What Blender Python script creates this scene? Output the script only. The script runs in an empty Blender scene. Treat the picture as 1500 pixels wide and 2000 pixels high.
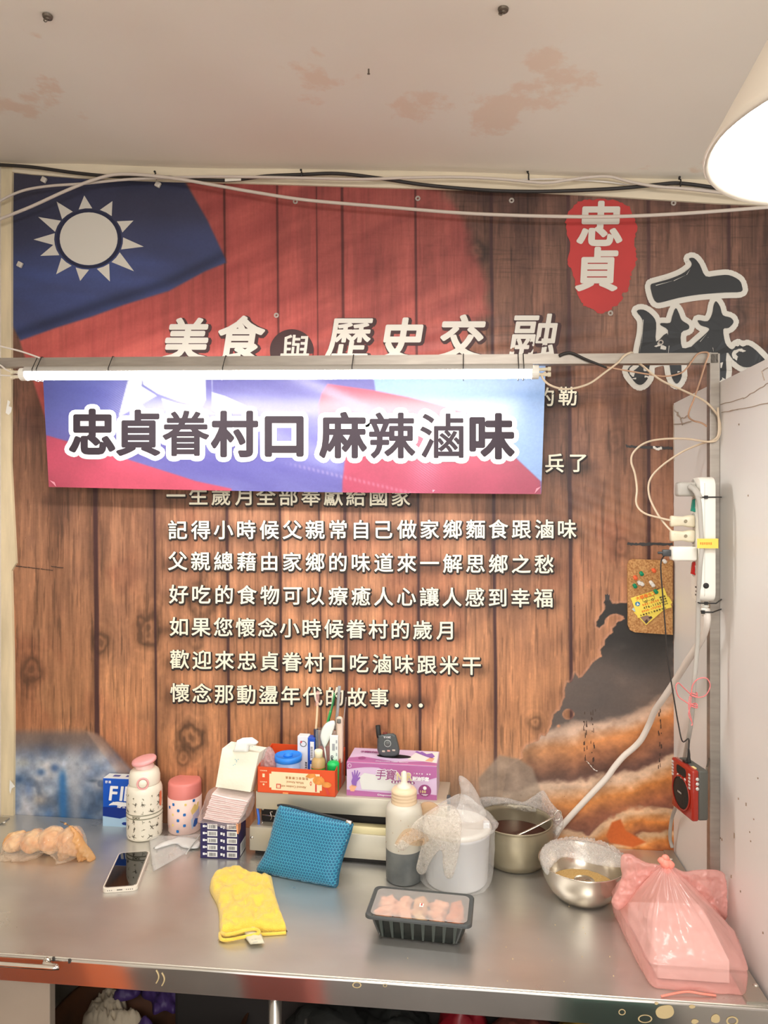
import bpy, bmesh, math, random
import numpy as np
from mathutils import Vector, Matrix
from mathutils.geometry import delaunay_2d_cdt
random.seed(7)
S = bpy.context.scene
COL = S.collection
# ------------------------------------------------------------------ camera
F = 1387.0; YAW = math.radians(7.0); CD = 1.75; CZ = 1.6; TZ = 0.8   # focal length in pixels, yaw, distance to back wall, eye height, table height
cam = bpy.data.cameras.new('camera'); cam.sensor_fit = 'VERTICAL'; cam.sensor_height = 36; cam.lens = F/2000*36
cam.clip_start = .02
co = bpy.data.objects.new('camera', cam); COL.objects.link(co)
co.location = (0, -CD, CZ); co.rotation_euler = (math.pi/2, 0, YAW); S.camera = co
# ------------------------------------------------------------------ light
W = bpy.data.worlds.new('world'); S.world = W; W.use_nodes = True
W.node_tree.nodes['Background'].inputs[0].default_value = (1.0, .97, .94, 1)
W.node_tree.nodes['Background'].inputs[1].default_value = 1.25
TUBE_EMIT = 50.0; PENDANT_EMIT = 18.0; PENDANT_W = 3.0
def area(name, loc, rot, sx, sy, power, color=(1, .95, .9)):
    l = bpy.data.lights.new(name, 'AREA'); l.shape = 'RECTANGLE'; l.size = sx; l.size_y = sy; l.energy = power; l.color = color
    o = bpy.data.objects.new(name, l); COL.objects.link(o); o.location = loc; o.rotation_euler = rot
    return o
area('room_fill_light', (.1, -2.9, 2.35), (math.radians(28), 0, 0), 1.2, .5, 26)  # unseen area light added behind the camera to fill the room
S.view_settings.view_transform = 'Standard'; S.view_settings.look = 'None'
S.view_settings.gamma = 1; S.view_settings.use_curve_mapping = False; S.view_settings.exposure = .55
S.cycles.max_bounces = 10; S.cycles.transparent_max_bounces = 24; S.cycles.sample_clamp_indirect = 6
# ------------------------------------------------------------------ pixel <-> world
cs, sn = math.cos(YAW), math.sin(YAW)
def ray(px, py):
    u = (px-750)/F; v = (1000-py)/F
    return -sn+cs*u, cs+sn*u, v
def PY(px, py, Y):
    a, b, c = ray(px, py); t = (Y+CD)/b
    return Vector((a*t, Y, CZ+c*t))
def PZ(px, py, Z=TZ):
    a, b, c = ray(px, py); t = (Z-CZ)/c
    return Vector((a*t, -CD+b*t, Z))
def PT(px, py, t):
    a, b, c = ray(px, py); return Vector((a*t, -CD+b*t, CZ+c*t))
def PX(px, py, X):
    a, b, c = ray(px, py); t = X/a
    return Vector((X, -CD+b*t, CZ+c*t))
def dep(p): return (p[0]*-sn+(p[1]+CD)*cs)
def proj(X, Y, Z):
    t = X*-sn+(Y+CD)*cs; r = X*cs+(Y+CD)*sn
    return 750+F*r/t, 1000-F*(Z-CZ)/t
def zat(py, p):   # height of the point above p's ground position that shows at pixel row py
    return CZ-(py-1000)/F*dep(p)
def px2m(p): return dep(p)/F
# ------------------------------------------------------------------ colour + materials
def lin(c):
    c = c/255.0
    return c/12.92 if c <= .04045 else ((c+.055)/1.055)**2.4
def C(r, g, b): return (lin(r), lin(g), lin(b), 1)
def linA(a):
    a = np.clip(a, 0, 255)/255.0
    return np.where(a <= .04045, a/12.92, ((a+.055)/1.055)**2.4)
_m = {}
def mat(name, col, rough=.5, metal=0, spec=.5, noise=0, nscale=20, nstretch=(1, 1, 1), bump=0, bscale=200, bstretch=(1, 1, 1), trans=0, ior=1.45, alpha=1, sss=0, emit=0, coat=0, col2=None, detail=5, sheen=0, aniso=0):
    if name in _m: return _m[name]
    m = bpy.data.materials.new(name); m.use_nodes = True; nt = m.node_tree; b = nt.nodes['Principled BSDF']
    I = b.inputs
    I['Base Color'].default_value = col; I['Roughness'].default_value = rough; I['Metallic'].default_value = metal
    I['Specular IOR Level'].default_value = spec; I['Transmission Weight'].default_value = trans; I['IOR'].default_value = ior
    I['Alpha'].default_value = alpha; I['Coat Weight'].default_value = coat; I['Sheen Weight'].default_value = sheen
    if sss: I['Subsurface Weight'].default_value = sss; I['Subsurface Radius'].default_value = (.02, .015, .01)
    if emit: I['Emission Color'].default_value = col; I['Emission Strength'].default_value = emit
    tc = nt.nodes.new('ShaderNodeTexCoord')
    def nz(scale, stretch, det):
        mp = nt.nodes.new('ShaderNodeMapping'); mp.inputs['Scale'].default_value = stretch
        nt.links.new(tc.outputs['Object'], mp.inputs[0])
        n = nt.nodes.new('ShaderNodeTexNoise'); n.inputs['Scale'].default_value = scale; n.inputs['Detail'].default_value = det
        nt.links.new(mp.outputs[0], n.inputs['Vector']); return n
    if noise:
        n = nz(nscale, nstretch, detail)
        r = nt.nodes.new('ShaderNodeValToRGB'); r.color_ramp.elements[0].position = .32; r.color_ramp.elements[1].position = .68
        c1 = col; c2 = col2 or tuple(min(1, c*(1-noise)) for c in col[:3])+(1,)
        r.color_ramp.elements[0].color = c2; r.color_ramp.elements[1].color = c1
        nt.links.new(n.outputs['Fac'], r.inputs[0]); nt.links.new(r.outputs[0], I['Base Color'])
    if bump:
        n = nz(bscale, bstretch, 6); bp = nt.nodes.new('ShaderNodeBump'); bp.inputs['Strength'].default_value = bump; bp.inputs['Distance'].default_value = .002
        nt.links.new(n.outputs['Fac'], bp.inputs['Height']); nt.links.new(bp.outputs[0], I['Normal'])
    _m[name] = m; return m
def film(name, tint, body, opac=.3, rough=.18, bscale=60, bump=.6, bd=.006, vary=.25):
    """thin plastic film: transparent mixed with a glossy, slightly coloured body, crumpled by a bump"""
    if name in _m: return _m[name]
    m = bpy.data.materials.new(name); m.use_nodes = True; nt = m.node_tree; nt.nodes.remove(nt.nodes['Principled BSDF'])
    out = nt.nodes['Material Output']; L = nt.links
    tr = nt.nodes.new('ShaderNodeBsdfTransparent'); tr.inputs[0].default_value = tint
    p = nt.nodes.new('ShaderNodeBsdfPrincipled'); p.inputs['Base Color'].default_value = body; p.inputs['Roughness'].default_value = rough
    p.inputs['Specular IOR Level'].default_value = .8
    tc = nt.nodes.new('ShaderNodeTexCoord')
    n = nt.nodes.new('ShaderNodeTexNoise'); n.inputs['Scale'].default_value = bscale; n.inputs['Detail'].default_value = 4; n.inputs['Distortion'].default_value = .8
    L.new(tc.outputs['Object'], n.inputs['Vector'])
    bp = nt.nodes.new('ShaderNodeBump'); bp.inputs['Strength'].default_value = bump; bp.inputs['Distance'].default_value = bd
    L.new(n.outputs['Fac'], bp.inputs['Height']); L.new(bp.outputs[0], p.inputs['Normal'])
    lw = nt.nodes.new('ShaderNodeLayerWeight'); lw.inputs['Blend'].default_value = .28; L.new(bp.outputs[0], lw.inputs['Normal'])
    mr = nt.nodes.new('ShaderNodeMapRange'); mr.inputs['From Min'].default_value = .25; mr.inputs['To Min'].default_value = opac; mr.inputs['To Max'].default_value = min(1, opac+vary)
    L.new(lw.outputs['Facing'], mr.inputs['Value'])
    mx = nt.nodes.new('ShaderNodeMixShader'); L.new(mr.outputs[0], mx.inputs[0]); L.new(tr.outputs[0], mx.inputs[1]); L.new(p.outputs[0], mx.inputs[2])
    L.new(mx.outputs[0], out.inputs['Surface']); _m[name] = m; return m
def emitter(name, col, strength):
    m = bpy.data.materials.new(name); m.use_nodes = True; nt = m.node_tree; b = nt.nodes['Principled BSDF']
    b.inputs['Base Color'].default_value = col; b.inputs['Emission Color'].default_value = col; b.inputs['Emission Strength'].default_value = strength
    return m
# ------------------------------------------------------------------ objects
def tag(o, label=None, cat=None, group=None, kind=None):
    if label: o['label'] = label
    if cat: o['category'] = cat
    if group: o['group'] = group
    if kind: o['kind'] = kind
    return o
def thing(name, label, cat, loc, group=None):
    o = bpy.data.objects.new(name, None); o.empty_display_size = .03; COL.objects.link(o); o.location = loc
    return tag(o, label, cat, group)
_depth = {}
def adopt(o, parent):
    if parent is not None:
        o.parent = parent
        L = Vector(parent.location); q = parent.parent
        if parent.type == 'EMPTY': o.matrix_parent_inverse = Matrix.Translation(-L)
        # meshes are built in world space, a sub-part's parent mesh has its origin where its own parent's inverse leaves it
    return o
def mesh_obj(name, V, Fc, m, parent=None, smooth=False, mats=None, mi=None):
    me = bpy.data.meshes.new(name)
    me.from_pydata([tuple(v) for v in V], [], [tuple(f) for f in Fc]); me.update()
    if mats:
        for x in mats: me.materials.append(x)
        if mi is not None: me.polygons.foreach_set('material_index', mi)
    elif m: me.materials.append(m)
    if smooth: me.polygons.foreach_set('use_smooth', [True]*len(me.polygons))
    o = bpy.data.objects.new(name, me); COL.objects.link(o)
    return adopt(o, parent)
class G:
    """collects geometry in world space and links it as one mesh"""
    def __init__(s): s.V = []; s.F = []
    def add(s, V, Fc, M=None):
        k = len(s.V)
        s.V += [tuple(M @ Vector(v)) if M is not None else tuple(v) for v in V]
        s.F += [tuple(i+k for i in f) for f in Fc]; return s
    def bm(s, bm, M=None):
        bm.verts.ensure_lookup_table(); bm.verts.index_update()
        s.add([v.co.copy() for v in bm.verts], [[v.index for v in f.verts] for f in bm.faces], M); bm.free(); return s
    def box(s, x0, x1, y0, y1, z0, z1, M=None, bevel=0, seg=2):
        b = bmesh.new(); bmesh.ops.create_cube(b, size=1)
        for v in b.verts: v.co = Vector(((x0+x1)/2+v.co.x*(x1-x0), (y0+y1)/2+v.co.y*(y1-y0), (z0+z1)/2+v.co.z*(z1-z0)))
        if bevel: bmesh.ops.bevel(b, geom=b.edges[:], offset=bevel, segments=seg, affect='EDGES', profile=.5)
        return s.bm(b, M)
    def lathe(s, prof, n=40, M=None, cap=True, ax=None):
        V = []; Fc = []
        for r, z in prof:
            for i in range(n):
                a = 2*math.pi*i/n; V.append((r*math.cos(a), r*math.sin(a), z))
        for j in range(len(prof)-1):
            for i in range(n):
                a = j*n+i; b = j*n+(i+1) % n; Fc.append((a, b, b+n, a+n))
        if cap:
            if prof[0][0] > 1e-5: Fc.append(tuple(range(n-1, -1, -1)))
            if prof[-1][0] > 1e-5: Fc.append(tuple((len(prof)-1)*n+i for i in range(n)))
        return s.add(V, Fc, M)
    def tube(s, pts, r, n=8, smooth=True, cap=True, flat=1.0):
        P = spline(pts) if smooth and len(pts) > 2 else [Vector(p) for p in pts]
        V = []; Fc = []; up = None; N = len(P)
        for k, p in enumerate(P):
            d = (P[min(k+1, N-1)]-P[max(k-1, 0)])
            if d.length < 1e-9: d = Vector((0, 0, 1))
            d.normalize()
            if up is None:
                up = Vector((0, 0, 1)) if abs(d.z) < .9 else Vector((1, 0, 0))
            sd = d.cross(up)
            if sd.length < 1e-4: sd = d.cross(Vector((0, 1, .01)))
            sd.normalize(); up = sd.cross(d).normalized()
            rr = r(k/(N-1)) if callable(r) else r
            for i in range(n):
                a = 2*math.pi*i/n; V.append(p+sd*math.cos(a)*rr+up*math.sin(a)*rr*flat)
        for k in range(N-1):
            for i in range(n):
                a = k*n+i; b = k*n+(i+1) % n; Fc.append((a, b, b+n, a+n))
        if cap: Fc += [tuple(range(n-1, -1, -1)), tuple((N-1)*n+i for i in range(n))]
        return s.add(V, Fc)
    def prism(s, poly, depth, M=None):
        """poly in local XZ, extruded along +Y by depth"""
        n = len(poly); V = [(x, 0, z) for x, z in poly]+[(x, depth, z) for x, z in poly]
        Fc = [(i, (i+1) % n, (i+1) % n+n, i+n) for i in range(n)]
        b = bmesh.new(); vs = [b.verts.new(v) for v in V]
        for f in Fc: b.faces.new([vs[i] for i in f])
        b.faces.new(vs[:n][::-1]); b.faces.new(vs[n:]); bmesh.ops.triangulate(b, faces=[f for f in b.faces if len(f.verts) > 4])
        bmesh.ops.recalc_face_normals(b, faces=b.faces)
        return s.bm(b, M)
    def build(s, name, m, parent=None, smooth=False, label=None, kind=None):
        o = mesh_obj(name, s.V, s.F, m, parent, smooth)
        if smooth == 'auto': o.data.polygons.foreach_set('use_smooth', [True]*len(o.data.polygons)); o.data.set_sharp_from_angle(angle=math.radians(38))
        return tag(o, label, kind=kind)
def spline(pts, sub=6):
    P = [Vector(p) for p in pts]; out = []
    for i in range(len(P)-1):
        p0 = P[max(i-1, 0)]; p1 = P[i]; p2 = P[i+1]; p3 = P[min(i+2, len(P)-1)]
        for k in range(sub):
            t = k/sub
            out.append(.5*((2*p1)+(-p0+p2)*t+(2*p0-5*p1+4*p2-p3)*t*t+(-p0+3*p1-3*p2+p3)*t**3))
    out.append(P[-1]); return out
def spline2(pts, sub=5, closed=True):
    P = [Vector((p[0], p[1])) for p in pts]; n = len(P); out = []
    for i in range(n if closed else n-1):
        p0, p1, p2, p3 = (P[(i-1) % n], P[i], P[(i+1) % n], P[(i+2) % n]) if closed else (P[max(i-1, 0)], P[i], P[i+1], P[min(i+2, n-1)])
        for k in range(sub):
            t = k/sub; q = .5*((2*p1)+(-p0+p2)*t+(2*p0-5*p1+4*p2-p3)*t*t+(-p0+3*p1-3*p2+p3)*t**3); out.append((q.x, q.y))
    return out
def T(x, y, z, rz=0, rx=0, ry=0): return Matrix.Translation((x, y, z)) @ Matrix.Rotation(rz, 4, 'Z') @ Matrix.Rotation(ry, 4, 'Y') @ Matrix.Rotation(rx, 4, 'X')
# ------------------------------------------------------------------ numpy noise
def _h(ix, iy, iz, seed):
    n = (ix*374761393+iy*668265263+iz*2147483647+seed*974634777) & 0xffffffff
    n = ((n ^ (n >> 13))*1274126177) & 0xffffffff
    return ((n ^ (n >> 16)) & 0xffff)/65535.0
def vnoise(x, y, z=0, seed=0):
    x = np.asarray(x, float); y = np.asarray(y, float); z = np.asarray(z, float)+np.zeros_like(x)
    ix = np.floor(x).astype(np.int64); iy = np.floor(y).astype(np.int64); iz = np.floor(z).astype(np.int64)
    fx = x-ix; fy = y-iy; fz = z-iz; fx = fx*fx*(3-2*fx); fy = fy*fy*(3-2*fy); fz = fz*fz*(3-2*fz)
    r = 0
    for dz in (0, 1):
        for dy in (0, 1):
            for dx in (0, 1):
                r = r+_h(ix+dx, iy+dy, iz+dz, seed)*(fx if dx else 1-fx)*(fy if dy else 1-fy)*(fz if dz else 1-fz)
    return r
def fbm(x, y, z=0, o=4, seed=0):
    r = 0; a = .5; s = 0
    for k in range(o):
        r = r+a*vnoise(np.asarray(x)*2**k, np.asarray(y)*2**k, np.asarray(z)*2**k, seed+k*17); s += a; a *= .5
    return r/s
def inpoly(x, y, poly):
    r = np.zeros(x.shape, bool); n = len(poly)
    for i in range(n):
        x0, y0 = poly[i]; x1, y1 = poly[(i+1) % n]
        if y0 == y1: continue
        c = ((y0 > y) != (y1 > y)) & (x < (x1-x0)*(y-y0)/(y1-y0)+x0); r ^= c
    return r
def edist(x, y, poly, closed=True):
    d = np.full(np.shape(x), 1e9); n = len(poly)
    for i in range(n if closed else n-1):
        x0, y0 = poly[i]; x1, y1 = poly[(i+1) % n]; dx = x1-x0; dy = y1-y0; L = dx*dx+dy*dy+1e-12
        t = np.clip(((x-x0)*dx+(y-y0)*dy)/L, 0, 1); d = np.minimum(d, np.hypot(x-x0-t*dx, y-y0-t*dy))
    return d
def sm(a, b, x): t = np.clip((x-a)/(b-a), 0, 1); return t*t*(3-2*t)
def softpoly(x, y, poly, w):
    xs = [p[0] for p in poly]; ys = [p[1] for p in poly]; r = np.zeros(x.shape); m = w+1
    k = (x > min(xs)-m) & (x < max(xs)+m) & (y > min(ys)-m) & (y < max(ys)+m); a = x[k]; b = y[k]
    d = edist(a, b, poly); r[k] = sm(-w, w, np.where(inpoly(a, b, poly), d, -d)); return r
# ------------------------------------------------------------------ puffed polygon: a pillow, cloth or film with a given outline
def puff(poly, step, fmap, H, R, noise=0, nfreq=.1, seed=1, back=True, Hb=None, ridged=True, curve=5):
    """poly: outline (2-D). fmap(x, y, h) -> world point, h = height over the mid surface. H: bulge, R: distance from the edge at which it is full."""
    if curve: poly = spline2(poly, curve)
    n = len(poly)
    xs = [p[0] for p in poly]; ys = [p[1] for p in poly]
    gx, gy = np.meshgrid(np.arange(min(xs), max(xs), step), np.arange(min(ys), max(ys), step))
    gx = gx+((np.arange(gx.shape[0]) % 2)*step*.5)[:, None]
    gx = gx.ravel(); gy = gy.ravel()
    k = inpoly(gx, gy, poly) & (edist(gx, gy, poly) > step*.55); gx = gx[k]; gy = gy[k]
    pts = [Vector(p) for p in poly]+[Vector((a, b)) for a, b in zip(gx, gy)]
    r = delaunay_2d_cdt(pts, [], [list(range(n))], 1, 1e-7)
    V2 = np.array([(v.x, v.y) for v in r[0]]); Fc = [list(f) for f in r[2]]
    d = edist(V2[:, 0], V2[:, 1], poly); q = np.clip(d/R, 0, 1); e = np.sqrt(np.clip(1-(1-q)**2, 0, 1))
    nz = fbm(V2[:, 0]*nfreq, V2[:, 1]*nfreq, 0, 4, seed)
    if ridged: nz = 1-2*np.abs(nz-.5)*2
    else: nz = nz-.5
    hf = H*e*(1)+noise*nz*np.minimum(1, q*2+.15*0)
    V = [fmap(a, b, h) for (a, b), h in zip(V2, hf)]; F2 = list(Fc)
    if back:
        Hb_ = H if Hb is None else Hb; m = len(V)
        edge = d < 1e-4; idx = {}
        for i, (a, b) in enumerate(V2):
            if edge[i]: idx[i] = i
            else: idx[i] = len(V); V.append(fmap(a, b, -Hb_*e[i]-noise*.4*nz[i]*min(1, q[i]*2)))
        F2 += [[idx[i] for i in f[::-1]] for f in Fc]
    return V, F2
def puffobj(name, m, parent, *a, **k):
    V, Fc = puff(*a, **k); o = mesh_obj(name, V, Fc, m, parent, True); return o
# ------------------------------------------------------------------ text as geometry
_tc = {}
def glyph(s, res=3):
    """2-D mesh of a line of text, size 1, baseline at y=0, starting x=0"""
    if (s, res) in _tc: return _tc[(s, res)]
    c = bpy.data.curves.new('t', 'FONT'); c.body = s; c.size = 1; c.resolution_u = res; c.fill_mode = 'FRONT'
    o = bpy.data.objects.new('t', c); COL.objects.link(o)
    dg = bpy.context.evaluated_depsgraph_get(); e = o.evaluated_get(dg); me = e.to_mesh()
    V = np.array([v.co[:2] for v in me.vertices]).reshape(-1, 2); Fc = [tuple(p.vertices) for p in me.polygons]
    e.to_mesh_clear(); bpy.data.objects.remove(o); bpy.data.curves.remove(c)
    _tc[(s, res)] = (V, Fc); return V, Fc
def fat(V, Fc, r, n=6):
    """the same flat shape grown by r: a quad on every outline edge and a disc on every outline vertex; returns also a layer number per vertex"""
    def ccw(f, P): return sum(P[f[i]][0]*P[f[(i+1) % len(f)]][1]-P[f[(i+1) % len(f)]][0]*P[f[i]][1] for i in range(len(f))) > 0
    V2 = [tuple(v) for v in V]; F2 = [tuple(f) if ccw(f, V2) else tuple(f)[::-1] for f in Fc]; L2 = [0]*len(V2)
    if r <= 0: return V2, F2, L2
    cnt = {}
    for f in F2:
        for i in range(len(f)):
            k = tuple(sorted((f[i], f[(i+1) % len(f)]))); cnt[k] = cnt.get(k, 0)+1
    used = set(); lv = 0
    for (a, b), c in cnt.items():
        if c != 1: continue
        p = V[a]; q = V[b]; d = np.array(q)-np.array(p); L = math.hypot(*d)
        if L < 1e-9: continue
        nx, ny = -d[1]/L*r, d[0]/L*r; k = len(V2); lv += 1
        V2 += [(p[0]+nx, p[1]+ny), (p[0]-nx, p[1]-ny), (q[0]-nx, q[1]-ny), (q[0]+nx, q[1]+ny)]; F2.append((k, k+1, k+2, k+3)); L2 += [lv]*4; used |= {a, b}
    for a in used:
        k = len(V2); p = V[a]; lv += 1
        V2 += [(p[0]+r*math.cos(6.2832*i/n), p[1]+r*math.sin(6.2832*i/n)) for i in range(n)]; F2.append(tuple(range(k, k+n))); L2 += [lv]*n
    return V2, F2, L2
CAMP = Vector((0, -CD, CZ))
def layer(p, k):   # pieces of one flat shape overlap; each lies a micron over the last so that none coincide
    return p+(CAMP-p)*(6e-7*k)
_fc = {}
def fatg(ch, r, n):
    k = (ch, round(r, 4), n)
    if k not in _fc: _fc[k] = fat(*glyph(ch), r, n)
    return _fc[k]
def textbox(g, s, fm, x0, x1, yc, h, r=0, shear=0, yb=None, perchar=True, sx=1.0, dx=0, dy=0, n=6):
    """lay out text s between x0 and x1 (units of fm), centre line yc, glyph size h; y grows downwards. fm(x, y) -> world"""
    if perchar:
        m = len(s); pitch = (x1-x0)/m
        for i, ch in enumerate(s):
            if ch == ' ': continue
            V, Fc = glyph(ch)
            if not len(V): continue
            lo = V.min(0); hi = V.max(0); full = ord(ch) > 0x2e80
            cxx = .5 if full else (lo[0]+hi[0])/2; cyy = .38 if full else .35
            if full: cxx = (lo[0]+hi[0])/2
            W2, F2, L2 = fatg(ch, r/h, n)
            cx = x0+pitch*(i+.5); cy = yc if yb is None else yc+(yb-yc)*(i+.5)/m
            g.add([layer(fm(cx+dx+(a-cxx)*h*sx+(b-cyy)*h*shear, cy+dy-(b-cyy)*h), l) for (a, b), l in zip(W2, L2)], F2)
    else:
        V, Fc = glyph(s); lo = V.min(0); hi = V.max(0); W2, F2, L2 = fat(V, Fc, r/h, n); k = (x1-x0)/(hi[0]-lo[0])
        g.add([layer(fm(x0+dx+(a-lo[0])*k+(b-.35)*h*shear, yc+dy-(b-.35)*h), l) for (a, b), l in zip(W2, L2)], F2)
def poly2(g, poly, fm, r=0):
    """flat polygon, optionally grown by r"""
    vs = [Vector(p) for p in poly]; rr = delaunay_2d_cdt(vs, [], [list(range(len(vs)))], 1, 1e-7)
    V = np.array([(v.x, v.y) for v in rr[0]]); Fc = [tuple(f) for f in rr[2]]
    V2, F2, L2 = fat(V, Fc, r, 8); g.add([layer(fm(a, b), l) for (a, b), l in zip(V2, L2)], F2)
def disc2(g, cx, cy, rx, ry, fm, n=28, rot=0, inner=0):
    P = [(cx+rx*math.cos(6.28319*i/n), cy+ry*math.sin(6.28319*i/n)) for i in range(n)]
    if inner:
        Q = [(cx+rx*inner*math.cos(6.28319*i/n), cy+ry*inner*math.sin(6.28319*i/n)) for i in range(n)]
        g.add([fm(*p) for p in P+Q], [(i, (i+1) % n, (i+1) % n+n, i+n) for i in range(n)])
    else: g.add([fm(*p) for p in P], [tuple(range(n))])
def rect2(g, x0, x1, y0, y1, fm): g.add([fm(x0, y0), fm(x1, y0), fm(x1, y1), fm(x0, y1)], [(0, 1, 2, 3)])
def rrect(x0, x1, y0, y1, r, n=4):
    out = []
    for cx, cy, a0 in ((x1-r, y1-r, 0), (x0+r, y1-r, 90), (x0+r, y0+r, 180), (x1-r, y0+r, 270)):
        for k in range(n+1):
            a = math.radians(a0+90*k/n); out.append((cx+r*math.cos(a), cy+r*math.sin(a)))
    return out
def facer(M):  # face map: local x, -z in metres on the plane y=0 of matrix M
    return lambda x, y: M @ Vector((x, 0, -y))
# ================================================================== THE SETTING
BY = -.004      # banner print plane, just in front of the back wall (y = 0)
plaster = mat('plaster', C(234, 228, 214), .85, noise=1, nscale=1.1, col2=C(228, 216, 200), bump=.12, bscale=60, detail=8)
wallpaint = mat('wall_paint', C(205, 198, 185), .8, noise=.12, nscale=3)
tape_white = mat('white_panel', C(234, 232, 228), .38, noise=.08, nscale=2.2, bump=.05, bscale=30)
cream = mat('cream_timber', C(222, 205, 170), .6, noise=.28, nscale=9, nstretch=(3, 3, .5), bump=.2, bscale=80)
def ceilz(X): # the ceiling sags to the right
    a = PY(0, 320, 0); b = PY(1380, 356, 0); return a.z+(X-a.x)*(b.z-a.z)/(b.x-a.x)
g = G(); g.add([(-1.6, .06, 0), (1.3, .06, 0), (1.3, .06, 2.7), (-1.6, .06, 2.7), (-1.6, .0, 0), (1.3, .0, 0), (1.3, .0, 2.7), (-1.6, .0, 2.7)], [(0, 1, 2, 3), (7, 6, 5, 4), (0, 4, 5, 1), (3, 2, 6, 7), (0, 3, 7, 4), (1, 5, 6, 2)])
tag(g.build('wall_back', wallpaint), kind='structure')
g = G(); xs = np.linspace(-1.6, 1.3, 60); ysn = np.linspace(.0, -3.6, 70); V = []
for y in ysn:
    for x in xs: V.append((x, y, ceilz(x)+.006*(float(fbm(x*3, y*3, 0, 3, 5))-.5)*2))
g.add(V, [(j*60+i, j*60+i+1, (j+1)*60+i+1, (j+1)*60+i) for j in range(69) for i in range(59)])
g.add([(-1.6, 0, 2.75), (1.3, 0, 2.75), (1.3, -3.6, 2.75), (-1.6, -3.6, 2.75)], [(0, 1, 2, 3)])
cl = g.build('ceiling', plaster, smooth=True); tag(cl, kind='structure')
# pinkish bare patches in the ceiling's paint, by their own shape
nt = plaster.node_tree; bs = nt.nodes['Principled BSDF']; tc = nt.nodes['Texture Coordinate']
src = bs.inputs['Base Color'].links[0].from_socket
n2 = nt.nodes.new('ShaderNodeTexNoise'); n2.inputs['Scale'].default_value = 2.1; n2.inputs['Detail'].default_value = 10; n2.inputs['Roughness'].default_value = .62
nt.links.new(tc.outputs['Object'], n2.inputs['Vector'])
rp = nt.nodes.new('ShaderNodeValToRGB'); rp.color_ramp.elements[0].position = .60; rp.color_ramp.elements[1].position = .63
rp.color_ramp.elements[0].color = (0, 0, 0, 1); rp.color_ramp.elements[1].color = (.5, .5, .5, 1); nt.links.new(n2.outputs['Fac'], rp.inputs[0])
mx = nt.nodes.new('ShaderNodeMix'); mx.data_type = 'RGBA'; nt.links.new(rp.outputs[0], mx.inputs[0]); nt.links.new(src, mx.inputs[6]); mx.inputs[7].default_value = C(222, 188, 160)
nt.links.new(mx.outputs[2], bs.inputs['Base Color'])
g = G(); g.box(-1.6, 1.6, -3.6, .06, -.05, 0); tag(g.build('floor', mat('floor_tile', C(84, 76, 70), .4, noise=.3, nscale=8)), kind='structure')
g = G(); g.box(-1.6, -1.232, -3.6, 0, 0, 2.7); tag(g.build('wall_left', wallpaint), kind='structure')
# low partition on the right: rear sheet, then the front board, corner points taken from its edges
pa = PY(1315, 785, 0); XR = pa.x; pb = PZ(1500, 1952); XF = pb.x; YF = -1.35
def xr(Y): return XR+(XF-XR)*(Y/pb.y)
ztop = pa.z-.004
g = G(); t_ = .016
for (y0, y1, off, zt) in ((0, -.285, 0, ztop), (-.285, YF, .004, ztop-.002)):
    a, b = xr(y0)+off, xr(y1)+off
    k = 10; ys = np.linspace(y0, y1, k); n = len(g.V)
    V = []; Fc = []
    for j, y in enumerate(ys):
        x = a+(b-a)*j/(k-1)
        for dx, z in ((0, .02), (0, zt), (t_, zt), (t_, .02)): V.append((x+dx, y, z))
    for j in range(k-1):
        for i in range(4): Fc.append((j*4+i, j*4+(i+1) % 4, (j+1)*4+(i+1) % 4, (j+1)*4+i))
    Fc += [(0, 3, 2, 1), tuple((k-1)*4+i for i in range(4))]; g.add(V, Fc)
part = tag(g.build('wall_right', tape_white), kind='structure')
# torn plastic wrap on the rear sheet's top corner and scratches on the front board
g = G(); rw = random.Random(3)
for (x0, y0, x1, y1) in ((1318, 800, 1330, 818), (1330, 818, 1345, 812), (1318, 830, 1350, 822), (1324, 806, 1334, 830), (1316, 790, 1316, 900)):
    P = []
    for k in range(6):
        q = k/5; P.append(PX(x0+(x1-x0)*q+rw.uniform(-1.5, 1.5), y0+(y1-y0)*q+rw.uniform(-1.5, 1.5), XR+.0)-Vector((.001, 0, 0)))
    g.tube(P, .0012, 5)
for (x0, y0, x1, y1) in ((1408, 790, 1450, 778), (1450, 778, 1482, 758), (1482, 758, 1499, 746), (1425, 803, 1499, 786), (1410, 806, 1440, 800), (1484, 725, 1489, 742), (1486, 724, 1499, 716)):
    P = []
    for k in range(6):
        q = k/5; p = PX(x0+(x1-x0)*q, y0+(y1-y0)*q+rw.uniform(-1, 1), XF); p.x = xr(p.y)+.0035; P.append(p)
    g.tube(P, .0009, 5)
tag(g.build('crease', mat('crease_film', C(178, 162, 146), .5), part))
g = G()
for (x, y, l) in ((1443, 829, 4), (1410, 1640, 5), (1434, 1632, 12), (1457, 1571, 7), (1442, 1560, 4), (1428, 1712, 7), (1446, 1741, 4), (1466, 1643, 3), (1461, 968, 4), (1407, 1637, 3), (1472, 1600, 3), (1464, 1625, 3), (1490, 1822, 4), (1480, 1520, 3)):
    p = PX(x, y, XF); X = xr(p.y)+.0032; p = PX(x, y, X); g.box(X-.0005, X+.001, p.y-.0009, p.y+.0009, p.z-l*.0004, p.z+l*.0004)
tag(g.build('scuff', mat('scuff', C(146, 124, 104), .8), part))
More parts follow.
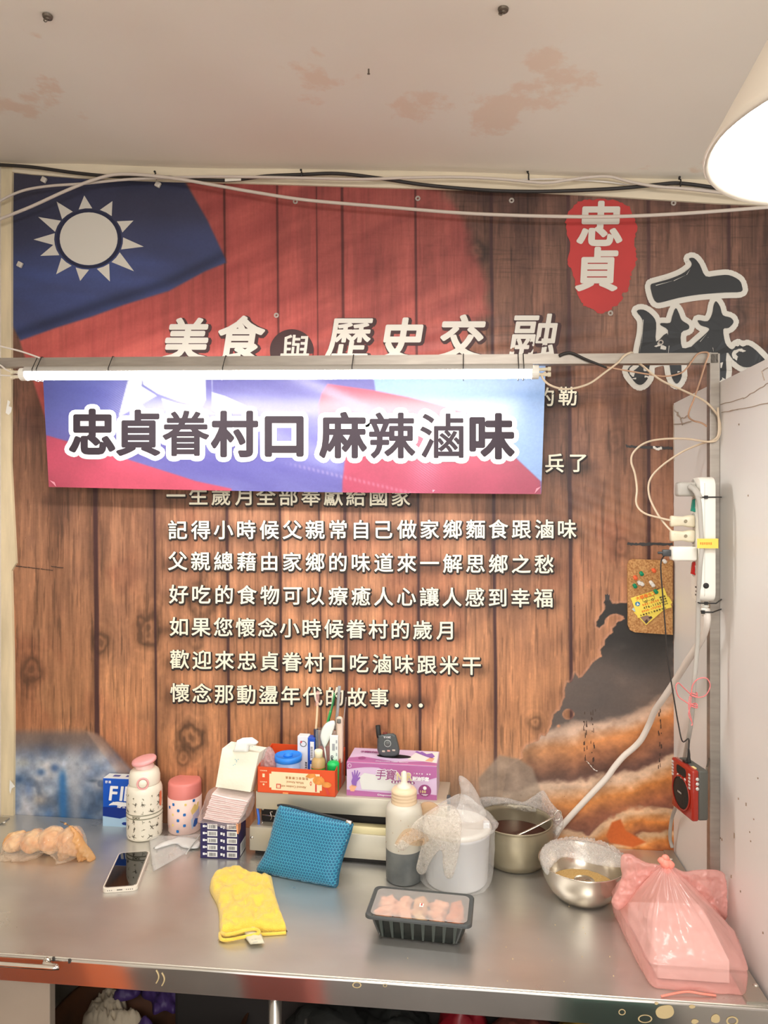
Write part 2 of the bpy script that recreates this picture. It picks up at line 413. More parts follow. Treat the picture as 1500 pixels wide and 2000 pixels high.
# timber batten down the left edge and the strip under the ceiling
g = G()
L = [(24, 300), (22, 420), (22, 700), (21, 900), (31, 1100), (22, 1115), (26, 1300), (27, 1420), (26, 1600)]; x0 = -1.232
V = []; 
for (a, b) in L:
    q = PY(a, b, -.012); V += [(x0, -.012, q.z), (q.x, -.012, q.z), (q.x, 0, q.z)]
g.add(V, [(3*i+k, 3*i+k+1, 3*i+k+4, 3*i+k+3) for i in range(len(L)-1) for k in (0, 1)])
tag(g.build('trim_1', cream), kind='structure')
g = G(); up = []; dn = []
for px, y1, y2 in ((0, 322, 333), (60, 326, 340), (150, 330, 347), (300, 334, 353), (520, 337, 359), (750, 340, 366), (980, 344, 372), (1100, 348, 378), (1230, 352, 386), (1400, 360, 397), (1600, 368, 405)):
    a = PY(px, y1, -.010); b = PY(px, y2, -.010); up.append((a.x, a.z+.02)); dn.append((b.x, b.z))
poly = up+dn[::-1]; n = len(up)
V = [(x, -.010, z) for x, z in up]+[(x, -.010, z) for x, z in dn]+[(x, 0, z) for x, z in dn]
g.add(V, [(i, i+1, n+i+1, n+i) for i in range(n-1)]+[(n+i, n+i+1, 2*n+i+1, 2*n+i) for i in range(n-1)])
tag(g.build('trim_2', mat('cream_board', C(226, 212, 186), .6, noise=.15, nscale=5, nstretch=(1, 1, 6))), kind='structure')
# ================================================================== THE BANNER
def bdisp(X, Z):
    """the vinyl's waves: fans of folds running to the right and down from the sign, a slack belt above the rail"""
    w = .0012*(fbm(X*2.5, Z*3.5, 0, 3, 3)-.5)
    s = Z-1.6; a = (X*.32-s*1.0)
    w = w+.0016*np.exp(-((s-.33)/.09)**2)*np.sin((s-.05*X*X-.10*X)*150+3*fbm(X*2, Z*2, 0, 2, 9))*sm(-1.0, -.4, X)
    w = w+.0010*np.exp(-((X-.40)/.14)**2)*np.exp(-((s+.02)/.10)**2)*np.sin((s+.45*X)*210)
    return w
_bx = np.arange(-1.4, 1.5, .005); _bz = np.arange(.6, 2.6, .005); _bt = bdisp(*np.meshgrid(_bx, _bz)).tolist()
def bd1(X, Z):
    i = (X+1.4)/.005; j = (Z-.6)/.005; a = int(i); b = int(j); i -= a; j -= b; r0, r1 = _bt[b], _bt[b+1]
    return (r0[a]*(1-i)+r0[a+1]*i)*(1-j)+(r1[a]*(1-i)+r1[a+1]*i)*j
def BM(px, py, lift=.0008):   # a pixel of the print -> point on the banner's rippled face
    a, b, c = ray(px, py); t = (BY+CD)/b; X = a*t; Z = CZ+c*t
    return Vector((X, BY-lift-bd1(X, Z), Z))
banner = thing('printed_banner', 'huge vinyl wall banner printed with wood planks, a flag and white Chinese text', 'banner', (0, BY, .7))
nx_, nz_ = 1120, 850
x0b, x1b = PY(20, 800, BY).x, 1.25; zb0 = .70
def topz(X):
    px, _ = proj(X, BY, 2.3); py = np.interp(px, [0, 90, 300, 700, 1000, 1230, 1400, 1700], [328, 342, 350, 362, 368, 384, 396, 408])
    u = (px-750)/F; t = (BY+CD)/(cs+sn*u); return CZ+(1000-py)/F*t
Xg = np.linspace(x0b, x1b, nx_)
tz = topz(Xg)
SX = np.tile(Xg, (nz_, 1)); q = np.linspace(0, 1, nz_)[:, None]; SZ = zb0+(tz[None, :]-zb0)*q
U, Vv = proj(SX, BY, SZ)                        # where each point of the print falls in the photograph
def local(u, v, rgb, wood, x0, x1, y0, y1, fn):
    k = (u > x0) & (u < x1) & (v > y0) & (v < y1)
    if k.any():
        a, b = fn(u[k], v[k], rgb[k], wood[k]); rgb[k] = a; wood[k] = b
def paint(u, v):
    n1 = fbm(u/38, v/260, 0, 4, 11); n2 = fbm(u/9, v/150, 3, 3, 12); n3 = fbm(u/120, v/160, 0, 4, 13); n4 = fbm(u/4.5, v/60, 3, 3, 15)
    # ---- wood
    lines = [(-40, 4), (190, 8), (305, 3), (447, 4), (550, 3.5), (627, 1.5), (677, 5), (820, 4), (968, 5), (1116, 5.5), (1268, 5.5), (1424, 5), (1560, 5)]
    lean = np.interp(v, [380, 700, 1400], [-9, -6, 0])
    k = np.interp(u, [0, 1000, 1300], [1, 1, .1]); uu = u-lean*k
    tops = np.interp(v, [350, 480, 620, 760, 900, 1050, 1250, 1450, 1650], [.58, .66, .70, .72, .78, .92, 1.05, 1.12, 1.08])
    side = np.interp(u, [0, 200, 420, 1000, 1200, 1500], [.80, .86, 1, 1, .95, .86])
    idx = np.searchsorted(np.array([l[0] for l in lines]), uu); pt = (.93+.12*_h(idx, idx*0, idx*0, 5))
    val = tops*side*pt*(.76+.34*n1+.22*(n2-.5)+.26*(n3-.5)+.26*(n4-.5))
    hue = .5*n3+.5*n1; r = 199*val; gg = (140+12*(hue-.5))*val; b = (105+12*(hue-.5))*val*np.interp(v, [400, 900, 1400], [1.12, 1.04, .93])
    # cracks and pale flecks running with the grain
    ck_ = sm(.66, .74, fbm(u/3.2, v/90, 6, 3, 33))*.22; fl_ = sm(.70, .80, fbm(u/5.0, v/22, 8, 3, 34))*.08; r *= (1-ck_)*(1+fl_); gg *= (1-ck_)*(1+fl_); b *= (1-ck_)*(1+fl_*.8)
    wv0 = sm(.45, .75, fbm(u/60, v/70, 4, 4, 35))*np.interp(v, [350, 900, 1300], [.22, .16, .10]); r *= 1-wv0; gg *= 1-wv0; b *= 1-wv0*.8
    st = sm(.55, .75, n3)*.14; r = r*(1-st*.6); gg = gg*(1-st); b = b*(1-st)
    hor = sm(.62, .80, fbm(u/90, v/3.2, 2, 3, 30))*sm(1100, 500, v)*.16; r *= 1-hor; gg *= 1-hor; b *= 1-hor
    rgb = np.stack([r, gg, b], -1)
    # knots: rings round a dark heart
    for (kx, ky, kr, kd) in ((375, 1442, 24, 1), (198, 1255, 18, .8), (290, 1228, 26, .9), (392, 1172, 30, .8), (382, 1252, 17, .6), (930, 490, 20, .8), (1045, 1412, 14, .7), (1214, 1072, 17, .5), (60, 1310, 22, .7), (360, 1480, 16, .6), (1440, 620, 16, .5), (120, 740, 18, .4), (1200, 860, 22, .35), (740, 1440, 18, .4), (560, 1450, 20, .35)):
        k_ = (np.abs(u-kx) < kr*6) & (np.abs(v-ky) < kr*7); u_, v_ = u[k_], v[k_]
        d = np.hypot((u_-kx), (v_-ky)*.78)/kr+.8*(fbm(u_/16, v_/22, 0, 3, 20)-.5)
        f = (np.exp(-((d-.85)/.28)**2)*.36+np.exp(-(d/.45)**2)*.28+.07*np.exp(-(d/2.0)**2)*(1+np.sin(d*11)))*kd
        rgb[k_] *= (1-np.clip(f, 0, .7))[..., None]
    for (lx, lw) in lines:
        d = np.abs(uu-lx-1.5*(fbm(v/120, v*0, lx, 2, 4)-.5)); f = 1-sm(lw*.38, lw*.62+1.4, d); sh = np.exp(-((uu-lx+lw)/7.0)**2)*.18
        rgb = rgb*(1-sh[..., None]); rgb = rgb*(1-f[..., None]*.86)+np.array([58, 34, 36])*f[..., None]*.86
    wood = np.ones(u.shape)
    # printed soft shadow round the lines of text
    tm = np.zeros(u.shape)
    for (a, b2, y0, y1) in TEXT_ROWS:
        yc = y0+(y1-y0)*np.clip((u-a)/(b2-a), 0, 1)+9; dx = np.maximum(0, np.maximum(a+6-u, u-b2+2)); tm = np.maximum(tm, np.exp(-((v-yc)/15.0)**2)*np.exp(-(dx/14)**2))
    tm *= .75+.5*(fbm(u/26, v/20, 0, 2, 8)-.3); rgb *= (1-np.clip(.40*tm, 0, .6))[..., None]
    n1_, n2_, n3_, uu_ = n1, n2, n3, uu
    # ---- red field of the flag, thinning into the wood on the right
    redp = [(352, 330), (760, 320), (860, 370), (905, 430), (925, 490), (952, 560), (950, 610), (905, 660), (860, 720), (760, 800), (600, 860), (300, 900), (106, 870), (38, 664), (200, 590), (442, 512), (400, 430)]
    jag = 22*(fbm(u/40, v/34, 0, 4, 41)-.5)
    d = edist(u, v, redp); ins = inpoly(u, v, redp); sd = np.where(ins, d, -d)+jag*sm(600, 850, u)
    w = np.interp(u, [0, 500, 900], [2.5, 6, 16]); ra = sm(0, 1, (sd+w)/(2*w)); ra *= np.interp(u, [500, 950], [.96, .70])
    fold = fbm((u-v*.4)/160, (v+u*.45)/26, 0, 3, 50)
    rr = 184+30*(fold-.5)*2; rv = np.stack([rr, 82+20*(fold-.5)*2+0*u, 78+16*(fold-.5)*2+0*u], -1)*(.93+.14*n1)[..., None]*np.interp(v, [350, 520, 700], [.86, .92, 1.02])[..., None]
    rv = rv*(1-.10*sm(.5, .8, n2))[..., None]
    lf = np.ones(u.shape)
    for (lx, lw) in lines[3:8]: lf *= 1-.45*(1-sm(lw*.3, lw*.5+1.2, np.abs(uu-lx)))
    rv = rv*lf[..., None]*.88+.12*rgb
    rgb = rgb*(1-ra[..., None])+rv*ra[..., None]
    # ---- blue canton
    bp = [(352, 340), (378, 384), (405, 430), (440, 505), (441, 513), (400, 530), (330, 568), (240, 596), (180, 618), (110, 640), (40, 665), (34, 655), (22, 630), (10, 560), (4, 330)]
    ba = softpoly(u, v, bp, 3.0)
    band = fbm((u+v*.3)/170, (v-u*.10)/46, 0, 3, 60)
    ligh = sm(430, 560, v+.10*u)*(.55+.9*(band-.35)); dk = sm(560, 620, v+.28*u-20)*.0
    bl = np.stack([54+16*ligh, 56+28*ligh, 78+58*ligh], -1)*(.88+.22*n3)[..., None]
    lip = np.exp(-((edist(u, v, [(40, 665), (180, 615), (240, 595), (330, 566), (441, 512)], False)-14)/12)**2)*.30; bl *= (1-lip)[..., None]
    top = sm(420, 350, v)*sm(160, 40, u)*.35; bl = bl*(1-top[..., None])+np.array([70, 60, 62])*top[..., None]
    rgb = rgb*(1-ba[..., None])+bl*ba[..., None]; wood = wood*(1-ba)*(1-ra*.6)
    def street(u, v, rgb, wood):
        # ---- blurred blue street picture in the lower left corner
        pl = [(10, 1424), (160, 1420), (200, 1440), (232, 1475), (262, 1510), (280, 1560), (285, 1680), (10, 1680)]
        al = softpoly(u, v, pl, 5)*sm(1416, 1440, v)*.97
        m1 = fbm(u/48, v/60, 0, 3, 71); m2 = fbm(u/30, v/34, 5, 2, 72); m3 = fbm(u/55, v/70, 9, 3, 73)
        cb = np.stack([118+120*(m1-.5)*2+60*(m2-.5), 136+90*(m1-.5)*2+46*(m2-.5), 160+56*(m1-.5)*2+20*(m2-.5)], -1)
        dkb = sm(.56, .72, m2)*sm(1500, 1520, v)*.5; cb = cb*(1-dkb[..., None])+np.array([38, 62, 96])*dkb[..., None]
        for (bx_, by_, sx_, sy_, cc_) in ((107, 1500, 9, 9, (44, 78, 126)), (80, 1508, 9, 7, (60, 98, 146)), (38, 1522, 10, 8, (48, 78, 118)), (125, 1491, 4, 6, (196, 208, 226)), (150, 1492, 4, 4, (64, 82, 96)), (181, 1525, 11, 3.5, (74, 92, 112)), (78, 1562, 13, 10, (178, 170, 160)), (56, 1540, 9, 14, (96, 120, 158)), (100, 1545, 12, 10, (176, 186, 200)), (45, 1490, 16, 10, (166, 168, 164)), (190, 1502, 10, 12, (120, 140, 166)), (96, 1590, 10, 12, (80, 118, 168))):
            bb = np.exp(-(((u-bx_)/sx_)**2+((v-by_)/sy_)**2))*.8; cb = cb*(1-bb[..., None])+np.array(cc_)*bb[..., None]
        cb = cb*(.86+.28*fbm(u/9, v/10, 1, 3, 77))[..., None]
        strip = np.exp(-((u-122-.02*(v-1500))/8.5)**2)*sm(1490, 1520, v); cb = cb*(1-.85*strip[..., None])+np.array([38, 104, 168])*.85*strip[..., None]
        pale = np.exp(-((u-148)/13.0)**2)*.65; cb = cb*(1-pale[..., None])+np.array([165, 170, 178])*pale[..., None]
        brn = sm(1490, 1440, v)*.8; cb = cb*(1-brn[..., None])+np.array([112, 88, 74])*brn[..., None]
        rgb = rgb*(1-al[..., None])+cb*al[..., None]; wood *= 1-al
        return rgb, wood
    local(u, v, rgb, wood, -50, 320, 1380, 1800, street)
    def beam(u, v, rgb, wood):
        # diagonal printed beam beside it
        bm = softpoly(u, v, [(168, 1428), (190, 1432), (262, 1520), (330, 1600), (300, 1620), (236, 1520)], 3)*.30; rgb = rgb*(1-bm[..., None])+np.array([205, 160, 130])*bm[..., None]
        bd = softpoly(u, v, [(196, 1440), (400, 1560), (400, 1640), (330, 1620), (250, 1530)], 16)*.45; rgb = rgb*(1-bd[..., None])+np.array([104, 62, 46])*bd[..., None]
        return rgb, wood
    local(u, v, rgb, wood, 100, 430, 1400, 1800, beam)
    # beige haze and a stone at the foot
    hz = np.exp(-(((u-930)/120)**2+((v-1560)/75)**2))*.72; rgb = rgb*(1-hz[..., None])+(np.array([176, 150, 128])*(.86+.24*n3[..., None]))*hz[..., None]
    def clouds(u, v, rgb, wood):
        # ---- sunset clouds in the lower right corner
        mp = [(1316, 1170), (1225, 1177), (1196, 1179), (1187, 1165), (1180, 1177), (1183, 1190), (1172, 1203), (1165, 1214), (1166, 1223), (1171, 1226), (1180, 1219), (1184, 1207), (1192, 1200), (1203, 1198), (1217, 1203), (1220, 1209), (1214, 1212), (1207, 1214), (1204, 1221), (1196, 1227), (1197, 1235), (1182, 1249), (1180, 1260), (1172, 1269), (1175, 1282), (1159, 1294), (1138, 1321), (1130, 1324), (1123, 1314), (1118, 1330), (1113, 1334), (1107, 1332), (1103, 1343), (1103, 1362), (1093, 1386), (1081, 1395), (1078, 1415), (1066, 1439), (1057, 1436), (1052, 1446), (1029, 1456), (1021, 1465), (1021, 1481), (1008, 1488), (990, 1500), (960, 1700), (1316, 1700)]
        ja = 3*(fbm(u/7, v/7, 0, 2, 90)-.5); d = edist(u, v, mp); sdm = np.where(inpoly(u, v, mp), d, -d)+ja
        ma = sm(-.8, .8, sdm); hole = np.minimum(np.hypot((u-1110)/1.05, v-1395)-11, np.hypot(u-1091, v-1418)-3.2); ma = ma*sm(-.6, .6, hole)
        rim = np.exp(-((sdm+2)/2.2)**2)*.35+np.exp(-((hole+1)/2.2)**2)*.3
        rgb = rgb*(1-rim[..., None])+np.array([208, 158, 138])*rim[..., None]
        wv = 26*(fbm(u/70, v/70, 0, 4, 80)-.5)*2; w2 = fbm(u/28, v/22, 3, 4, 81); w3 = fbm(u/90, v/45, 7, 4, 82); w9 = fbm(u/11, v/9, 2, 3, 83)
        cc = np.stack([50+0*u, 48+0*u, 46+0*u], -1)
        gm = sm(1240, 1330, v+wv)*.9; cc = cc*(1-gm[..., None])+np.stack([104+40*(w3-.5), 92+24*(w3-.5), 86+14*(w3-.5)], -1)*gm[..., None]
        lg = sm(.52, .72, w3)*sm(1240, 1270, v)*sm(1380, 1320, v)*sm(1180, 1290, u)*.6; cc = cc*(1-lg[..., None])+np.array([150, 138, 132])*lg[..., None]
        def ridge(pts, thick, hi, mid, low, lo_d, sharp=7):
            yr = np.interp(u, [p[0] for p in pts], [p[1] for p in pts])+wv*.42+12*(w2-.5)+9*(w9-.5); t = (v-yr)/thick; a = sm(-sharp, sharp, v-yr)
            ramp = np.stack([np.interp(t, [0, .16, .45, .8, 1.15], [c[i] for c in (hi, hi, mid, low, lo_d)]) for i in range(3)], -1)*(.74+.36*w2+.18*w9)[..., None]
            return a, ramp
        for args in (([(1000, 1440), (1120, 1415), (1220, 1395), (1316, 1352)], 92, (205, 172, 148), (206, 134, 78), (160, 104, 72), (104, 74, 64), 9),
                     ([(1000, 1545), (1060, 1533), (1180, 1515), (1240, 1502), (1316, 1470)], 96, (218, 184, 154), (222, 142, 74), (168, 104, 76), (112, 74, 66), 6),
                     ([(1000, 1610), (1090, 1612), (1150, 1624), (1180, 1600), (1225, 1577), (1316, 1576)], 66, (228, 188, 148), (222, 138, 68), (150, 90, 62), (120, 76, 60), 4),
                     ([(1000, 1690), (1150, 1660), (1230, 1636), (1316, 1622)], 40, (220, 180, 138), (224, 140, 70), (190, 110, 60), (150, 90, 60), 3)):
            a, rp_ = ridge(*args); cc = cc*(1-a[..., None])+rp_*a[..., None]
        lp = softpoly(u, v, [(1184, 1632), (1195, 1606), (1212, 1600), (1222, 1622), (1262, 1645), (1236, 1655), (1190, 1646)], 2.5); cc = cc*(1-lp[..., None])+np.array([222, 108, 46])*lp[..., None]
        tn = np.interp(u, [1000, 1150, 1316], [.55, .85, 1.0]); gry = cc.mean(-1)[..., None]; cc = gry*(1-tn[..., None])*np.array([.88, .80, .74])+cc*tn[..., None]
        rgb = rgb*(1-ma[..., None])+cc*ma[..., None]; wood *= 1-ma
        sp = [(975, 1475), (1012, 1482), (1040, 1500), (1056, 1545), (1064, 1600), (940, 1600), (935, 1520)]; sa = softpoly(u, v, sp, 4)*.8
        sc_ = (np.array([150, 134, 118])*(.75+.5*w2[..., None])); rgb = rgb*(1-sa[..., None])+sc_*sa[..., None]; wood *= 1-sa
        return rgb, wood
    local(u, v, rgb, wood, 930, 1330, 1140, 1800, clouds)
    # pale halo round the seal and the big character
    hl = np.exp(-(((u-1340)/120)**2+((v-620)/135)**2))*.30+np.exp(-(((u-1174)/88)**2+((v-500)/135)**2))*.30
    rgb = rgb*(1-hl[..., None])+np.array([176, 140, 122])*hl[..., None]
    return rgb, wood
TEXT_ROWS = [(322, 805, 968, 970), (325, 1130, 1035, 1033), (325, 1085, 1095, 1102), (327, 1083, 1160, 1168), (328, 890, 1223, 1231), (329, 943, 1287, 1300), (330, 830, 1352, 1363), (1050, 1132, 776, 773), (1060, 1145, 905, 903)]
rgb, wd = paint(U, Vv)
Yb = BY-bdisp(SX, SZ)
me = bpy.data.meshes.new('vinyl_sheet'); nv = nx_*nz_
me.vertices.add(nv); me.vertices.foreach_set('co', np.stack([SX, Yb, SZ], -1).ravel())
i0 = (np.arange(nz_-1)[:, None]*nx_+np.arange(nx_-1)[None, :]).ravel(); Q = np.stack([i0, i0+1, i0+1+nx_, i0+nx_], -1)
me.loops.add(Q.size); me.polygons.add(len(Q)); me.loops.foreach_set('vertex_index', Q.ravel().astype(np.int32)); me.polygons.foreach_set('loop_start', (np.arange(len(Q))*4).astype(np.int32))
me.polygons.foreach_set('use_smooth', [True]*len(Q)); me.update()
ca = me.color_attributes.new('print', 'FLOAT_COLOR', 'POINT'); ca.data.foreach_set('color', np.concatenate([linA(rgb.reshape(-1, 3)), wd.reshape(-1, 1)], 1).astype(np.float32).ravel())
def printmat(name, rough, spec, grain, coat=0):
    m = bpy.data.materials.new(name); m.use_nodes = True; nt = m.node_tree; b = nt.nodes['Principled BSDF']; L = nt.links
    at = nt.nodes.new('ShaderNodeAttribute'); at.attribute_name = 'print'
    tc = nt.nodes.new('ShaderNodeTexCoord')
    def nz(sx, sz, sc, det=6):
        mp = nt.nodes.new('ShaderNodeMapping'); mp.inputs['Scale'].default_value = (sx, 1, sz); L.new(tc.outputs['Object'], mp.inputs[0])
        n = nt.nodes.new('ShaderNodeTexNoise'); n.inputs['Scale'].default_value = sc; n.inputs['Detail'].default_value = det; n.inputs['Distortion'].default_value = .6; L.new(mp.outputs[0], n.inputs['Vector']); return n
    n1 = nz(26, 1.6, 8); n2 = nz(1, 1, 160, 3)
    r1 = nt.nodes.new('ShaderNodeMapRange'); r1.inputs['From Min'].default_value = .32; r1.inputs['From Max'].default_value = .68; r1.inputs['To Min'].default_value = 1-grain; r1.inputs['To Max'].default_value = 1+grain*.7; L.new(n1.outputs['Fac'], r1.inputs['Value'])
    r2 = nt.nodes.new('ShaderNodeMapRange'); r2.inputs['From Min'].default_value = .3; r2.inputs['From Max'].default_value = .7; r2.inputs['To Min'].default_value = .95; r2.inputs['To Max'].default_value = 1.05; L.new(n2.outputs['Fac'], r2.inputs['Value'])
    lp = nt.nodes.new('ShaderNodeMix'); lp.data_type = 'FLOAT'; L.new(at.outputs['Alpha'], lp.inputs[0]); lp.inputs[2].default_value = 1; L.new(r1.outputs[0], lp.inputs[3])
    mu = nt.nodes.new('ShaderNodeMath'); mu.operation = 'MULTIPLY'; L.new(lp.outputs[0], mu.inputs[0]); L.new(r2.outputs[0], mu.inputs[1])
    vm = nt.nodes.new('ShaderNodeVectorMath'); vm.operation = 'SCALE'; L.new(at.outputs['Color'], vm.inputs[0]); L.new(mu.outputs[0], vm.inputs['Scale'])
    L.new(vm.outputs[0], b.inputs['Base Color']); b.inputs['Roughness'].default_value = rough; b.inputs['Specular IOR Level'].default_value = spec; b.inputs['Coat Weight'].default_value = coat; b.inputs['Coat Roughness'].default_value = .15
    return m
me.materials.append(printmat('banner_print', .42, .35, .16))
o = bpy.data.objects.new('vinyl_sheet', me); COL.objects.link(o); adopt(o, banner)
white_ink = mat('white_ink', C(202, 197, 186), .5); text_ink = mat('cream_ink', C(236, 232, 210), .5); dark_ink = mat('dark_ink', C(40, 30, 26), .6)
black_ink = mat('black_ink', C(42, 44, 46), .45); red_ink = mat('red_ink', C(178, 52, 50), .5, noise=.12, nscale=10); navy_ink = mat('navy_ink', C(32, 36, 62), .5)
# the flag's sun
g = G(); tips = [(165, 382), (220, 393), (261, 431), (281, 482), (262, 530), (215, 550), (157, 549), (110, 536), (79, 500), (66, 468), (75, 424), (111, 394)]
cx, cy = 173.5, 467
for k, (tx, ty) in enumerate(tips):
    a = math.atan2((ty-cy)/62, (tx-cx)/66); h = .20; P = [(tx, ty)]
    for s_ in (-1, 0, 1): P.append((cx+66*math.cos(a+h*s_)*1.02, cy+60*math.sin(a+h*s_)*1.0))
    g.add([BM(*p, lift=.0012) for p in P], [(0, 1, 2), (0, 2, 3)])
g.build('sun_ray', white_ink, banner)
g = G(); disc2(g, cx, cy, 63.5, 57.5, lambda a, b: BM(a, b, .0012), 48, inner=.90); g.build('sun_ring', navy_ink, banner)
g = G(); disc2(g, cx, cy-.5, 56.5, 51.5, lambda a, b: BM(a, b, .0012), 40); g.build('sun_disc', white_ink, banner)
# body text
g = G(); gs = G(); h = 39
for s, (x0, x1, y0, y1) in zip(['一生歲月全部奉獻給國家', '記得小時候父親常自己做家鄉麵食跟滷味', '父親總藉由家鄉的味道來一解思鄉之愁', '好吃的食物可以療癒人心讓人感到幸福', '如果您懷念小時候眷村的歲月', '歡迎來忠貞眷村口吃滷味跟米干'], TEXT_ROWS):
    textbox(gs, s, lambda a, b: BM(a, b, .0008), x0, x1, y0, h, 2.6, yb=y1, dx=1, dy=2.0, n=6); textbox(g, s, lambda a, b: BM(a, b, .0013), x0, x1, y0, h, .55, yb=y1, n=5)
for s, x0, x1, y0, y1 in (('懷念那動盪年代的故事', 330, 762, 1352, 1363), ('的勒', 1043, 1130, 776, 773), ('兵了', 1060, 1152, 905, 903)):
    textbox(gs, s, lambda a, b: BM(a, b, .0008), x0, x1, y0, h, 2.6, yb=y1, dx=1, dy=2.0, n=6); textbox(g, s, lambda a, b: BM(a, b, .0013), x0, x1, y0, h, .55, yb=y1, n=5)
for x in (775, 799, 822):
    disc2(g, x, 1377.5, 4, 4, lambda a, b: BM(a, b, .0013), 12); disc2(gs, x+1, 1379, 6, 6, lambda a, b: BM(a, b, .0008), 12)
gs.build('letter_outline', dark_ink, banner); g.build('lettering', text_ink, banner)
g = G(); gs = G()
for ch, x, y, hh in (('美', 365, 664, 88), ('食', 470, 662, 92), ('歷', 682, 660, 88), ('史', 786, 664, 90), ('交', 902, 660, 92), ('融', 1044, 658, 96)):
    textbox(gs, ch, lambda a, b: BM(a, b, .0008), x-hh/2, x+hh/2, y, hh, 6, .16, dx=3, dy=3); textbox(g, ch, lambda a, b: BM(a, b, .0015), x-hh/2, x+hh/2, y, hh, 1.6 if ch in '融歷' else 2.6, .16)
textbox(g, '與', lambda a, b: BM(a, b, .0018), 548, 606, 682, 60, .7, .1)
disc2(gs, 570, 685, 43, 42, lambda a, b: BM(a, b, .0010), 40)
gs.build('title_backing', mat('title_shadow_ink', C(62, 40, 40), .6), banner); g.build('title_lettering', white_ink, banner)
# seal with its two characters
sealp = [(1120, 400), (1138, 392), (1165, 390), (1205, 392), (1228, 404), (1238, 425), (1243, 450), (1240, 480), (1244, 505), (1238, 525), (1230, 545), (1228, 565), (1216, 574), (1212, 590), (1197, 601), (1185, 608), (1170, 612), (1158, 603), (1140, 596), (1128, 578), (1124, 555), (1118, 530), (1110, 512), (1113, 480), (1105, 450), (1107, 425)]
rs = random.Random(5); sp2 = [(a+rs.uniform(-2.5, 2.5), b+rs.uniform(-2, 2)) for a, b in spline2(sealp, 5)]
vs = sp2; gx_, gy_ = np.meshgrid(np.arange(1100, 1250, 9.0), np.arange(385, 615, 9.0)); kk = inpoly(gx_.ravel(), gy_.ravel(), sp2) & (edist(gx_.ravel(), gy_.ravel(), sp2) > 4)
pts = [Vector(p) for p in sp2]+[Vector((a, b)) for a, b in zip(gx_.ravel()[kk], gy_.ravel()[kk])]
rr = delaunay_2d_cdt(pts, [], [list(range(len(sp2)))], 1, 1e-7); g = G(); g.add([BM(v.x, v.y, .0010) for v in rr[0]], rr[2]); g.build('seal', red_ink, banner)
g = G(); textbox(g, '忠', lambda a, b: BM(a, b, .0022), 1128, 1216, 438, 92, 3.0, .05); textbox(g, '貞', lambda a, b: BM(a, b, .0022), 1124, 1208, 526, 88, 3.0, .05); g.build('seal_lettering', white_ink, banner)
# the big brushed character 麻
def q2(L): return [(750+a/2, 280+b/2) for a, b in L]
st = [q2([(1190, 452), (1210, 450), (1232, 475), (1255, 520), (1300, 518), (1345, 516), (1385, 535), (1397, 560), (1393, 581), (1330, 584), (1230, 592), (1150, 605), (1080, 623), (1060, 620), (1048, 598), (1040, 556), (1060, 546), (1110, 532), (1160, 512), (1195, 486), (1200, 468)]),
      q2([(986, 657), (1012, 651), (1042, 670), (1062, 702), (1062, 775), (1104, 742), (1116, 800), (1104, 840), (1040, 862), (1034, 910), (1012, 940), (990, 943), (968, 920), (950, 884), (985, 850), (996, 800), (1008, 740), (1008, 690)]),
      q2([(1138, 645), (1152, 668), (1162, 692), (1188, 710), (1188, 727), (1160, 742), (1164, 800), (1210, 795), (1240, 830), (1166, 850), (1162, 910), (1143, 940), (1124, 918), (1112, 862), (1096, 845), (1104, 780), (1108, 732), (1080, 712), (1082, 703), (1116, 702), (1124, 678)]),
      q2([(1296, 618), (1312, 640), (1322, 672), (1352, 682), (1364, 700), (1345, 722), (1324, 728), (1332, 780), (1358, 806), (1380, 786), (1400, 795), (1424, 790), (1466, 824), (1487, 852), (1440, 872), (1400, 874), (1362, 846), (1336, 820), (1334, 920), (1308, 935), (1304, 870), (1286, 820), (1240, 822), (1204, 808), (1198, 796), (1262, 738), (1265, 722), (1236, 712), (1225, 692), (1262, 696), (1280, 668), (1286, 634)])]
g = G(); gs = G()
for P in st:
    P = spline2(P, 3); poly2(g, P, lambda a, b: BM(a, b, .0028)); poly2(gs, P, lambda a, b: BM(a, b, .0018), 11)
for a in ((1035, 560, 1195, 490), (1014, 690, 1006, 800), (1012, 700, 998, 830), (1110, 800, 1104, 850)):
    pass
gs.build('character_outline', mat('outline_ink', C(200, 196, 186), .5), banner); g.build('big_character', black_ink, banner)
g = G()
for (x0, y0, x1, y1, w) in ((1060, 556, 1130, 538, 3), (1130, 538, 1180, 515, 2.5), (1180, 515, 1196, 490, 2), (1012, 690, 1004, 800, 2.5), (1002, 760, 998, 822, 2), (1112, 792, 1106, 850, 2.5), (1232, 776, 1262, 742, 2), (1282, 790, 1286, 818, 3)):
    a = (750+x0/2, 280+y0/2); b = (750+x1/2, 280+y1/2); dx, dy = b[0]-a[0], b[1]-a[1]; L_ = math.hypot(dx, dy); nx, ny = -dy/L_*w/3, dx/L_*w/3
    g.add([BM(a[0]+nx, a[1]+ny, .0034), BM(a[0]-nx*.3, a[1]-ny*.3, .0034), BM(b[0], b[1], .0034)], [(0, 1, 2)]); g.build('brush_streak', mat('outline_ink', C(200, 196, 186), .5), banner); g = G()
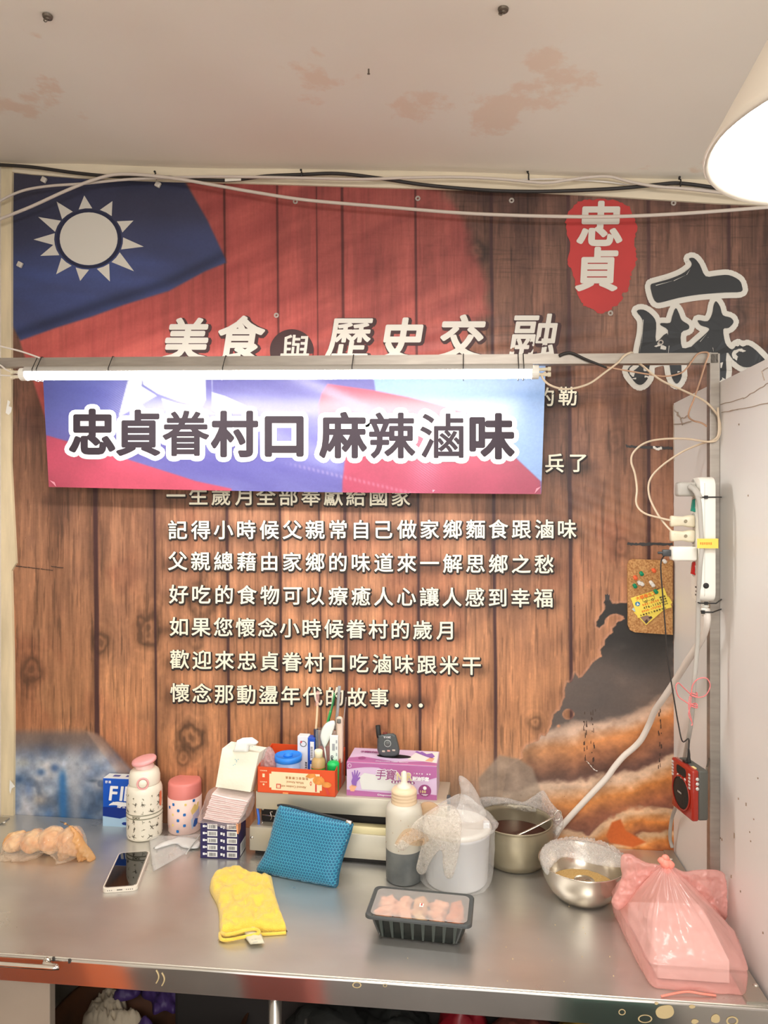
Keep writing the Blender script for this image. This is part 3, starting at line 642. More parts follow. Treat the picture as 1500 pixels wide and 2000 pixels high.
# washers and screws that hold the banner
g = G()
for x, y in ((577, 394), (816, 388), (999, 392), (1315, 397), (1192, 670-58), (1290, 669), (540, 616)): 
    p = BM(x, y, .001); g = G(); g.lathe([(.0025, 0), (.0065, 0), (.0062, .0018), (.0045, .0026), (.0025, .001)], 16, T(p.x, p.y, p.z, rx=math.pi/2), cap=False); g.build('washer', mat('grey_plastic', C(170, 160, 150), .5), banner)
g = G()
for x, y in ((88, 353), (310, 362), (41, 518)): # plastic clips with nails
    p = BM(x, y, .001); g.box(-.007, .007, -.008, 0, -.007, .007, T(p.x, p.y, p.z, ry=.5), bevel=.002); g.build('clip', mat('clear_grey_plastic', C(196, 188, 176), .35), banner); g = G()
# old torn-off tape, scars and stains
def bstrip(g, pts, w0, seed, lift=.0012):
    r = random.Random(seed); n = 14; P = spline([(a, b, 0) for a, b in pts], 8); V = []
    for i, p in enumerate(P):
        V.append(BM(p.x+r.uniform(-1, 1), p.y-w0/2*r.uniform(.5, 1.2), lift)); V.append(BM(p.x+r.uniform(-1, 1), p.y+w0/2*r.uniform(.5, 1.2), lift))
    g.add(V, [(2*i, 2*i+2, 2*i+3, 2*i+1) for i in range(len(P)-1)])
for pts, ww, sd in (([(1222, 871), (1250, 874), (1285, 874), (1313, 876)], 6, 1), ([(1225, 1062), (1250, 1063), (1280, 1062), (1314, 1063)], 6, 2), ([(1182, 1166), (1190, 1167)], 14, 4)):
    g = G(); bstrip(g, pts, ww, sd); g.build('tape_scar', mat('tape_scar', C(60, 58, 58), .5), banner)
g = G(); bstrip(g, [(1275, 873), (1283, 877), (1292, 875)], 6, 7, .002); g.build('paper_scrap', mat('chip_white', C(226, 224, 216), .6), banner); g = G(); bstrip(g, [(24, 1180), (26, 1190), (25, 1215)], 6, 8, .002)
g.build('paper_scrap', mat('chip_white', C(226, 224, 216), .6), banner); g = G(); bstrip(g, [(1146, 1486), (1160, 1502), (1167, 1505)], 2, 9, .002)
for pl_ in ([(22, 783), (27, 786), (24, 795), (30, 797), (29, 806), (24, 812), (18, 808)], [(26, 1519), (32, 1526), (36, 1532), (30, 1536), (27, 1547), (25, 1540)]):
    g2 = G(); poly2(g2, pl_, lambda a, b: BM(a, b, .0145)); g2.build('paint_chip', mat('chip_white', C(226, 224, 216), .6), banner)
g.build('paper_scrap', mat('chip_white', C(226, 224, 216), .6), banner)
g = G()
for x in (1143, 1157, 1289): 
    r = random.Random(x)
    for k in range(16):
        y = 1385+r.uniform(0, 125)*(.9 if x != 1289 else 1); p = BM(x+r.gauss(0, 2.2), y, .0009); w = r.uniform(.0006, .0018); hgt = r.uniform(.001, .007)
        g.add([p+Vector((-w, 0, -hgt)), p+Vector((w, 0, -hgt*.8)), p+Vector((w*.6, 0, hgt)), p+Vector((-w, 0, hgt*.7))], [(0, 1, 2, 3)])
for (x, y) in ((30, 1105), (55, 1108), (80, 1111), (100, 1106)): bstrip(g, [(x, y), (x+14, y+2), (x+24, y+3)], 2.0, x)
r = random.Random(77)
for k in range(60):
    x = r.uniform(40, 1300); y = r.uniform(1000, 1570); p = BM(x, y, .0009); w = r.uniform(.0004, .0010); g.add([p+Vector((-w, 0, 0)), p+Vector((0, 0, -w)), p+Vector((w, 0, 0)), p+Vector((0, 0, w))], [(0, 1, 2, 3)])
g.build('stain', mat('stain', C(70, 52, 42), .6), banner, kind='stuff')
# ================================================================== FRAME, TUBE LAMP, SIGN
steel = mat('brushed_tube_steel', C(168, 160, 150), .40, .7, noise=.18, nscale=14, nstretch=(1, 1, 8), bump=.04, bscale=120)
black_plastic = mat('black_plastic', C(32, 31, 30), .45); white_plastic = mat('white_plastic', C(236, 234, 224), .35); ivory = mat('ivory_plastic', C(226, 216, 190), .38, noise=.1, nscale=40)
grey_plastic = mat('grey_cable', C(178, 174, 166), .45)
FY = -.281
ra = PY(-40, 701, FY); rb = PY(1399, 691, FY)
fr = thing('metal_stand', 'square stainless steel frame of rail and post standing before the banner', 'metal frame', (rb.x, FY, TZ))
h = .020
g = G(); d = (rb-ra); g.add([ra+Vector((0, -h/2, 0)), rb+Vector((0, -h/2, 0)), rb+Vector((0, -h/2, -h)), ra+Vector((0, -h/2, -h)), ra+Vector((0, h/2, 0)), rb+Vector((0, h/2, 0)), rb+Vector((0, h/2, -h)), ra+Vector((0, h/2, -h))], [(0, 3, 2, 1), (4, 5, 6, 7), (0, 1, 5, 4), (3, 7, 6, 2), (0, 4, 7, 3), (1, 2, 6, 5)])
g.build('rail', steel, fr)
pt_ = PY(1395, 691, FY); g = G(); xp = PY(1395, 1200, FY).x
g.box(xp-.0112, xp+.0075, FY-h/2, FY+h/2, TZ, pt_.z-.001, bevel=.0012); g.build('post', steel, fr)
# LED tube
LY = FY-.014
la = PY(52, 731, LY); lb = PY(1040, 727, LY)
lamp = thing('tube_lamp', 'long glowing white tube lamp tied beneath the steel rail', 'lamp', ((la.x+lb.x)/2, LY, la.z))
g = G(); g.tube([la, lb], .0125, 20, False); g.build('glowing_tube', emitter('tube_light', (1, .97, .93, 1), TUBE_EMIT), lamp)
g = G()
n = 10
for i in range(n+1): pass
def half(g, a, b, r, up):
    V = []; m = 10
    for p in (a, b):
        for i in range(m+1):
            an = math.pi*i/m; V.append((p.x, p.y-math.cos(an)*r, p.z+up+math.sin(an)*r*.9))
        for i in range(m, -1, -1):
            an = math.pi*i/m; V.append((p.x, p.y-math.cos(an)*(r-.0015), p.z+up+math.sin(an)*(r-.0015)*.9))
    k = 2*(m+1); g.add(V, [(i, (i+1) % k, (i+1) % k+k, i+k) for i in range(k)])
half(g, la, lb, .0150, .0035); g.build('housing', mat('lamp_housing', C(186, 182, 174), .5), lamp)
for p, s_, in ((la, -1), (lb, 1)):
    g = G(); g.tube([p+Vector((-s_*.002, 0, 0)), p+Vector((s_*.012, 0, 0))], .0140, 20, False); g.build('end_cap', white_plastic, lamp)
    for dz in (.005, -.005):
        g = G(); g.tube([p+Vector((s_*.012, 0, dz)), p+Vector((s_*.030, 0, dz*1.1))], .0034, 8, False); g.tube([p+Vector((s_*.030, 0, dz*1.1)), p+Vector((s_*.036, 0, dz*1.1))], .0048, 8, False); g.build('connector', ivory, lamp)
for i, (px, w) in enumerate(((72, 2), (80, 1.6), (219, 1.2), (440, 1.2), (690, 1.4), (905, 1.6), (1012, 1.8), (1022, 1.6))): # ties round rail and tube
    c = PY(px, 718, LY); g = G(); rr = []
    zt = ra.z+(rb.z-ra.z)*(c.x-ra.x)/(rb.x-ra.x)
    zl = la.z+(lb.z-la.z)*(c.x-la.x)/(lb.x-la.x)
    loop = [(FY+.0115, zt+.001), (FY-.0115, zt+.001), (LY-.0175, zl+.008), (LY-.0172, zl-.004), (LY-.008, zl-.0155), (LY+.006, zl-.0155), (LY+.016, zl-.004), (FY+.0115, zt-.021), (FY+.0115, zt+.001)]
    if i in (2, 3, 4): loop = [(FY+.0115, zt+.001), (FY-.0115, zt+.001), (LY-.0172, zl+.009), (LY-.0165, zl+.004)]
    g.tube([(c.x, y, z) for y, z in loop], .0009, 6, False); g.build('tie', black_plastic, lamp)
# ---- foam sign
SY = -.052
sg = thing('shop_sign', 'wide glossy foam board sign printed with a flag and bold black Chinese letters', 'sign', (PY(570, 960, SY).x, SY, PY(570, 960, SY).z))
def q3(L): return [(a/2.5, 680+b/2.5) for a, b in L]
def q4(L): return [(500+a/2.143, 680+b/2.143) for a, b in L]
TL, TR, BR, BL = (82, 706), (1066, 704), (1057, 965), (95, 951)
ns, ms = 420, 112
A = np.linspace(0, 1, ns)[None, :]; B = np.linspace(0, 1, ms)[:, None]
def bil(i): return (TL[i]*(1-A)+TR[i]*A)*(1-B)+(BL[i]*(1-A)+BR[i]*A)*B
su, sv = bil(0), bil(1); sv = sv+2.5*np.sin(A*math.pi)*B
def signpaint(u, v):
    n = fbm(u/60, v/60, 0, 4, 200); n2 = fbm((u+v)/140, (v-u*.25)/30, 0, 3, 201)
    base = np.stack([96+30*(n2-.3), 92+34*(n2-.3), 162+26*(n2-.3)], -1)
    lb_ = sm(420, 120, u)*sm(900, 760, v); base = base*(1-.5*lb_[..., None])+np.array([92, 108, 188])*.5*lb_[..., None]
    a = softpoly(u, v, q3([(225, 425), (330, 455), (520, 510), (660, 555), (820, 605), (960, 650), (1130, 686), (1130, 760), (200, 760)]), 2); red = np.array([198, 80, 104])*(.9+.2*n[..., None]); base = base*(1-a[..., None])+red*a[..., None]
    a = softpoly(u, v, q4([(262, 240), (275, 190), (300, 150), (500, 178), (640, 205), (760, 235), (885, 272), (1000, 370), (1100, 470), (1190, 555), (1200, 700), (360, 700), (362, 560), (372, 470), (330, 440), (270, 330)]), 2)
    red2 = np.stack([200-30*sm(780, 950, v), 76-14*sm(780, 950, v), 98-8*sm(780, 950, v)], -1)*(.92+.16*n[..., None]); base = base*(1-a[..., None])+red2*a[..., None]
    a = softpoly(u, v, q4([(480, 40), (500, 178), (640, 205), (760, 235), (885, 272), (1000, 370), (1100, 470), (1190, 555), (1260, 560), (1260, 40)]), 2); lb = np.array([142, 176, 226])+0*n[..., None]; base = base*(1-a[..., None])+lb*a[..., None]
    for P, s_ in ((q3([(650, 60), (580, 335), (765, 232), (690, 185), (720, 60)]), .95), (q3([(690, 60), (700, 178), (770, 222), (870, 258), (985, 285), (1004, 250), (1004, 60)]), .95), (q3([(1035, 60), (1035, 215), (1100, 235), (1240, 300), (1180, 318), (1060, 318), (1035, 300)]), .85), (q3([(790, 245), (808, 302), (900, 306), (1000, 320), (1045, 320), (960, 285), (870, 272)]), .9)):
        k = softpoly(u, v, P, 1.5)*s_; base = base*(1-k[..., None])+np.array([232, 236, 246])*k[..., None]
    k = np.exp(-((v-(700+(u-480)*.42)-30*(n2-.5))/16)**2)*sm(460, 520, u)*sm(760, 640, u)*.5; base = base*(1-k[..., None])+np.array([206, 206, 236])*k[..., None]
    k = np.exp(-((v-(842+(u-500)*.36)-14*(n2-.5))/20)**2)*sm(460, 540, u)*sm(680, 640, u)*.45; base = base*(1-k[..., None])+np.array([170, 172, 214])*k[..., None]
    for cx0, cy0 in ((240, 800), (830, 905)): # fine woven lines
        k = (.5+.5*np.sin((u*.52+v*.85)*1.7))*np.exp(-(((u-cx0)/30)**2+((v-cy0)/60)**2))*.35; base = base*(1-k[..., None])+np.array([214, 206, 236])*k[..., None]
    k = sm(6, 0, np.abs(v-(905+(u-560)*.24)))*(.5+.5*np.sin(u*.7))*sm(540, 600, u)*sm(900, 840, u)*.35; base = base*(1-k[..., None])+np.array([222, 190, 214])*k[..., None]
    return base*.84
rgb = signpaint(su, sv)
ax_, by_, cz_ = (-sn+cs*(su-750)/F), (cs+sn*(su-750)/F), (1000-sv)/F; tt = (SY+CD)/by_
XYZ = np.stack([ax_*tt, np.full(su.shape, SY)+.0006*np.sin(su/60), CZ+cz_*tt], -1)
me = bpy.data.meshes.new('face_print'); me.vertices.add(ns*ms); me.vertices.foreach_set('co', XYZ.ravel())
i0 = (np.arange(ms-1)[:, None]*ns+np.arange(ns-1)[None, :]).ravel(); Q = np.stack([i0, i0+ns, i0+1+ns, i0+1], -1)
me.loops.add(Q.size); me.polygons.add(len(Q)); me.loops.foreach_set('vertex_index', Q.ravel().astype(np.int32)); me.polygons.foreach_set('loop_start', (np.arange(len(Q))*4).astype(np.int32)); me.update()
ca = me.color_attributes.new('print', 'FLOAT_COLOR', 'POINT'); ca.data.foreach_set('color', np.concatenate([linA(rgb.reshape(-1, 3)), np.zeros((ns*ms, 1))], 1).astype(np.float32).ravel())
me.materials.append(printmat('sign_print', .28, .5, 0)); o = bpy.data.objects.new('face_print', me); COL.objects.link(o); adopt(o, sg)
edge = [XYZ[j, i] for j, i in ((0, 0), (0, ns-1), (ms-1, ns-1), (ms-1, ns//2), (ms-1, 0))]
g = G(); V = [Vector(e)+Vector((0, .0022, 0)) for e in edge]+[Vector(e)+Vector((0, .0055, 0)) for e in edge]
g.add(V, [(i, (i+1) % 5, (i+1) % 5+5, i+5) for i in range(5)]+[(4, 3, 2, 1, 0), (5, 6, 7, 8, 9)]); g.build('foam_core', mat('foam_white', C(228, 206, 206), .6), sg)
for px in (160, 560, 980):
    p = PY(px, 780, SY); g = G(); g.box(p.x-.02, p.x+.02, SY+.006, -.0045, p.z-.02, p.z+.02, bevel=.002); g.build('standoff_block', mat('foam_white', C(228, 206, 206), .6), sg)
def SM(px, py, lift=.001): p = PY(px, py, SY-lift); return p
g = G(); gw = G(); hh = 92
for i, ch in enumerate('忠貞眷村口'):
    x = (180, 270, 363, 458, 555)[i]; textbox(gw, ch, lambda a, b: SM(a, b, .0012), x-47, x+47, 844+i*1.2, hh, 12.5, n=12); textbox(g, ch, lambda a, b: SM(a, b, .0020), x-47, x+47, 844+i*1.2, hh, (3.6, 3.0, 2.2, 3.4, 3.7)[i], n=8)
for i, ch in enumerate('麻辣滷味'):
    x = (670, 766, 863, 961)[i]; textbox(gw, ch, lambda a, b: SM(a, b, .0012), x-47, x+47, 850+i*.6, hh, 12.5, n=12); textbox(g, ch, lambda a, b: SM(a, b, .0020), x-47, x+47, 850+i*.6, hh, (3.2, 2.4, 1.5, 3.5)[i], n=8)
gw.build('letter_outline', mat('sign_white', C(240, 242, 238), .3), sg); g.build('lettering', mat('sign_black', C(52, 44, 50), .7, spec=.2), sg)
g = G()
for (a, b) in (((97, 938), (110, 951)), ((1057, 950), (1044, 964)), ((845, 962), (850, 957))):
    g = G(); p = SM(*a, .0016); q = SM(*b, .0016); m_ = SM((a[0]+b[0])/2+(3 if a[0] < 500 else -3), (a[1]+b[1])/2-3, .003); g.add([p, q, m_], [(0, 1, 2)]); g.build('bent_corner', mat('pink_edge', C(222, 150, 166), .4), sg)
# ================================================================== CABLES ALONG THE TOP
def cable(name, label, pts, r, m, cat='cable', n=10, group=None):
    """pts: (px, py, Y)"""
    g = G(); g.tube([PY(*p) for p in pts], r, n); o = g.build(name, m, None, True); return tag(o, label, cat, group)
bc = mat('black_cable', C(44, 40, 38), .5); gc = mat('grey_white_cable', C(196, 184, 172), .5); wc = mat('white_cable', C(222, 214, 204), .45); crm = mat('cream_cord', C(214, 196, 170), .45); crm2 = mat('tan_cord', C(190, 152, 124), .45)
def yy(P, Y): return [(a, b, Y) for a, b in P]
cable('black_cable', 'thick black cable clipped along the strip under the ceiling', yy([(-20, 321), (60, 326), (150, 338), (230, 345), (305, 345), (380, 350), (450, 352), (520, 344), (590, 341), (660, 339), (740, 348), (820, 360), (900, 368), (980, 373), (1060, 374), (1150, 371), (1220, 367), (1290, 360), (1328, 358), (1400, 367), (1520, 385)], -.024), .0042, bc)
cable('grey_cable', 'grey cable rising from the left edge and running behind the black cable', yy([(-20, 406), (12, 386), (50, 371), (100, 363), (160, 359), (230, 352), (300, 348), (420, 345), (560, 347), (700, 350), (800, 347), (900, 346), (980, 350), (1060, 357), (1105, 352), (1150, 346), (1190, 345), (1230, 355), (1280, 364), (1330, 368), (1420, 378), (1520, 392)], -.034), .0034, gc)
cable('white_cable', 'white cable sagging across the top of the flag and the red seal', yy([(-20, 438), (0, 428), (60, 404), (130, 372), (190, 349), (240, 340), (330, 347), (420, 362), (500, 376), (600, 391), (750, 404), (900, 416), (1050, 422), (1200, 423), (1350, 416), (1520, 403)], -.045), .0040, gc)
cable('thin_white_wire', 'thin white wire lying on the cream strip beside the black cable', yy([(1000, 352), (1050, 350), (1100, 350), (1180, 355), (1240, 362), (1300, 364), (1400, 372), (1520, 384)], -.016), .0022, wc)
for i, (px, py) in enumerate(((305, 345), (590, 342), (1032, 345), (1328, 357))):
    p = PY(px, py, -.024); g = G(); g.tube([p+Vector((-.002, .002, .010)), p+Vector((0, -.006, .004)), p+Vector((0, -.006, -.005)), p+Vector((.001, 0, -.008))], .0018, 6); g.lathe([(.0001, 0), (.0028, 0), (.0028, .002), (.0001, .002)], 10, T(p.x-.002, p.y-.003, p.z+.011, rx=math.pi/2))
    tag(g.build('cable_clip', black_plastic), ('small black clip on the black cable above the flag', 'small black clip on the black cable above the word title', 'small black clip on the grey cable right of the ceiling centre', 'small black clip on the black cable near the white pendant lamp')[i], 'clip', 'cable clips under the ceiling')
g = G(); p = PY(455, 351, -.030); g.box(p.x-.021, p.x+.021, p.y-.0005, p.y+.0005, p.z-.0035, p.z+.0035, T(0, 0, 0)); tag(g.build('tape_tag', mat('tag_white', C(226, 220, 206), .5)), 'torn scrap of white tape on the black cable above the red flag', 'tape')
# ceiling hooks and nails
for i, (px, py) in enumerate(((93, 31), (983, 17))):
    b = ray(px, py); X = 0
    p = PZ(px, py, 2.46)
    z = ceilz(p.x)
    p = PZ(px, py, z); g = G(); g.lathe([(.0001, -.001), (.009, -.001), (.008, -.005), (.004, -.006), (.0035, -.008), (.0001, -.009)], 16, T(p.x, p.y, z+.001)); g.tube([(p.x, p.y, z-.006), (p.x-.003, p.y, z-.010), (p.x-.007, p.y, z-.008), (p.x-.006, p.y, z-.004)], .0011, 6)
    tag(g.build('ceiling_hook', mat('rusty_metal', C(110, 100, 88), .45, .7)), ('small metal hook in the ceiling at the far left', 'small metal hook in the ceiling right of centre')[i], 'hook', 'ceiling hooks')
p = PZ(720, 137, ceilz(0)); g = G(); g.lathe([(.0001, .002), (.0016, .002), (.0016, -.006), (.0030, -.007), (.0001, -.008)], 8, T(p.x, p.y, p.z)); tag(g.build('nail', mat('rusty_metal', C(110, 100, 88), .45, .7)), 'tiny dark nail in the middle of the ceiling', 'nail')
# ================================================================== PENDANT LAMP
pt0 = .678; pc = PT(750+.477/pt0*F, 1000-.36/pt0*F, pt0); R0 = .156
pl_ = thing('pendant_lamp', 'white cone pendant lamp glowing at the upper right corner', 'lamp', pc)
M = T(pc.x, pc.y, pc.z)
prof = [(R0-.006, .004), (R0-.001, -.002), (R0+.002, .002), (R0-.004, .012), (.118, .075), (.075, .155), (.052, .20), (.042, .235), (.040, .25), (.0001, .252)]
g = G(); g.lathe(prof, 64, M, cap=False); g.lathe([(.0001, .246), (.036, .245), (.05, .195), (.072, .152), (.114, .073), (R0-.007, .012), (R0-.006, .004)], 64, M, cap=False)
o = g.build('shade', mat('lamp_shade_enamel', C(226, 216, 200), .4), pl_, True)
g = G(); g.lathe([(.0001, .008), (.08, .010), (R0-.010, .016)], 48, M, cap=False); g.build('diffuser', emitter('pendant_light', (1, .98, .95, 1), PENDANT_EMIT), pl_, True)
g = G(); g.lathe([(.0001, .252), (.022, .252), (.020, .30), (.008, .31), (.0001, .312)], 24, M); g.build('lamp_holder', white_plastic, pl_, True)
g = G(); g.tube([(pc.x, pc.y, pc.z+.31), (pc.x, pc.y, ceilz(pc.x)+.004)], .004, 8, False); g.build('cord', wc, pl_, True)
# ================================================================== WIRES ROUND THE POST
WY = FY-.016
cable('white_lamp_cord', 'white cord looping from the tube lamp end over the rail', yy([(1066, 727), (1058, 735), (1074, 752), (1107, 760), (1149, 750), (1182, 727), (1206, 709), (1218, 696)], WY)+[(1228, 690, FY-.012), (1236, 690, FY+.012), (1244, 706, FY+.014), (1257, 716, WY), (1290, 742, WY), (1335, 763, WY), (1374, 782, WY), (1395, 802, WY-.004), (1405, 820, WY), (1405, 850, WY), (1389, 863, WY), (1340, 857, -.24), (1290, 858, -.2), (1258, 866, -.2), (1237, 884, -.2), (1233, 902, -.2), (1240, 925, -.2), (1244, 955, -.2), (1243, 984, -.21), (1258, 1002, -.24), (1290, 1012, -.29), (1318, 1018, -.322)], .0021, crm, 'cord')
cable('cream_plug_cord', 'cream cord crossing below the other and ending in the lower plug', [(1402, 796, WY-.008), (1404, 840, WY-.008), (1396, 858, WY-.006), (1366, 868, -.26), (1330, 884, -.22), (1290, 912, -.2), (1269, 938, -.2), (1268, 968, -.22), (1282, 1000, -.26), (1300, 1025, -.30), (1318, 1044, -.322)], .0020, crm, 'cord')
cable('tan_cord', 'tan brown twin cord hanging from the frame corner beside the post', [(1350, 708, FY-.012), (1362, 692, FY-.012), (1376, 688, FY-.013), (1384, 692, WY), (1377, 712, WY), (1366, 748, WY), (1355, 780, WY), (1347, 800, WY), (1345, 814, WY+.01), (1355, 822, WY+.03), (1370, 826, WY+.03), (1381, 833, FY+.01)], .0017, crm2, 'cord')
cable('sleeved_cord', 'thin beige cord sagging under the rail right of the black sleeve', [(1180, 716, WY), (1230, 725, WY), (1266, 731, WY), (1299, 735, WY), (1329, 729, WY), (1344, 716, WY), (1350, 706, FY-.012)], .0016, crm2, 'cord')
g = G(); g.tube([PY(*p) for p in [(1092, 695, FY-.014), (1104, 690, FY-.014), (1118, 690, FY-.014), (1140, 700, FY-.015), (1162, 709, WY), (1185, 718, WY)]], lambda q: .0034*(1-.35*q), 8)
tag(g.build('black_sleeve', bc, None, True), 'black tape sleeve wrapped round wires on top of the rail', 'sleeve')
cable('left_lamp_wire', 'white wire coming from the left to the tie at the rail end', yy([(-20, 668), (0, 676), (40, 686), (78, 699)], FY-.012), .0020, wc, 'cord')
for i, P in enumerate(([(-20, 708), (0, 713), (12, 722), (28, 728), (40, 729)], [(-20, 735), (0, 733), (20, 734), (40, 734)])):
    cable('lamp_lead', ('upper white lead entering the left end of the tube lamp', 'lower white lead entering the left end of the tube lamp')[i], yy(P, LY), .0018, wc, 'cord')
# ================================================================== POWER STRIP
SX0 = PY(1392, 1100, -.335).x
ps = thing('power_strip', 'white upright power strip with green and red switches tied to the post', 'power strip', (SX0-.02, -.33, 1.4))
yb0, yb1 = -.352, FY-h/2-.0005
z1 = PY(1380, 931, yb0).z; z0 = PY(1380, 1177, yb0).z
b = bmesh.new(); prf = rrect(yb0, yb1, z0, z1, .018, 6); tk = .028
x1 = SX0; x0_ = SX0-tk
g = G(); n = len(prf)
rings = [(x1, .96), (x1-.002, 1.0), (x0_+.006, 1.0), (x0_+.001, .96), (x0_, .86)]
cy_, cz2 = (yb0+yb1)/2, (z0+z1)/2; V = []
for X, k in rings:
    for (y, z) in prf:
        ky = k; V.append((X, cy_+(y-cy_)*ky, cz2+(z-cz2)*(1-(1-k)*.2)))
g.add(V, [(j*n+i, j*n+(i+1) % n, (j+1)*n+(i+1) % n, (j+1)*n+i) for j in range(4) for i in range(n)]+[tuple(range(n))[::-1], tuple(4*n+i for i in range(n))])
g.build('body', white_plastic, ps, 'auto')
def onface(py): return PX(1356, py, x0_).z
def sx(px, py, Y): p = PY(px, py, Y); return p
def facez(py): return CZ+(1000-py)/F*dep((x0_, cy_, 0))
for py, c, nm in ((987, C(20, 150, 130), 'green_switch'), (1110, C(196, 30, 30), 'red_switch')):
    z = facez(py); g = G(); M = T(x0_, cy_-.002, z); g.prism([(-.006, -.011), (0, -.013), (.001, .013), (-.003, .011)], .011, M); o = g.build('switch', mat(nm, c, .25), ps); tag(o, nm.replace('_', ' '))
for py in (950, 985, 1017, 1049, 1081, 1112):
    z = facez(py); g = G(); g.lathe([(.0001, .0003), (.013, .0003), (.014, .0010), (.0145, 0)], 20, T(x0_, cy_+.010, z, ry=-math.pi/2)); g.build('socket', mat('socket_grey', C(190, 188, 180), .4), ps)
    g = G()
    for dz in (.005, -.005): g.box(x0_-.0016, x0_+.001, cy_+.006, cy_+.014, z+dz-.001, z+dz+.001)
    g.build('socket_slot', mat('dark_slot', C(60, 56, 52), .6), ps)
z = PY(1380, 1144, yb0).z; g = G(); g.lathe([(.0001, .003), (.003, .003), (.0048, .002), (.0055, 0)], 20, T(PY(1379, 1144, yb0).x, yb0, z, rx=math.pi/2)); g.build('fuse_cap', black_plastic, ps)
g = G(); xx = PY(1376, 1060, yb0).x; g.box(xx-.0002, xx+.0006, yb0-.0003, yb0+.001, z0+.012, z1-.012); g.build('seam', mat('seam_grey', C(190, 186, 176), .5), ps)
g = G(); V = []
for (py, w) in ((1142, 3), (1150, 2), (1157, 3)):
    z = facez(py+4); g.box(x0_-.0004, x0_+.001, cy_-.010, cy_-.010+w*.003, z-.0015, z+.0015)
g.build('print_mark', mat('dark_slot', C(60, 56, 52), .6), ps)
xc = SX0-.012
g = G(); pz0 = z0
for k in range(4): g.lathe([(.0055, 0), (.0075, .001), (.0075, .004), (.0055, .005)], 14, T(xc+.002, cy_, z0-.006-k*.0065, rx=.1))
g.lathe([(.005, -.03), (.006, 0)], 14, T(xc+.002, cy_, z0)); g.build('strain_relief', white_plastic, ps, True)
# zip ties
for i, py in enumerate((971, 1179, 1198)):
    z = PY(1385, py, yb0).z; g = G(); xr_ = xp+.0085; Yf = yb0-.0012 if i < 2 else -.335; xl = x0_-.0012 if i < 2 else xc-.006
    if i == 1: z = z0-.001
    lp = [(xl, Yf+.02, z), (xl, Yf+.002, z), (xl+.002, Yf, z), (SX0, Yf, z), (xr_+.001, FY-.013, z+.001), (xr_+.001, FY+.012, z+.001), (xp-.012, FY+.012, z)]
    g.tube(lp, .0014, 6, False); g.box(SX0-.021, SX0-.015, Yf-.0028, Yf+.001, z-.003, z+.003)
    tag(g.build('cable_tie', black_plastic), ('upper black cable tie round the power strip and post', 'black cable tie at the foot of the power strip', 'lowest black cable tie holding the thick white cable')[i], 'cable tie', 'cable ties on the post')
# plugs
def plug(py, label, body, up):
    z = facez(py); yc = cy_+.006; t = thing(up, label, 'plug', (x0_, yc, z)); M = T(x0_, yc, z, ry=-math.pi/2)
    return t, M, yc, z
for i, py in enumerate((1018, 1047)):
    t, M, yc, z = plug(py, ('cream two-pin plug in the power strip, the upper of two', 'cream two-pin plug in the power strip, the lower of two')[i], 0, 'plug')
    t['group'] = 'cream plugs in the power strip'
    V = []; g = G()
    for (q, w, hh_) in ((.0005, .0125, .0105), (.004, .0135, .0115), (.012, .0125, .0108), (.022, .0095, .0085), (.032, .0088, .0090), (.042, .0110, .0100), (.044, .0100, .009)):
        for a in range(20):
            an = a/20*6.2832; V.append(Vector((hh_*1.08*abs(math.cos(an))**.6*(1 if math.cos(an) > 0 else -1), w*.55*abs(math.sin(an))**.6*(1 if math.sin(an) > 0 else -1)*1.3, q)))
    g.add(V, [(j*20+k, j*20+(k+1) % 20, (j+1)*20+(k+1) % 20, (j+1)*20+k) for j in range(6) for k in range(20)]+[tuple(range(19, -1, -1)), tuple(120+k for k in range(20))], M)
    g.build('plug_body', ivory, t, True)
    g = G(); g.lathe([(.0001, .001), (.0022, .001), (.003, .0004), (.0032, 0)], 14, T(x0_-.018, yc-.0088, z, rx=math.pi/2)); g.build('screw', mat('plug_screw', C(150, 140, 118), .4, .5), t)
z = facez(1081); yc = cy_-.004; t = thing('usb_adapter', 'white cube phone charger plugged into the power strip', 'charger', (x0_, yc, z))
g = G(); g.box(x0_-.046, x0_-.0005, yc-.014, yc+.014, z-.0135, z+.0135, bevel=.004, seg=3); g.build('charger_body', white_plastic, t, 'auto')
g = G(); g.box(x0_-.062, x0_-.0455, yc-.0035, yc+.0035, z-.0055, z+.0075, bevel=.002); g.tube([(x0_-.070, yc, z+.001), (x0_-.061, yc, z+.001)], .0025, 8, False)
tag(g.build('usb_plug', mat('dark_grey_plastic', C(62, 64, 66), .4), None, 'auto'), 'dark grey cable plug in the white phone charger', 'plug')
z = facez(955); t = thing('angled_grey_plug', 'grey right-angle plug at the top of the power strip', 'plug', (x0_, cy_+.004, z))
g = G(); g.box(x0_-.034, x0_-.0005, cy_-.010, cy_+.018, z-.014, z+.013, bevel=.005, seg=3); g.build('plug_body', grey_plastic, t, 'auto')
g = G(); g.tube([(x0_-.012, cy_-.012, z+.004), (x0_-.008, cy_-.030, z-.004), (x0_-.004, yb0-.008, z-.018)], .0058, 12); g.build('cable_neck', grey_plastic, t, True)
gx = PY(1366, 985, yb0-.008)
cable('long_grey_cable', 'flat grey cable hanging straight down in front of the power strip', [(1362, 966, yb0-.008), (1366, 985, yb0-.008), (1369, 1030, yb0-.008), (1371, 1070, yb0-.008), (1367, 1110, yb0-.006), (1364, 1180, -.34), (1362, 1260, -.33), (1356, 1330, -.33), (1351, 1400, -.31), (1345, 1440, -.28), (1339, 1470, -.22), (1334, 1500, -.16)], .0042, grey_plastic)
cable('short_grey_cable', 'grey cable end hanging below the red radio', [(1330, 1530, -.14), (1322, 1570, -.10), (1313, 1595, -.05), (1309, 1620, -.035), (1309, 1640, -.02), (1313, 1655, -.02)], .0040, grey_plastic)
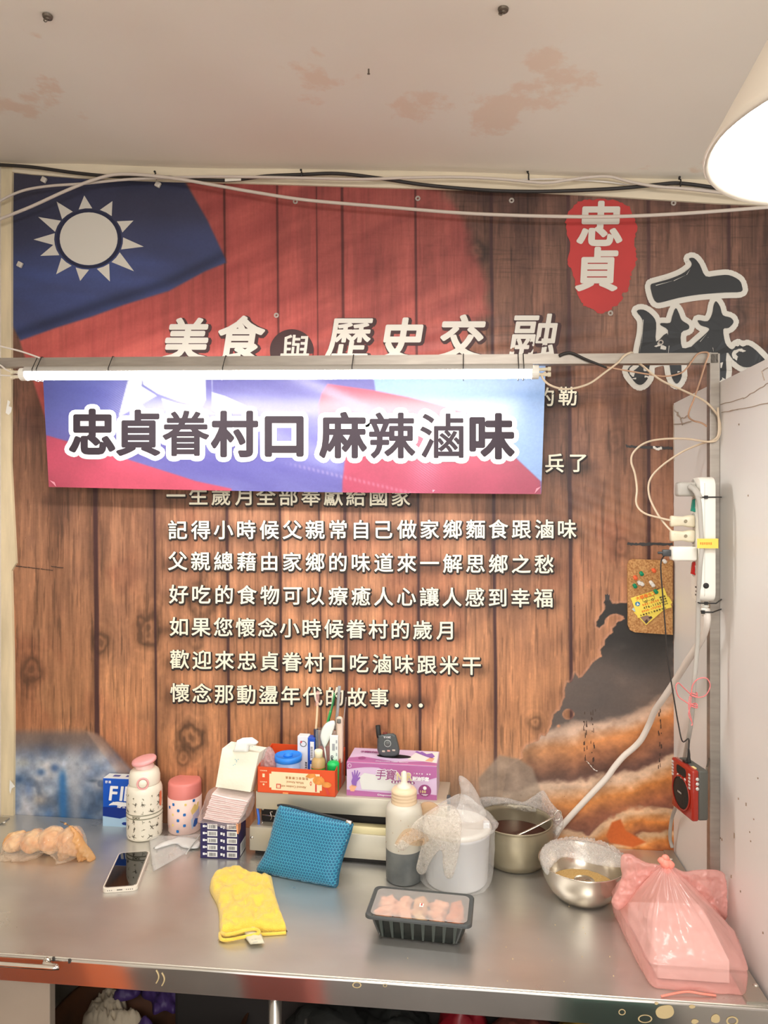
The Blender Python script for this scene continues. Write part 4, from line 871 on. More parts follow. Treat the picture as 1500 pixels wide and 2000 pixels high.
cable('thick_white_cable', 'thick white cable slanting from the power strip down behind the pot', [(1380, 1190, cy_), (1381, 1212, -.33), (1375, 1238, -.31), (1362, 1262, -.28), (1348, 1283, -.25), (1317, 1332, -.17), (1297, 1362, -.13), (1279, 1388, -.09), (1268, 1414, -.06), (1253, 1443, -.045), (1238, 1460, -.035), (1218, 1477, -.03), (1200, 1498, -.028), (1184, 1520, -.028), (1150, 1556, -.028), (1120, 1588, -.028), (1102, 1608, -.028), (1085, 1628, -.028)], .0068, wc, n=12)
# tape flag on the strip, with faint writing
g = G(); a_ = PY(1362, 1052, yb0-.0140); b_ = PY(1393, 1071, yb0-.0140); g.box(a_.x, SX0+.001, yb0-.0132, yb0-.0126, b_.z, a_.z); g.box(SX0+.0003, SX0+.001, yb0-.0132, yb0+.02, b_.z, a_.z)
t = thing('yellow_tag', 'yellow tape tag wrapped round the middle of the power strip', 'tag', (a_.x, yb0, b_.z)); g.build('tape_band', mat('yellow_tape', C(250, 208, 92), .4), t)
g = G(); zz = (a_.z+b_.z)/2
for k in range(6): x = a_.x+.005+k*.0037; g.box(x, x+.0024, yb0-.0136, yb0-.0131, zz-.002-(k % 2)*.0005, zz+.0022)
g.build('faded_print', mat('orange_print', C(222, 140, 52), .5), t)
# pink string
def sp(P): return [PY(a, b, c) for a, b, c in P]
g = G(); Yq = -.337
g.tube(sp([(1351, 1358, Yq), (1336, 1344, Yq-.004), (1325, 1334, Yq-.008), (1320, 1342, Yq-.01), (1325, 1360, Yq-.006), (1338, 1370, Yq-.004), (1350, 1378, Yq-.004)]), .0011, 6)
g.tube(sp([(1350, 1356, Yq), (1353, 1338, Yq-.004), (1364, 1326, Yq-.008), (1380, 1325, Yq-.01), (1387, 1340, Yq-.01), (1378, 1358, Yq-.006), (1362, 1362, Yq-.004), (1350, 1358, Yq-.004)]), .0011, 6)
for (dx) in (0, 3): g.tube(sp([(1350-dx, 1360, Yq-.002), (1348-dx, 1380, Yq-.004), (1345+dx, 1396, Yq-.004), (1352, 1412, Yq-.002), (1350+dx*.5, 1417, Yq-.002)]), .0010, 6)
for y in (1354, 1358, 1376, 1380):
    c = PY(1355, y, -.330); g.tube([c+Vector((.0062*math.cos(a), .0062*math.sin(a), .001*math.sin(a*2))) for a in [k*math.pi/5 for k in range(11)]], .0012, 6)
tag(g.build('pink_string', mat('pink_twine', C(228, 130, 130), .6), None, True), 'pink twine tied in a bow round the long grey cable', 'string')
# ================================================================== CORK BOARD
cork = mat('cork', C(206, 160, 104), .85, noise=.45, nscale=260, col2=C(160, 108, 62), bump=.4, bscale=400, detail=2)
KY = -.014
cb_ = thing('cork_board', 'small cork pin board on the banner beside the white partition', 'pin board', (PY(1270, 1236, KY).x, KY, PY(1270, 1236, KY).z))
P = [(1236, 1092), (1314, 1095), (1314, 1240), (1240, 1235), (1231, 1231), (1227, 1222), (1226, 1104), (1229, 1095)]
g = G(); pts = [PY(a, b, KY) for a, b in P]; g.prism([(p.x, p.z) for p in pts][::-1], .008, T(0, KY, 0)); g.build('cork_sheet', cork, cb_)
pink = 0
cols = {'green': C(16, 140, 96), 'orange': C(236, 104, 60), 'white': C(232, 228, 220)}
PINS = [(1252, 1119, 'green', 'green push pin, topmost green one on the cork board'), (1276, 1113, 'orange', 'orange push pin nearest the top of the cork board'), (1240, 1127, 'orange', 'orange push pin near the left edge of the cork board'), (1239, 1143, 'green', 'dark green push pin at the left edge of the cork board'), (1248, 1137, 'white', 'left white push pin of the left pair on the cork board'), (1253, 1139, 'white', 'right white push pin of the left pair on the cork board'), (1271, 1137, 'white', 'upper white push pin of the right pair on the cork board'), (1274, 1141, 'white', 'lower white push pin of the right pair on the cork board'), (1280, 1154, 'green', 'green push pin holding the yellow business cards'), (1297, 1095, 'white', 'white push pin at the top edge of the cork board')]
for (a, b, c, l) in PINS:
    off = .0045 if (a, b) == (1280, 1154) else 0
    p = PY(a, b, KY-off); t = thing('push_pin', l, 'push pin', p, 'push pins on the cork board'); M = T(p.x, p.y, p.z, rx=math.pi/2+.25, ry=0)
    g = G(); g.lathe([(.0045, 0), (.0040, .0012), (.0022, .0024), (.0022, .007), (.0042, .0085), (.0046, .0100), (.0030, .0108), (.0001, .0110)], 16, M); g.build('pin_head', mat('pin_'+c, cols[c], .25), t, True)
def card(name, label, pts, lift, m):
    V = [PY(a, b, KY-lift) for a, b in pts]; g = G(); g.add(V+[v+Vector((0, .0006, 0)) for v in V], [(3, 2, 1, 0), (4, 5, 6, 7)]+[(i, (i+1) % 4, (i+1) % 4+4, i+4) for i in range(4)])
    t = thing(name, label, 'business card', V[3], 'business cards on the cork board'); g.build('card', m, t); return t
ycard = mat('card_yellow', C(244, 222, 92), .5)
t3 = card('business_card', 'pale blue business card peeping out behind the yellow cards', [(1284, 1152), (1288, 1147), (1245, 1199), (1234, 1190)], .0006, mat('card_blue', C(190, 216, 214), .5))
t2 = card('business_card', 'tilted yellow business card with a photo corner, behind the front card', [(1306, 1165), (1313, 1177), (1262, 1221), (1238, 1196)], .0016, ycard)
g = G(); cf = lambda a, b: PY(a, b, KY-.0020)
poly2(g, [(1249, 1204), (1256, 1199), (1275, 1206), (1262, 1219)], cf); g.build('photo_print', mat('photo_brown', C(150, 122, 104), .5), t2)
g = G(); poly2(g, [(1259, 1213), (1264, 1209), (1266, 1215), (1262, 1218)], lambda a, b: PY(a, b, KY-.0023)); poly2(g, [(1266, 1206), (1272, 1203), (1274, 1207), (1269, 1209)], lambda a, b: PY(a, b, KY-.0023)); g.build('dark_print', mat('ink_dark', C(66, 50, 44), .5), t2)
t1 = card('business_card', 'yellow business card printed with a small truck and phone numbers', [(1232, 1168), (1297, 1148), (1312, 1186), (1246, 1207)], .0030, ycard)
# card axes for its print: u along the top, v down
O_, UX, VX = np.array((1232, 1168.)), np.array((65, -20.))/65, np.array((14.5, 38.5))/41
cmap = lambda a, b: PY(*(O_+UX*a+VX*b), KY-.0034)
org = mat('ink_orange', C(238, 130, 44), .5); brn = mat('ink_brown', C(92, 72, 40), .5)
g = G(); textbox(g, '大國衛生工', cmap, 8, 48, 4.5, 7.5, .35); textbox(g, '083-0330', cmap, 15, 48, 20, 5.5, .3); textbox(g, '0930-173788', cmap, 10, 48, 32, 5.2, .3); g.build('orange_print', org, t1)
g = G(); textbox(g, '476-1122', cmap, 15, 50, 26.2, 5.8, .3); textbox(g, '大園衛生工程服務站口', cmap, 4, 56, 38.2, 3.6, .15)
for k in range(4): textbox(g, '通清包水'[k:k+1]*3, cmap, 50, 62, 16+k*5, 3.6, .15)
# truck
def ring(g, x, y, r): disc2(g, x, y, r, r, cmap, 14, inner=.6)
ring(g, 24, 15.5, 2.6); ring(g, 37, 15.5, 2.6)
for a, b, c, d in ((19, 8, 42, 8.7), (19, 14.6, 42, 15.2), (19, 8, 19.7, 15), (41.3, 8, 42, 15), (27, 8, 27.6, 15), (21, 5.5, 27, 6.1), (21, 5.5, 21.5, 8)): rect2(g, a, c, b, d, cmap)
g.build('brown_print', brn, t1)
g = G(); disc2(g, 8, 15, 4.6, 4.6, cmap, 20); g.build('round_logo', mat('logo_blue', C(40, 130, 170), .4), t1)
g = G(); g.add([cmap(5.2, 17.5)+Vector((0, -.0003, 0)), cmap(10.8, 17.5)+Vector((0, -.0003, 0)), cmap(8, 11.5)+Vector((0, -.0003, 0))], [(0, 1, 2)]); g.build('logo_peak', mat('card_white', C(230, 236, 230), .5), t1)
# ================================================================== RED RADIO on the partition
c1 = PT(1352, 1606, 1.33); c0 = PT(1311, 1572, 1.409); zb = c1.z; ht = .096
ux = (Vector((c1.x, c1.y, 0))-Vector((c0.x, c0.y, 0))); w = ux.length; ux.normalize(); nrm = Vector((ux.y, -ux.x, 0))   # pointing away from the partition?
if nrm.x > 0: nrm = -nrm
M = Matrix.Translation((c0.x, c0.y, zb)) @ Matrix(((ux.x, -nrm.x, 0, 0), (ux.y, -nrm.y, 0, 0), (0, 0, 1, 0), (0, 0, 0, 1)))  # local x along the face, y into the body, z up
rd = thing('radio', 'small red portable radio speaker hanging on the white partition', 'radio', (c0.x, c0.y, zb))
redp_ = mat('red_gloss_plastic', C(150, 34, 18), .25, coat=.4); dgp = mat('radio_grey', C(84, 84, 78), .5); gun = mat('speaker_mesh', C(26, 24, 22), .45, bump=.3, bscale=900)
th = .033
g = G(); g.box(0, w, 0, th*.42, 0, ht, M, bevel=.004, seg=3); g.build('front_shell', redp_, rd, 'auto')
g = G(); g.box(.0008, w-.0008, th*.40, th, .0008, ht-.0008, M, bevel=.004, seg=3); g.build('back_shell', dgp, rd, 'auto')
RF = M @ Matrix.Rotation(math.pi/2, 4, 'X')   # local xy -> face plane, z outward
g = G(); g.lathe([(.0300, 0), (.0330, .0015), (.0325, .0028), (.0300, .0022)], 48, M @ Matrix.Translation((w*.5, .0002, .040)) @ Matrix.Rotation(math.pi/2, 4, 'X'), cap=False); g.build('speaker_ring', redp_, rd, True)
g = G(); g.lathe([(.0001, .0035), (.012, .0032), (.024, .0024), (.0302, .0008)], 48, M @ Matrix.Translation((w*.5, .0002, .040)) @ Matrix.Rotation(math.pi/2, 4, 'X'), cap=False); g.build('speaker_cone', gun, rd, True)
g = G(); g.prism(rrect(-.017, .017, -.008, .008, .005), .0012, M @ Matrix.Translation((w*.5, -.001, .082))); g.build('display', mat('dark_glass', C(22, 20, 20), .1), rd)
slv = mat('silver_plastic', C(206, 204, 198), .3, .3)
for x0r in (.006, w-.010):
    for k in range(5):
        g = G(); g.box(x0r-.003, x0r+.003, -.0012, .0005, .062+k*.0062-(0 if x0r < .02 else .004), .0662+k*.0062-(0 if x0r < .02 else .004), M, bevel=.0005, seg=1); g.build('key', slv, rd)
for k in range(3):
    g = G(); g.lathe([(.0001, .0014), (.0028, .0012), (.0032, 0)], 14, M @ Matrix.Translation((w*.5-.013+k*.013, 0, .0695)) @ Matrix.Rotation(math.pi/2, 4, 'X')); g.build('round_button', slv, rd, True)
    g = G(); g.lathe([(.0001, .0014), (.0030, .0012), (.0036, 0)], 14, M @ Matrix.Translation((w, .010, ht-.016-k*.009)) @ Matrix.Rotation(math.pi/2, 4, 'Y')); g.build('side_button', slv, rd, True)
g = G(); textbox(g, 'KINIS', lambda a, b: M @ Vector((w*.5+a, -.0040, .041-b)), -.007, .007, 0, .0045, .0003); g.build('lettering', slv, rd)
g = G(); g.box(w*.35, w*.5, .008, .014, ht-.001, ht+.004, M, bevel=.001); g.lathe([(.0001, .008), (.0035, .008), (.0045, 0)], 14, M @ Matrix.Translation((w*.42, .018, ht))); g.build('top_switch', black_plastic, rd)
g = G(); g.tube([PY(1303, 1083, yc), PY(1296, 1087, yc+.01), PY(1291, 1098, -.345), PY(1291, 1120, -.345), PY(1295, 1170, -.345), PY(1299, 1220, -.345), PY(1304, 1285, -.345), PY(1314, 1350, -.35), PY(1325, 1415, -.35), PY(1333, 1448, -.355), (M @ Vector((w*.42, .018, ht+.045))), (M @ Vector((w*.42, .018, ht+.022)))], .0013, 10); tag(g.build('thin_black_cable', bc, None, True), 'thin black cable running from the charger down to the red radio', 'cable')
g = G(); g.box(w*.72, w*.86, .010, .015, ht-.001, ht+.0012, M, bevel=.0006); g.build('top_light', mat('pale_gold', C(240, 216, 150), .3), rd)
pj = M @ Vector((w*.42, .018, ht+.006)); g = G(); g.tube([pj, pj+Vector((.0005, 0, .010)), pj+Vector((0, 0, .02))], lambda q: .0034-.0018*q, 8); tag(g.build('cable_plug', black_plastic, None, True), 'black plug of the thin cable on top of the red radio', 'plug')
g = G(); hk = M @ Vector((w*.9, th, ht-.012)); g.tube([hk, Vector((hk.x+.004, hk.y+.012, hk.z+.010)), Vector((xp-.011, FY-.004, hk.z+.012))], .0018, 8, False); g.build('hanger', mat('rusty_metal', C(110, 100, 88), .45, .7), rd)
# ================================================================== TABLE
tsteel = mat('table_steel', C(216, 214, 209), .34, .82, noise=.10, nscale=5, nstretch=(1, 2.2, 1), bump=.04, bscale=90, bstretch=(.25, 1, 1), detail=4)
nt = tsteel.node_tree; b_ = nt.nodes['Principled BSDF']; tcn = nt.nodes['Texture Coordinate']
nr = nt.nodes.new('ShaderNodeTexNoise'); nr.inputs['Scale'].default_value = 7; nr.inputs['Detail'].default_value = 4; nt.links.new(tcn.outputs['Object'], nr.inputs['Vector'])
mr_ = nt.nodes.new('ShaderNodeMapRange'); mr_.inputs['From Min'].default_value = .3; mr_.inputs['From Max'].default_value = .7; mr_.inputs['To Min'].default_value = .25; mr_.inputs['To Max'].default_value = .42; nt.links.new(nr.outputs['Fac'], mr_.inputs['Value']); nt.links.new(mr_.outputs[0], b_.inputs['Roughness'])
apr = mat('apron_steel', C(214, 210, 204), .12, .95, noise=.1, nscale=9, bump=.05, bscale=9)
fl, frp = PZ(0, 1861), PZ(1500, 1966); xL, xRt = -1.225, XR-.004
def yfront(x): return fl.y+(frp.y-fl.y)*(x-fl.x)/(frp.x-fl.x)
tb = thing('steel_table', 'stainless steel worktable with a folded front edge under the banner', 'table', (0, -.28, 0))
def xrt(y): return xr(y)-.003
g = G(); th_ = .002; V = []; N = 26
top = [(xL, -.006), (xRt, -.006)]+[(xrt(-.05*k), -.05*k) for k in range(1, 11)]+[(xrt(yfront(XR)), yfront(xrt(yfront(XR))))]+[(xL+(xrt(yfront(XR))-xL)*(1-k/10), yfront(xL+(xrt(yfront(XR))-xL)*(1-k/10))) for k in range(1, 11)]
n = len(top); g.add([(x, y, TZ) for x, y in top]+[(x, y, TZ-th_) for x, y in top], [tuple(range(n))[::-1], tuple(range(n, 2*n))]+[(i, (i+1) % n, (i+1) % n+n, i+n) for i in range(n)])
g.build('tabletop', tsteel, tb)
# folded apron: rounded lip then a face; height from the photograph
al_ = PY(0, 1861, yfront(-.8)); g = G(); ap = []
hs = .046; x0, x1 = xL, xrt(yfront(XR)); prof = [(0, 0), (-.0025, -.0008), (-.0042, -.003), (-.0045, -.006), (-.0045, -hs), (-.003, -hs-.0012), (.012, -hs-.0012), (.012, -hs+.001), (0, -hs+.002), (0, -.003)]
for k in range(31):
    x = x0+(x1-x0)*k/30
    for (dy, dz) in prof: ap.append((x, yfront(x)+dy, TZ+dz+(0.0006*math.sin(x*23) if -hs < dz < -.004 else 0)))
m_ = len(prof); g.add(ap, [(k*m_+i, k*m_+(i+1) % m_, (k+1)*m_+(i+1) % m_, (k+1)*m_+i) for k in range(30) for i in range(m_)]+[tuple(range(m_))[::-1], tuple(30*m_+i for i in range(m_))])
g.build('apron', apr, tb, 'auto')
lip = mat('bright_edge', C(222, 218, 206), .3, .7)
g = G(); g.tube([(x0+(x1-x0)*k/30, yfront(x0+(x1-x0)*k/30)-.0022, TZ+.0002) for k in range(31)], .0016, 6, False); g.build('edge_bead', lip, tb, True)
# side strips riveted to the ends
for nm, pts in (('right', None), ('left', None)):
    g = G()
    if nm == 'right':
        V = []; 
        for k in range(13):
            y = -.008+(yfront(XR)+.004+.008)*k/12; X = xrt(y); wd_ = .022+.014*k/12; V += [(X-wd_, y, TZ+.0002), (X-wd_+.001, y, TZ+.0034), (X-.001, y, TZ+.0038), (X, y, TZ)]
        g.add(V, [(4*k+i, 4*k+i+1, 4*k+i+5, 4*k+i+4) for k in range(12) for i in range(3)]+[(0, 3, 2, 1), (48, 49, 50, 51)])
    else:
        q = PZ(30, 1592).x; g.box(xL, q, -.36, -.03, TZ, TZ+.0036, bevel=.001)
    g.build('edge_strip', mat('strip_steel', C(178, 172, 160), .4, .7), tb)
g = G()
for (px, py) in ((1311, 1678), (1476, 1924), (8, 1606)):
    p = PZ(px, py, TZ+.004); g = G(); g.lathe([(.0001, .0022), (.003, .002), (.005, 0)], 14, T(p.x, p.y, TZ+.0036)); g.build('rivet', lip, tb, True)
# legs, lower shelf
for (px, y) in ((538, yfront(0)+.03),):
    p = PY(px, 1960, y)
    for (X, Yl) in ((p.x, y), (p.x, -.05), (xL+.05, y), (xL+.05, -.05), (xRt-.05, -.05), (xRt-.05, y)):
        g = G(); g.tube([(X, Yl, .0), (X, Yl, TZ-.003)], .0125, 16, False); g.build('leg', mat('leg_steel', C(170, 166, 160), .2, .9), tb, True)
g = G(); g.box(xL+.04, xRt-.03, -.50, -.03, .28, .292); g.build('lower_shelf', mat('shelf_steel', C(90, 84, 76), .4, .6, noise=.3, nscale=8), tb)
# towel bar on the apron at the left
pbar = PY(40, 1890, yfront(-.8)-.022); pe = PY(80, 1889, yfront(-.8)-.022)
g = G(); g.tube([(xL, pe.y, pbar.z+.001), (pe.x-.004, pe.y, pe.z), (pe.x, pe.y+.010, pe.z), (pe.x, pe.y+.018, pe.z)], .0042, 12); g.lathe([(.0001, .003), (.006, .003), (.007, 0)], 16, T(pe.x, yfront(pe.x)-.0047, pe.z, rx=math.pi/2)); g.build('bar_handle', mat('chrome', C(226, 222, 214), .12, 1), tb, True)
# screws poking through under the lip, dried rings and crumbs
g = G()
for (px, py) in ((105, 1872), (136, 1876)): p = PY(px, py, yfront(-.7)-.0048); g.box(p.x-.0018, p.x+.0018, p.y-.002, p.y+.001, p.z-.004, p.z+.003)
g.build('edge_notch', mat('dark_slot', C(60, 56, 52), .6), tb)
g = G(); r = random.Random(4)
def AP(px, py): p = PY(px, py, -.55); return PY(px, py, yfront(p.x)-.0050)
resid = mat('dried_residue', C(206, 186, 140), .5)
for (x, y, rx, ry, th__) in ((1300, 1976, 19, 15, 0), (1215, 1977, 7, 6, .75), (1352, 1966, 6, 4, 0), (1357, 1995, 7, 5, 0), (1398, 1990, 10, 9, 0), (1430, 1994, 12, 9, .7), (1282, 1960, 4, 3, 0), (1260, 1990, 14, 8, .82), (697, 1924, 9, 6, .75), (752, 1925, 4, 3, .7)):
    if not th__: poly2(g, spline2([(x+rx*math.cos(a)*r.uniform(.8, 1.1), y+ry*math.sin(a)*r.uniform(.8, 1.1)) for a in [k*.785 for k in range(8)]], 3), AP)
    else: disc2(g, x, y, rx, ry, AP, 20, inner=th__)
for (x, y) in ((305, 1905), (316, 1910)):
    P = [AP(x+5*math.sin(k/5*2.6), y-10+k*4.2) for k in range(7)]; g.tube([q+Vector((0, -.0002, 0)) for q in P], .0011, 5)
g.build('dried_ring', resid, tb, kind='stuff')
g = G(); r = random.Random(9)
for k in range(34):
    px, py = r.choice([(r.uniform(960, 1200), r.uniform(1800, 1920)), (r.uniform(1100, 1160), r.uniform(1755, 1780)), (r.uniform(700, 1200), r.uniform(1780, 1900))]); p = PZ(px, py); q = r.uniform(.0004, .0011); g.lathe([(.0001, q*1.6), (q, q), (q*.8, 0)], 5, T(p.x, p.y, TZ))
tag(g.build('crumbs', mat('sesame', C(236, 214, 160), .6)), 'stray sesame seeds and crumbs scattered on the steel table right of the tray', 'crumbs', kind='stuff')
# crates added out of view to give the shiny apron coloured reflections
for (nm, lb, X0, X1, Yq, z0q, z1q, c) in (('added_orange_crate', 'orange crate added out of view, mirrored by the left end of the apron', -1.25, -.96, -1.10, 0, .60, C(255, 120, 44)), ('added_red_crate', 'small red crate added out of view, mirrored by the middle of the apron', -.54, -.38, -1.05, 0, .56, C(214, 90, 70)), ('added_green_crate', 'dark green crate added out of view, mirrored by the right half of the apron', .26, .46, -1.1, 0, .5, C(24, 92, 74))):
    g = G(); g.box(X0, X1, Yq-.26, Yq, z0q+.0, z1q, bevel=.012); g.box(X0+.03, X1-.03, Yq-.004-.26, Yq+.006, z1q*.35, z1q*.62, bevel=.008)
    t = thing(nm, lb, 'crate', ((X0+X1)/2, Yq-.13, 0)); g.build('crate_body', mat(nm+'_plastic', c, .5), t)
    g = G(); g.box(X0-.008, X1+.008, Yq-.268, Yq+.008, z1q-.03, z1q-.005, bevel=.005); g.build('crate_rim', mat(nm+'_plastic', c, .5), t)
# ================================================================== UNDER THE TABLE
bz = .42; ctr = PZ(292, 1990, bz); br = 188*dep(ctr)/F; bc_ = Vector((ctr.x, ctr.y, 0))
ba = thing('wide_basin', 'wide old iron basin holding gloves on the shelf below the table', 'basin', (bc_.x, bc_.y, .292))
g = G(); g.lathe([(.0001, .294), (br*.55, .294), (br*.78, .325), (br*.97, .41), (br, bz), (br+.006, bz+.004), (br+.004, bz-.006), (br*.80, .318), (br*.56, .288), (.0001, .288)], 64, T(bc_.x, bc_.y, .006), cap=False)
g.build('basin_bowl', mat('rusty_iron', C(62, 44, 32), .6, .3, noise=.5, nscale=14, col2=C(96, 58, 34)), ba, True)
def glovepile(name, label, m, poly, z, H, seed, cat='glove', grp='gloves in the basin', yb=None):
    o = puffobj(name, m, None, poly, 3.2, lambda a, b, h: PZ(a, b, z)+Vector((0, 0, h)), H, 22, noise=.016, nfreq=.085, seed=seed, Hb=.004); return tag(o, label, cat, grp)
cg = mat('cream_cotton', C(206, 190, 164), .9, bump=.3, bscale=300); pg = mat('purple_rubber', C(72, 50, 104), .5)
glovepile('glove', 'crumpled cream cotton glove in the basin below the table', cg, [(162, 2010), (172, 1976), (188, 1958), (210, 1948), (238, 1954), (250, 1974), (246, 1990), (262, 1988), (276, 1998), (280, 2016), (230, 2026)], .36, .030, 3)
glovepile('glove', 'purple rubber glove lying behind in the basin, the left of two', pg, [(222, 1944), (240, 1930), (268, 1928), (276, 1938), (262, 1950), (238, 1956), (224, 1954)], .40, .016, 5)
glovepile('glove', 'purple rubber glove lying behind in the basin, the right of two', pg, [(276, 1938), (300, 1930), (340, 1936), (366, 1944), (352, 1962), (340, 1980), (322, 1974), (300, 1982), (296, 1958), (280, 1950)], .39, .018, 6)
glovepile('glove', 'purple rubber glove tip showing at the bottom edge by the cream glove', pg, [(268, 2002), (284, 1992), (298, 1998), (300, 2012), (280, 2018)], .385, .012, 8)
g = G(); 
for (px, py) in ((180, 1954), (390, 1988)):
    p = PZ(px, py, .335); g = G(); g.box(-.008, .008, -.005, .006, 0, .012, T(p.x, p.y, .335, rz=.6), bevel=.003); tag(g.build('food_scrap', mat('scrap', C(200, 186, 160), .7)), ('small white scrap in the basin, left of the cream glove', 'small white scrap in the basin, right of the purple gloves')[px > 200], 'scrap', 'scraps in the basin')
g = G(); g.box(-.70, .44, -.14, -.045, .293, .765, bevel=.01); g.box(-.69, .43, -.145, -.135, .60, .63, bevel=.003)
tag(g.build('darkening_crate', mat('dark_crate', C(40, 36, 34), .7)), 'long dark crate added to darken the back of the shelf under the table', 'crate')  # added dark block, stands in for the darkness before the bright wall
# pale panel and board at the left, dark bags to the right
g = G(); a = PY(0, 1900, -.42); g.box(-1.225, PY(120, 1950, -.42).x, -.46, -.44, .292, .79, bevel=.002)
tag(g.build('pale_board', mat('pale_board', C(176, 160, 142), .7, noise=.15, nscale=5)), 'pale board standing under the left end of the table', 'board')
def lump(name, label, cat, px, py, z, sx_, sy_, sz_, m, seed, grp=None):
    p = PZ(px, py, z); b = bmesh.new(); bmesh.ops.create_icosphere(b, subdivisions=4, radius=1)
    P = np.array([v.co[:] for v in b.verts]); nn = fbm(P[:, 0]*2+seed, P[:, 1]*2, P[:, 2]*2, 4, seed); nn = 1+.5*(nn-.5)+.22*(1-4*np.abs(fbm(P[:, 0]*4, P[:, 1]*4+seed, P[:, 2]*4, 3, seed+3)-.5))
    for v, k in zip(b.verts, nn): v.co = Vector((v.co.x*sx_*k, v.co.y*sy_*k, max(-.8, v.co.z)*sz_*k))
    g = G(); g.bm(b, T(p.x, p.y, z)); o = g.build(name, m, None, True); return tag(o, label, cat, grp)
dbag = film('dark_bag', (.5, .5, .5, 1), C(54, 56, 54), .75, .25, 30)
lump('plastic_bag', 'dark crumpled plastic bag under the table just right of the leg', 'bag', 650, 2050, .40, .10, .08, .085, dbag, 2, 'bags under the table')
lump('plastic_bag', 'dark crumpled plastic bag under the middle of the table', 'bag', 770, 2060, .40, .09, .08, .085, dbag, 5, 'bags under the table')
lump('plastic_bag', 'red plastic bag under the table right of the dark bags', 'bag', 905, 2050, .42, .055, .06, .11, mat('red_bag', C(128, 22, 34), .35), 7, 'bags under the table')
lump('plastic_bag', 'reddish clear bag under the table beside the red one', 'bag', 1020, 2075, .42, .08, .07, .09, film('pink_clear_bag', (.8, .5, .5, 1), C(150, 84, 74), .7, .3, 30), 9, 'bags under the table')
lump('plastic_bag', 'mustard yellow bag at the bottom edge under the table', 'bag', 1140, 2090, .42, .07, .06, .085, mat('mustard_bag', C(150, 120, 40), .5), 11, 'bags under the table')
# ================================================================== ON THE TABLE, LEFT
def onb(px, py): return PZ(px, py, TZ)
def frontbox(px0, py0, px1, py1, ptop, depth, z=TZ):
    """box whose front lower edge shows between two pixels; returns matrix (local x along the front, y back, z up), width, height"""
    a = PZ(px0, py0, z); b = PZ(px1, py1, z); ux = (b-a); w = ux.length; ux.normalize(); vy = Vector((-ux.y, ux.x, 0))
    h = zat(ptop, a)-z
    return Matrix.Translation(a) @ Matrix(((ux.x, vy.x, 0, 0), (ux.y, vy.y, 0, 0), (0, 0, 1, 0), (0, 0, 0, 1))), w, h
def face(M, lift=.0006): return lambda x, y: M @ Vector((x, -lift, y))
paper_w = mat('card_white_paper', C(232, 234, 232), .55)
# blue mask box
M, w, h = frontbox(201, 1613, 285, 1617, 1520, .034)
t = thing('mask_box', 'blue printed box with white dolphin behind the floral bottle', 'box', M.to_translation())
blue = mat('carton_blue', C(16, 84, 190), .35); dblue = mat('carton_deep_blue', C(14, 50, 140), .35); lblue = mat('carton_light_blue', C(170, 206, 234), .4)
g = G(); g.box(0, w, 0, .034, 0, h, M, bevel=.0008, seg=1); g.build('carton', blue, t)
fm = face(M); g = G(); poly2(g, [(0, 0), (w, 0), (w, h*.30), (w*.7, h*.26), (w*.4, h*.17), (0, h*.21)], fm); g.build('wave_print', lblue, t)
g = G(); poly2(g, [(0, h*.215), (w*.4, h*.175), (w*.7, h*.265), (w, h*.305), (w, h*.52), (w*.5, h*.42), (0, h*.40)], face(M, .0004)); g.build('deep_print', dblue, t)
wp = mat('print_white', C(238, 240, 242), .4); g = G(); k = w
fmt_ = lambda x, y: M @ Vector((x, -.0009, h*.70-y))
textbox(g, 'F', fmt_, w*.08, w*.42, 0, h*.42, .0013, .12); textbox(g, 'I', fmt_, w*.36, w*.52, 0, h*.42, .0013, .12); textbox(g, 'N', fmt_, w*.46, w*.86, 0, h*.42, .0013, .12); textbox(g, 'PLY OF COMFORT', fmt_, w*.22, w*.98, h*.20, h*.05, .0002); textbox(g, '貼立方形', fmt_, w*.32, w*.78, h*.27, h*.08, .0002); textbox(g, '舒適', fmt_, w*.05, w*.2, -h*.23, h*.06, .0002)
poly2(g, spline2([(.14*k, h*.44), (.22*k, h*.50), (.36*k, h*.525), (.6*k, h*.50), (.8*k, h*.47), (.8*k, h*.40), (.66*k, h*.41), (.6*k, h*.43), (.45*k, h*.425), (.40*k, h*.395), (.38*k, h*.44), (.25*k, h*.45)], 3), face(M, .0010))
g.build('lettering', wp, t)
g = G(); disc2(g, w*.52, h*.07, w*.075, h*.032, face(M, .0009)); g.build('round_mark', dblue, t)
g = G(); g.box(.001, w-.001, .001, .033, h-.0004, h+.0006, M); g.build('top_panel', paper_w, t); g = G()
for x in (.25, .55, .8): rect2(g, w*x-.009, w*x+.009, .012, .024, lambda a, b: M @ Vector((a, b, h+.0009)))
g.build('top_print', mat('print_violet', C(84, 84, 150), .5), t)
# ---- floral bottle
p = onb(267, 1646); s_ = px2m(p); r = 34.5*s_; c = p+Vector((-p.x*0, r, 0))
c = Vector((p.x, p.y+r*.98, TZ)); H_ = zat(1502, c)-TZ
t = thing('floral_bottle', 'white insulated bottle with floral print and pink flip lid', 'bottle', c); M = T(c.x, c.y, TZ)
enam = mat('cream_enamel', C(234, 228, 210), .32, coat=.2)
hb = H_*.80
g = G(); g.lathe([(.0001, .0005), (r*.90, .0005), (r*.97, .003), (r, .008), (r, hb*.86), (r*.985, hb*.91), (r*.93, hb*.965), (r*.86, hb*.995), (r*.84, hb), (.0001, hb)], 56, M, cap=False); g.build('bottle_body', enam, t, True)
g = G(); g.lathe([(r*.85, hb), (r*.87, hb+.001), (r*.875, hb+.004), (r*.87, hb+.018), (r*.80, hb+.030), (r*.62, hb+.037), (.0001, hb+.039)], 48, M, cap=False); g.build('lid_collar', enam, t, True)
gm = mat('grey_green_band', C(140, 138, 118), .5); g = G()
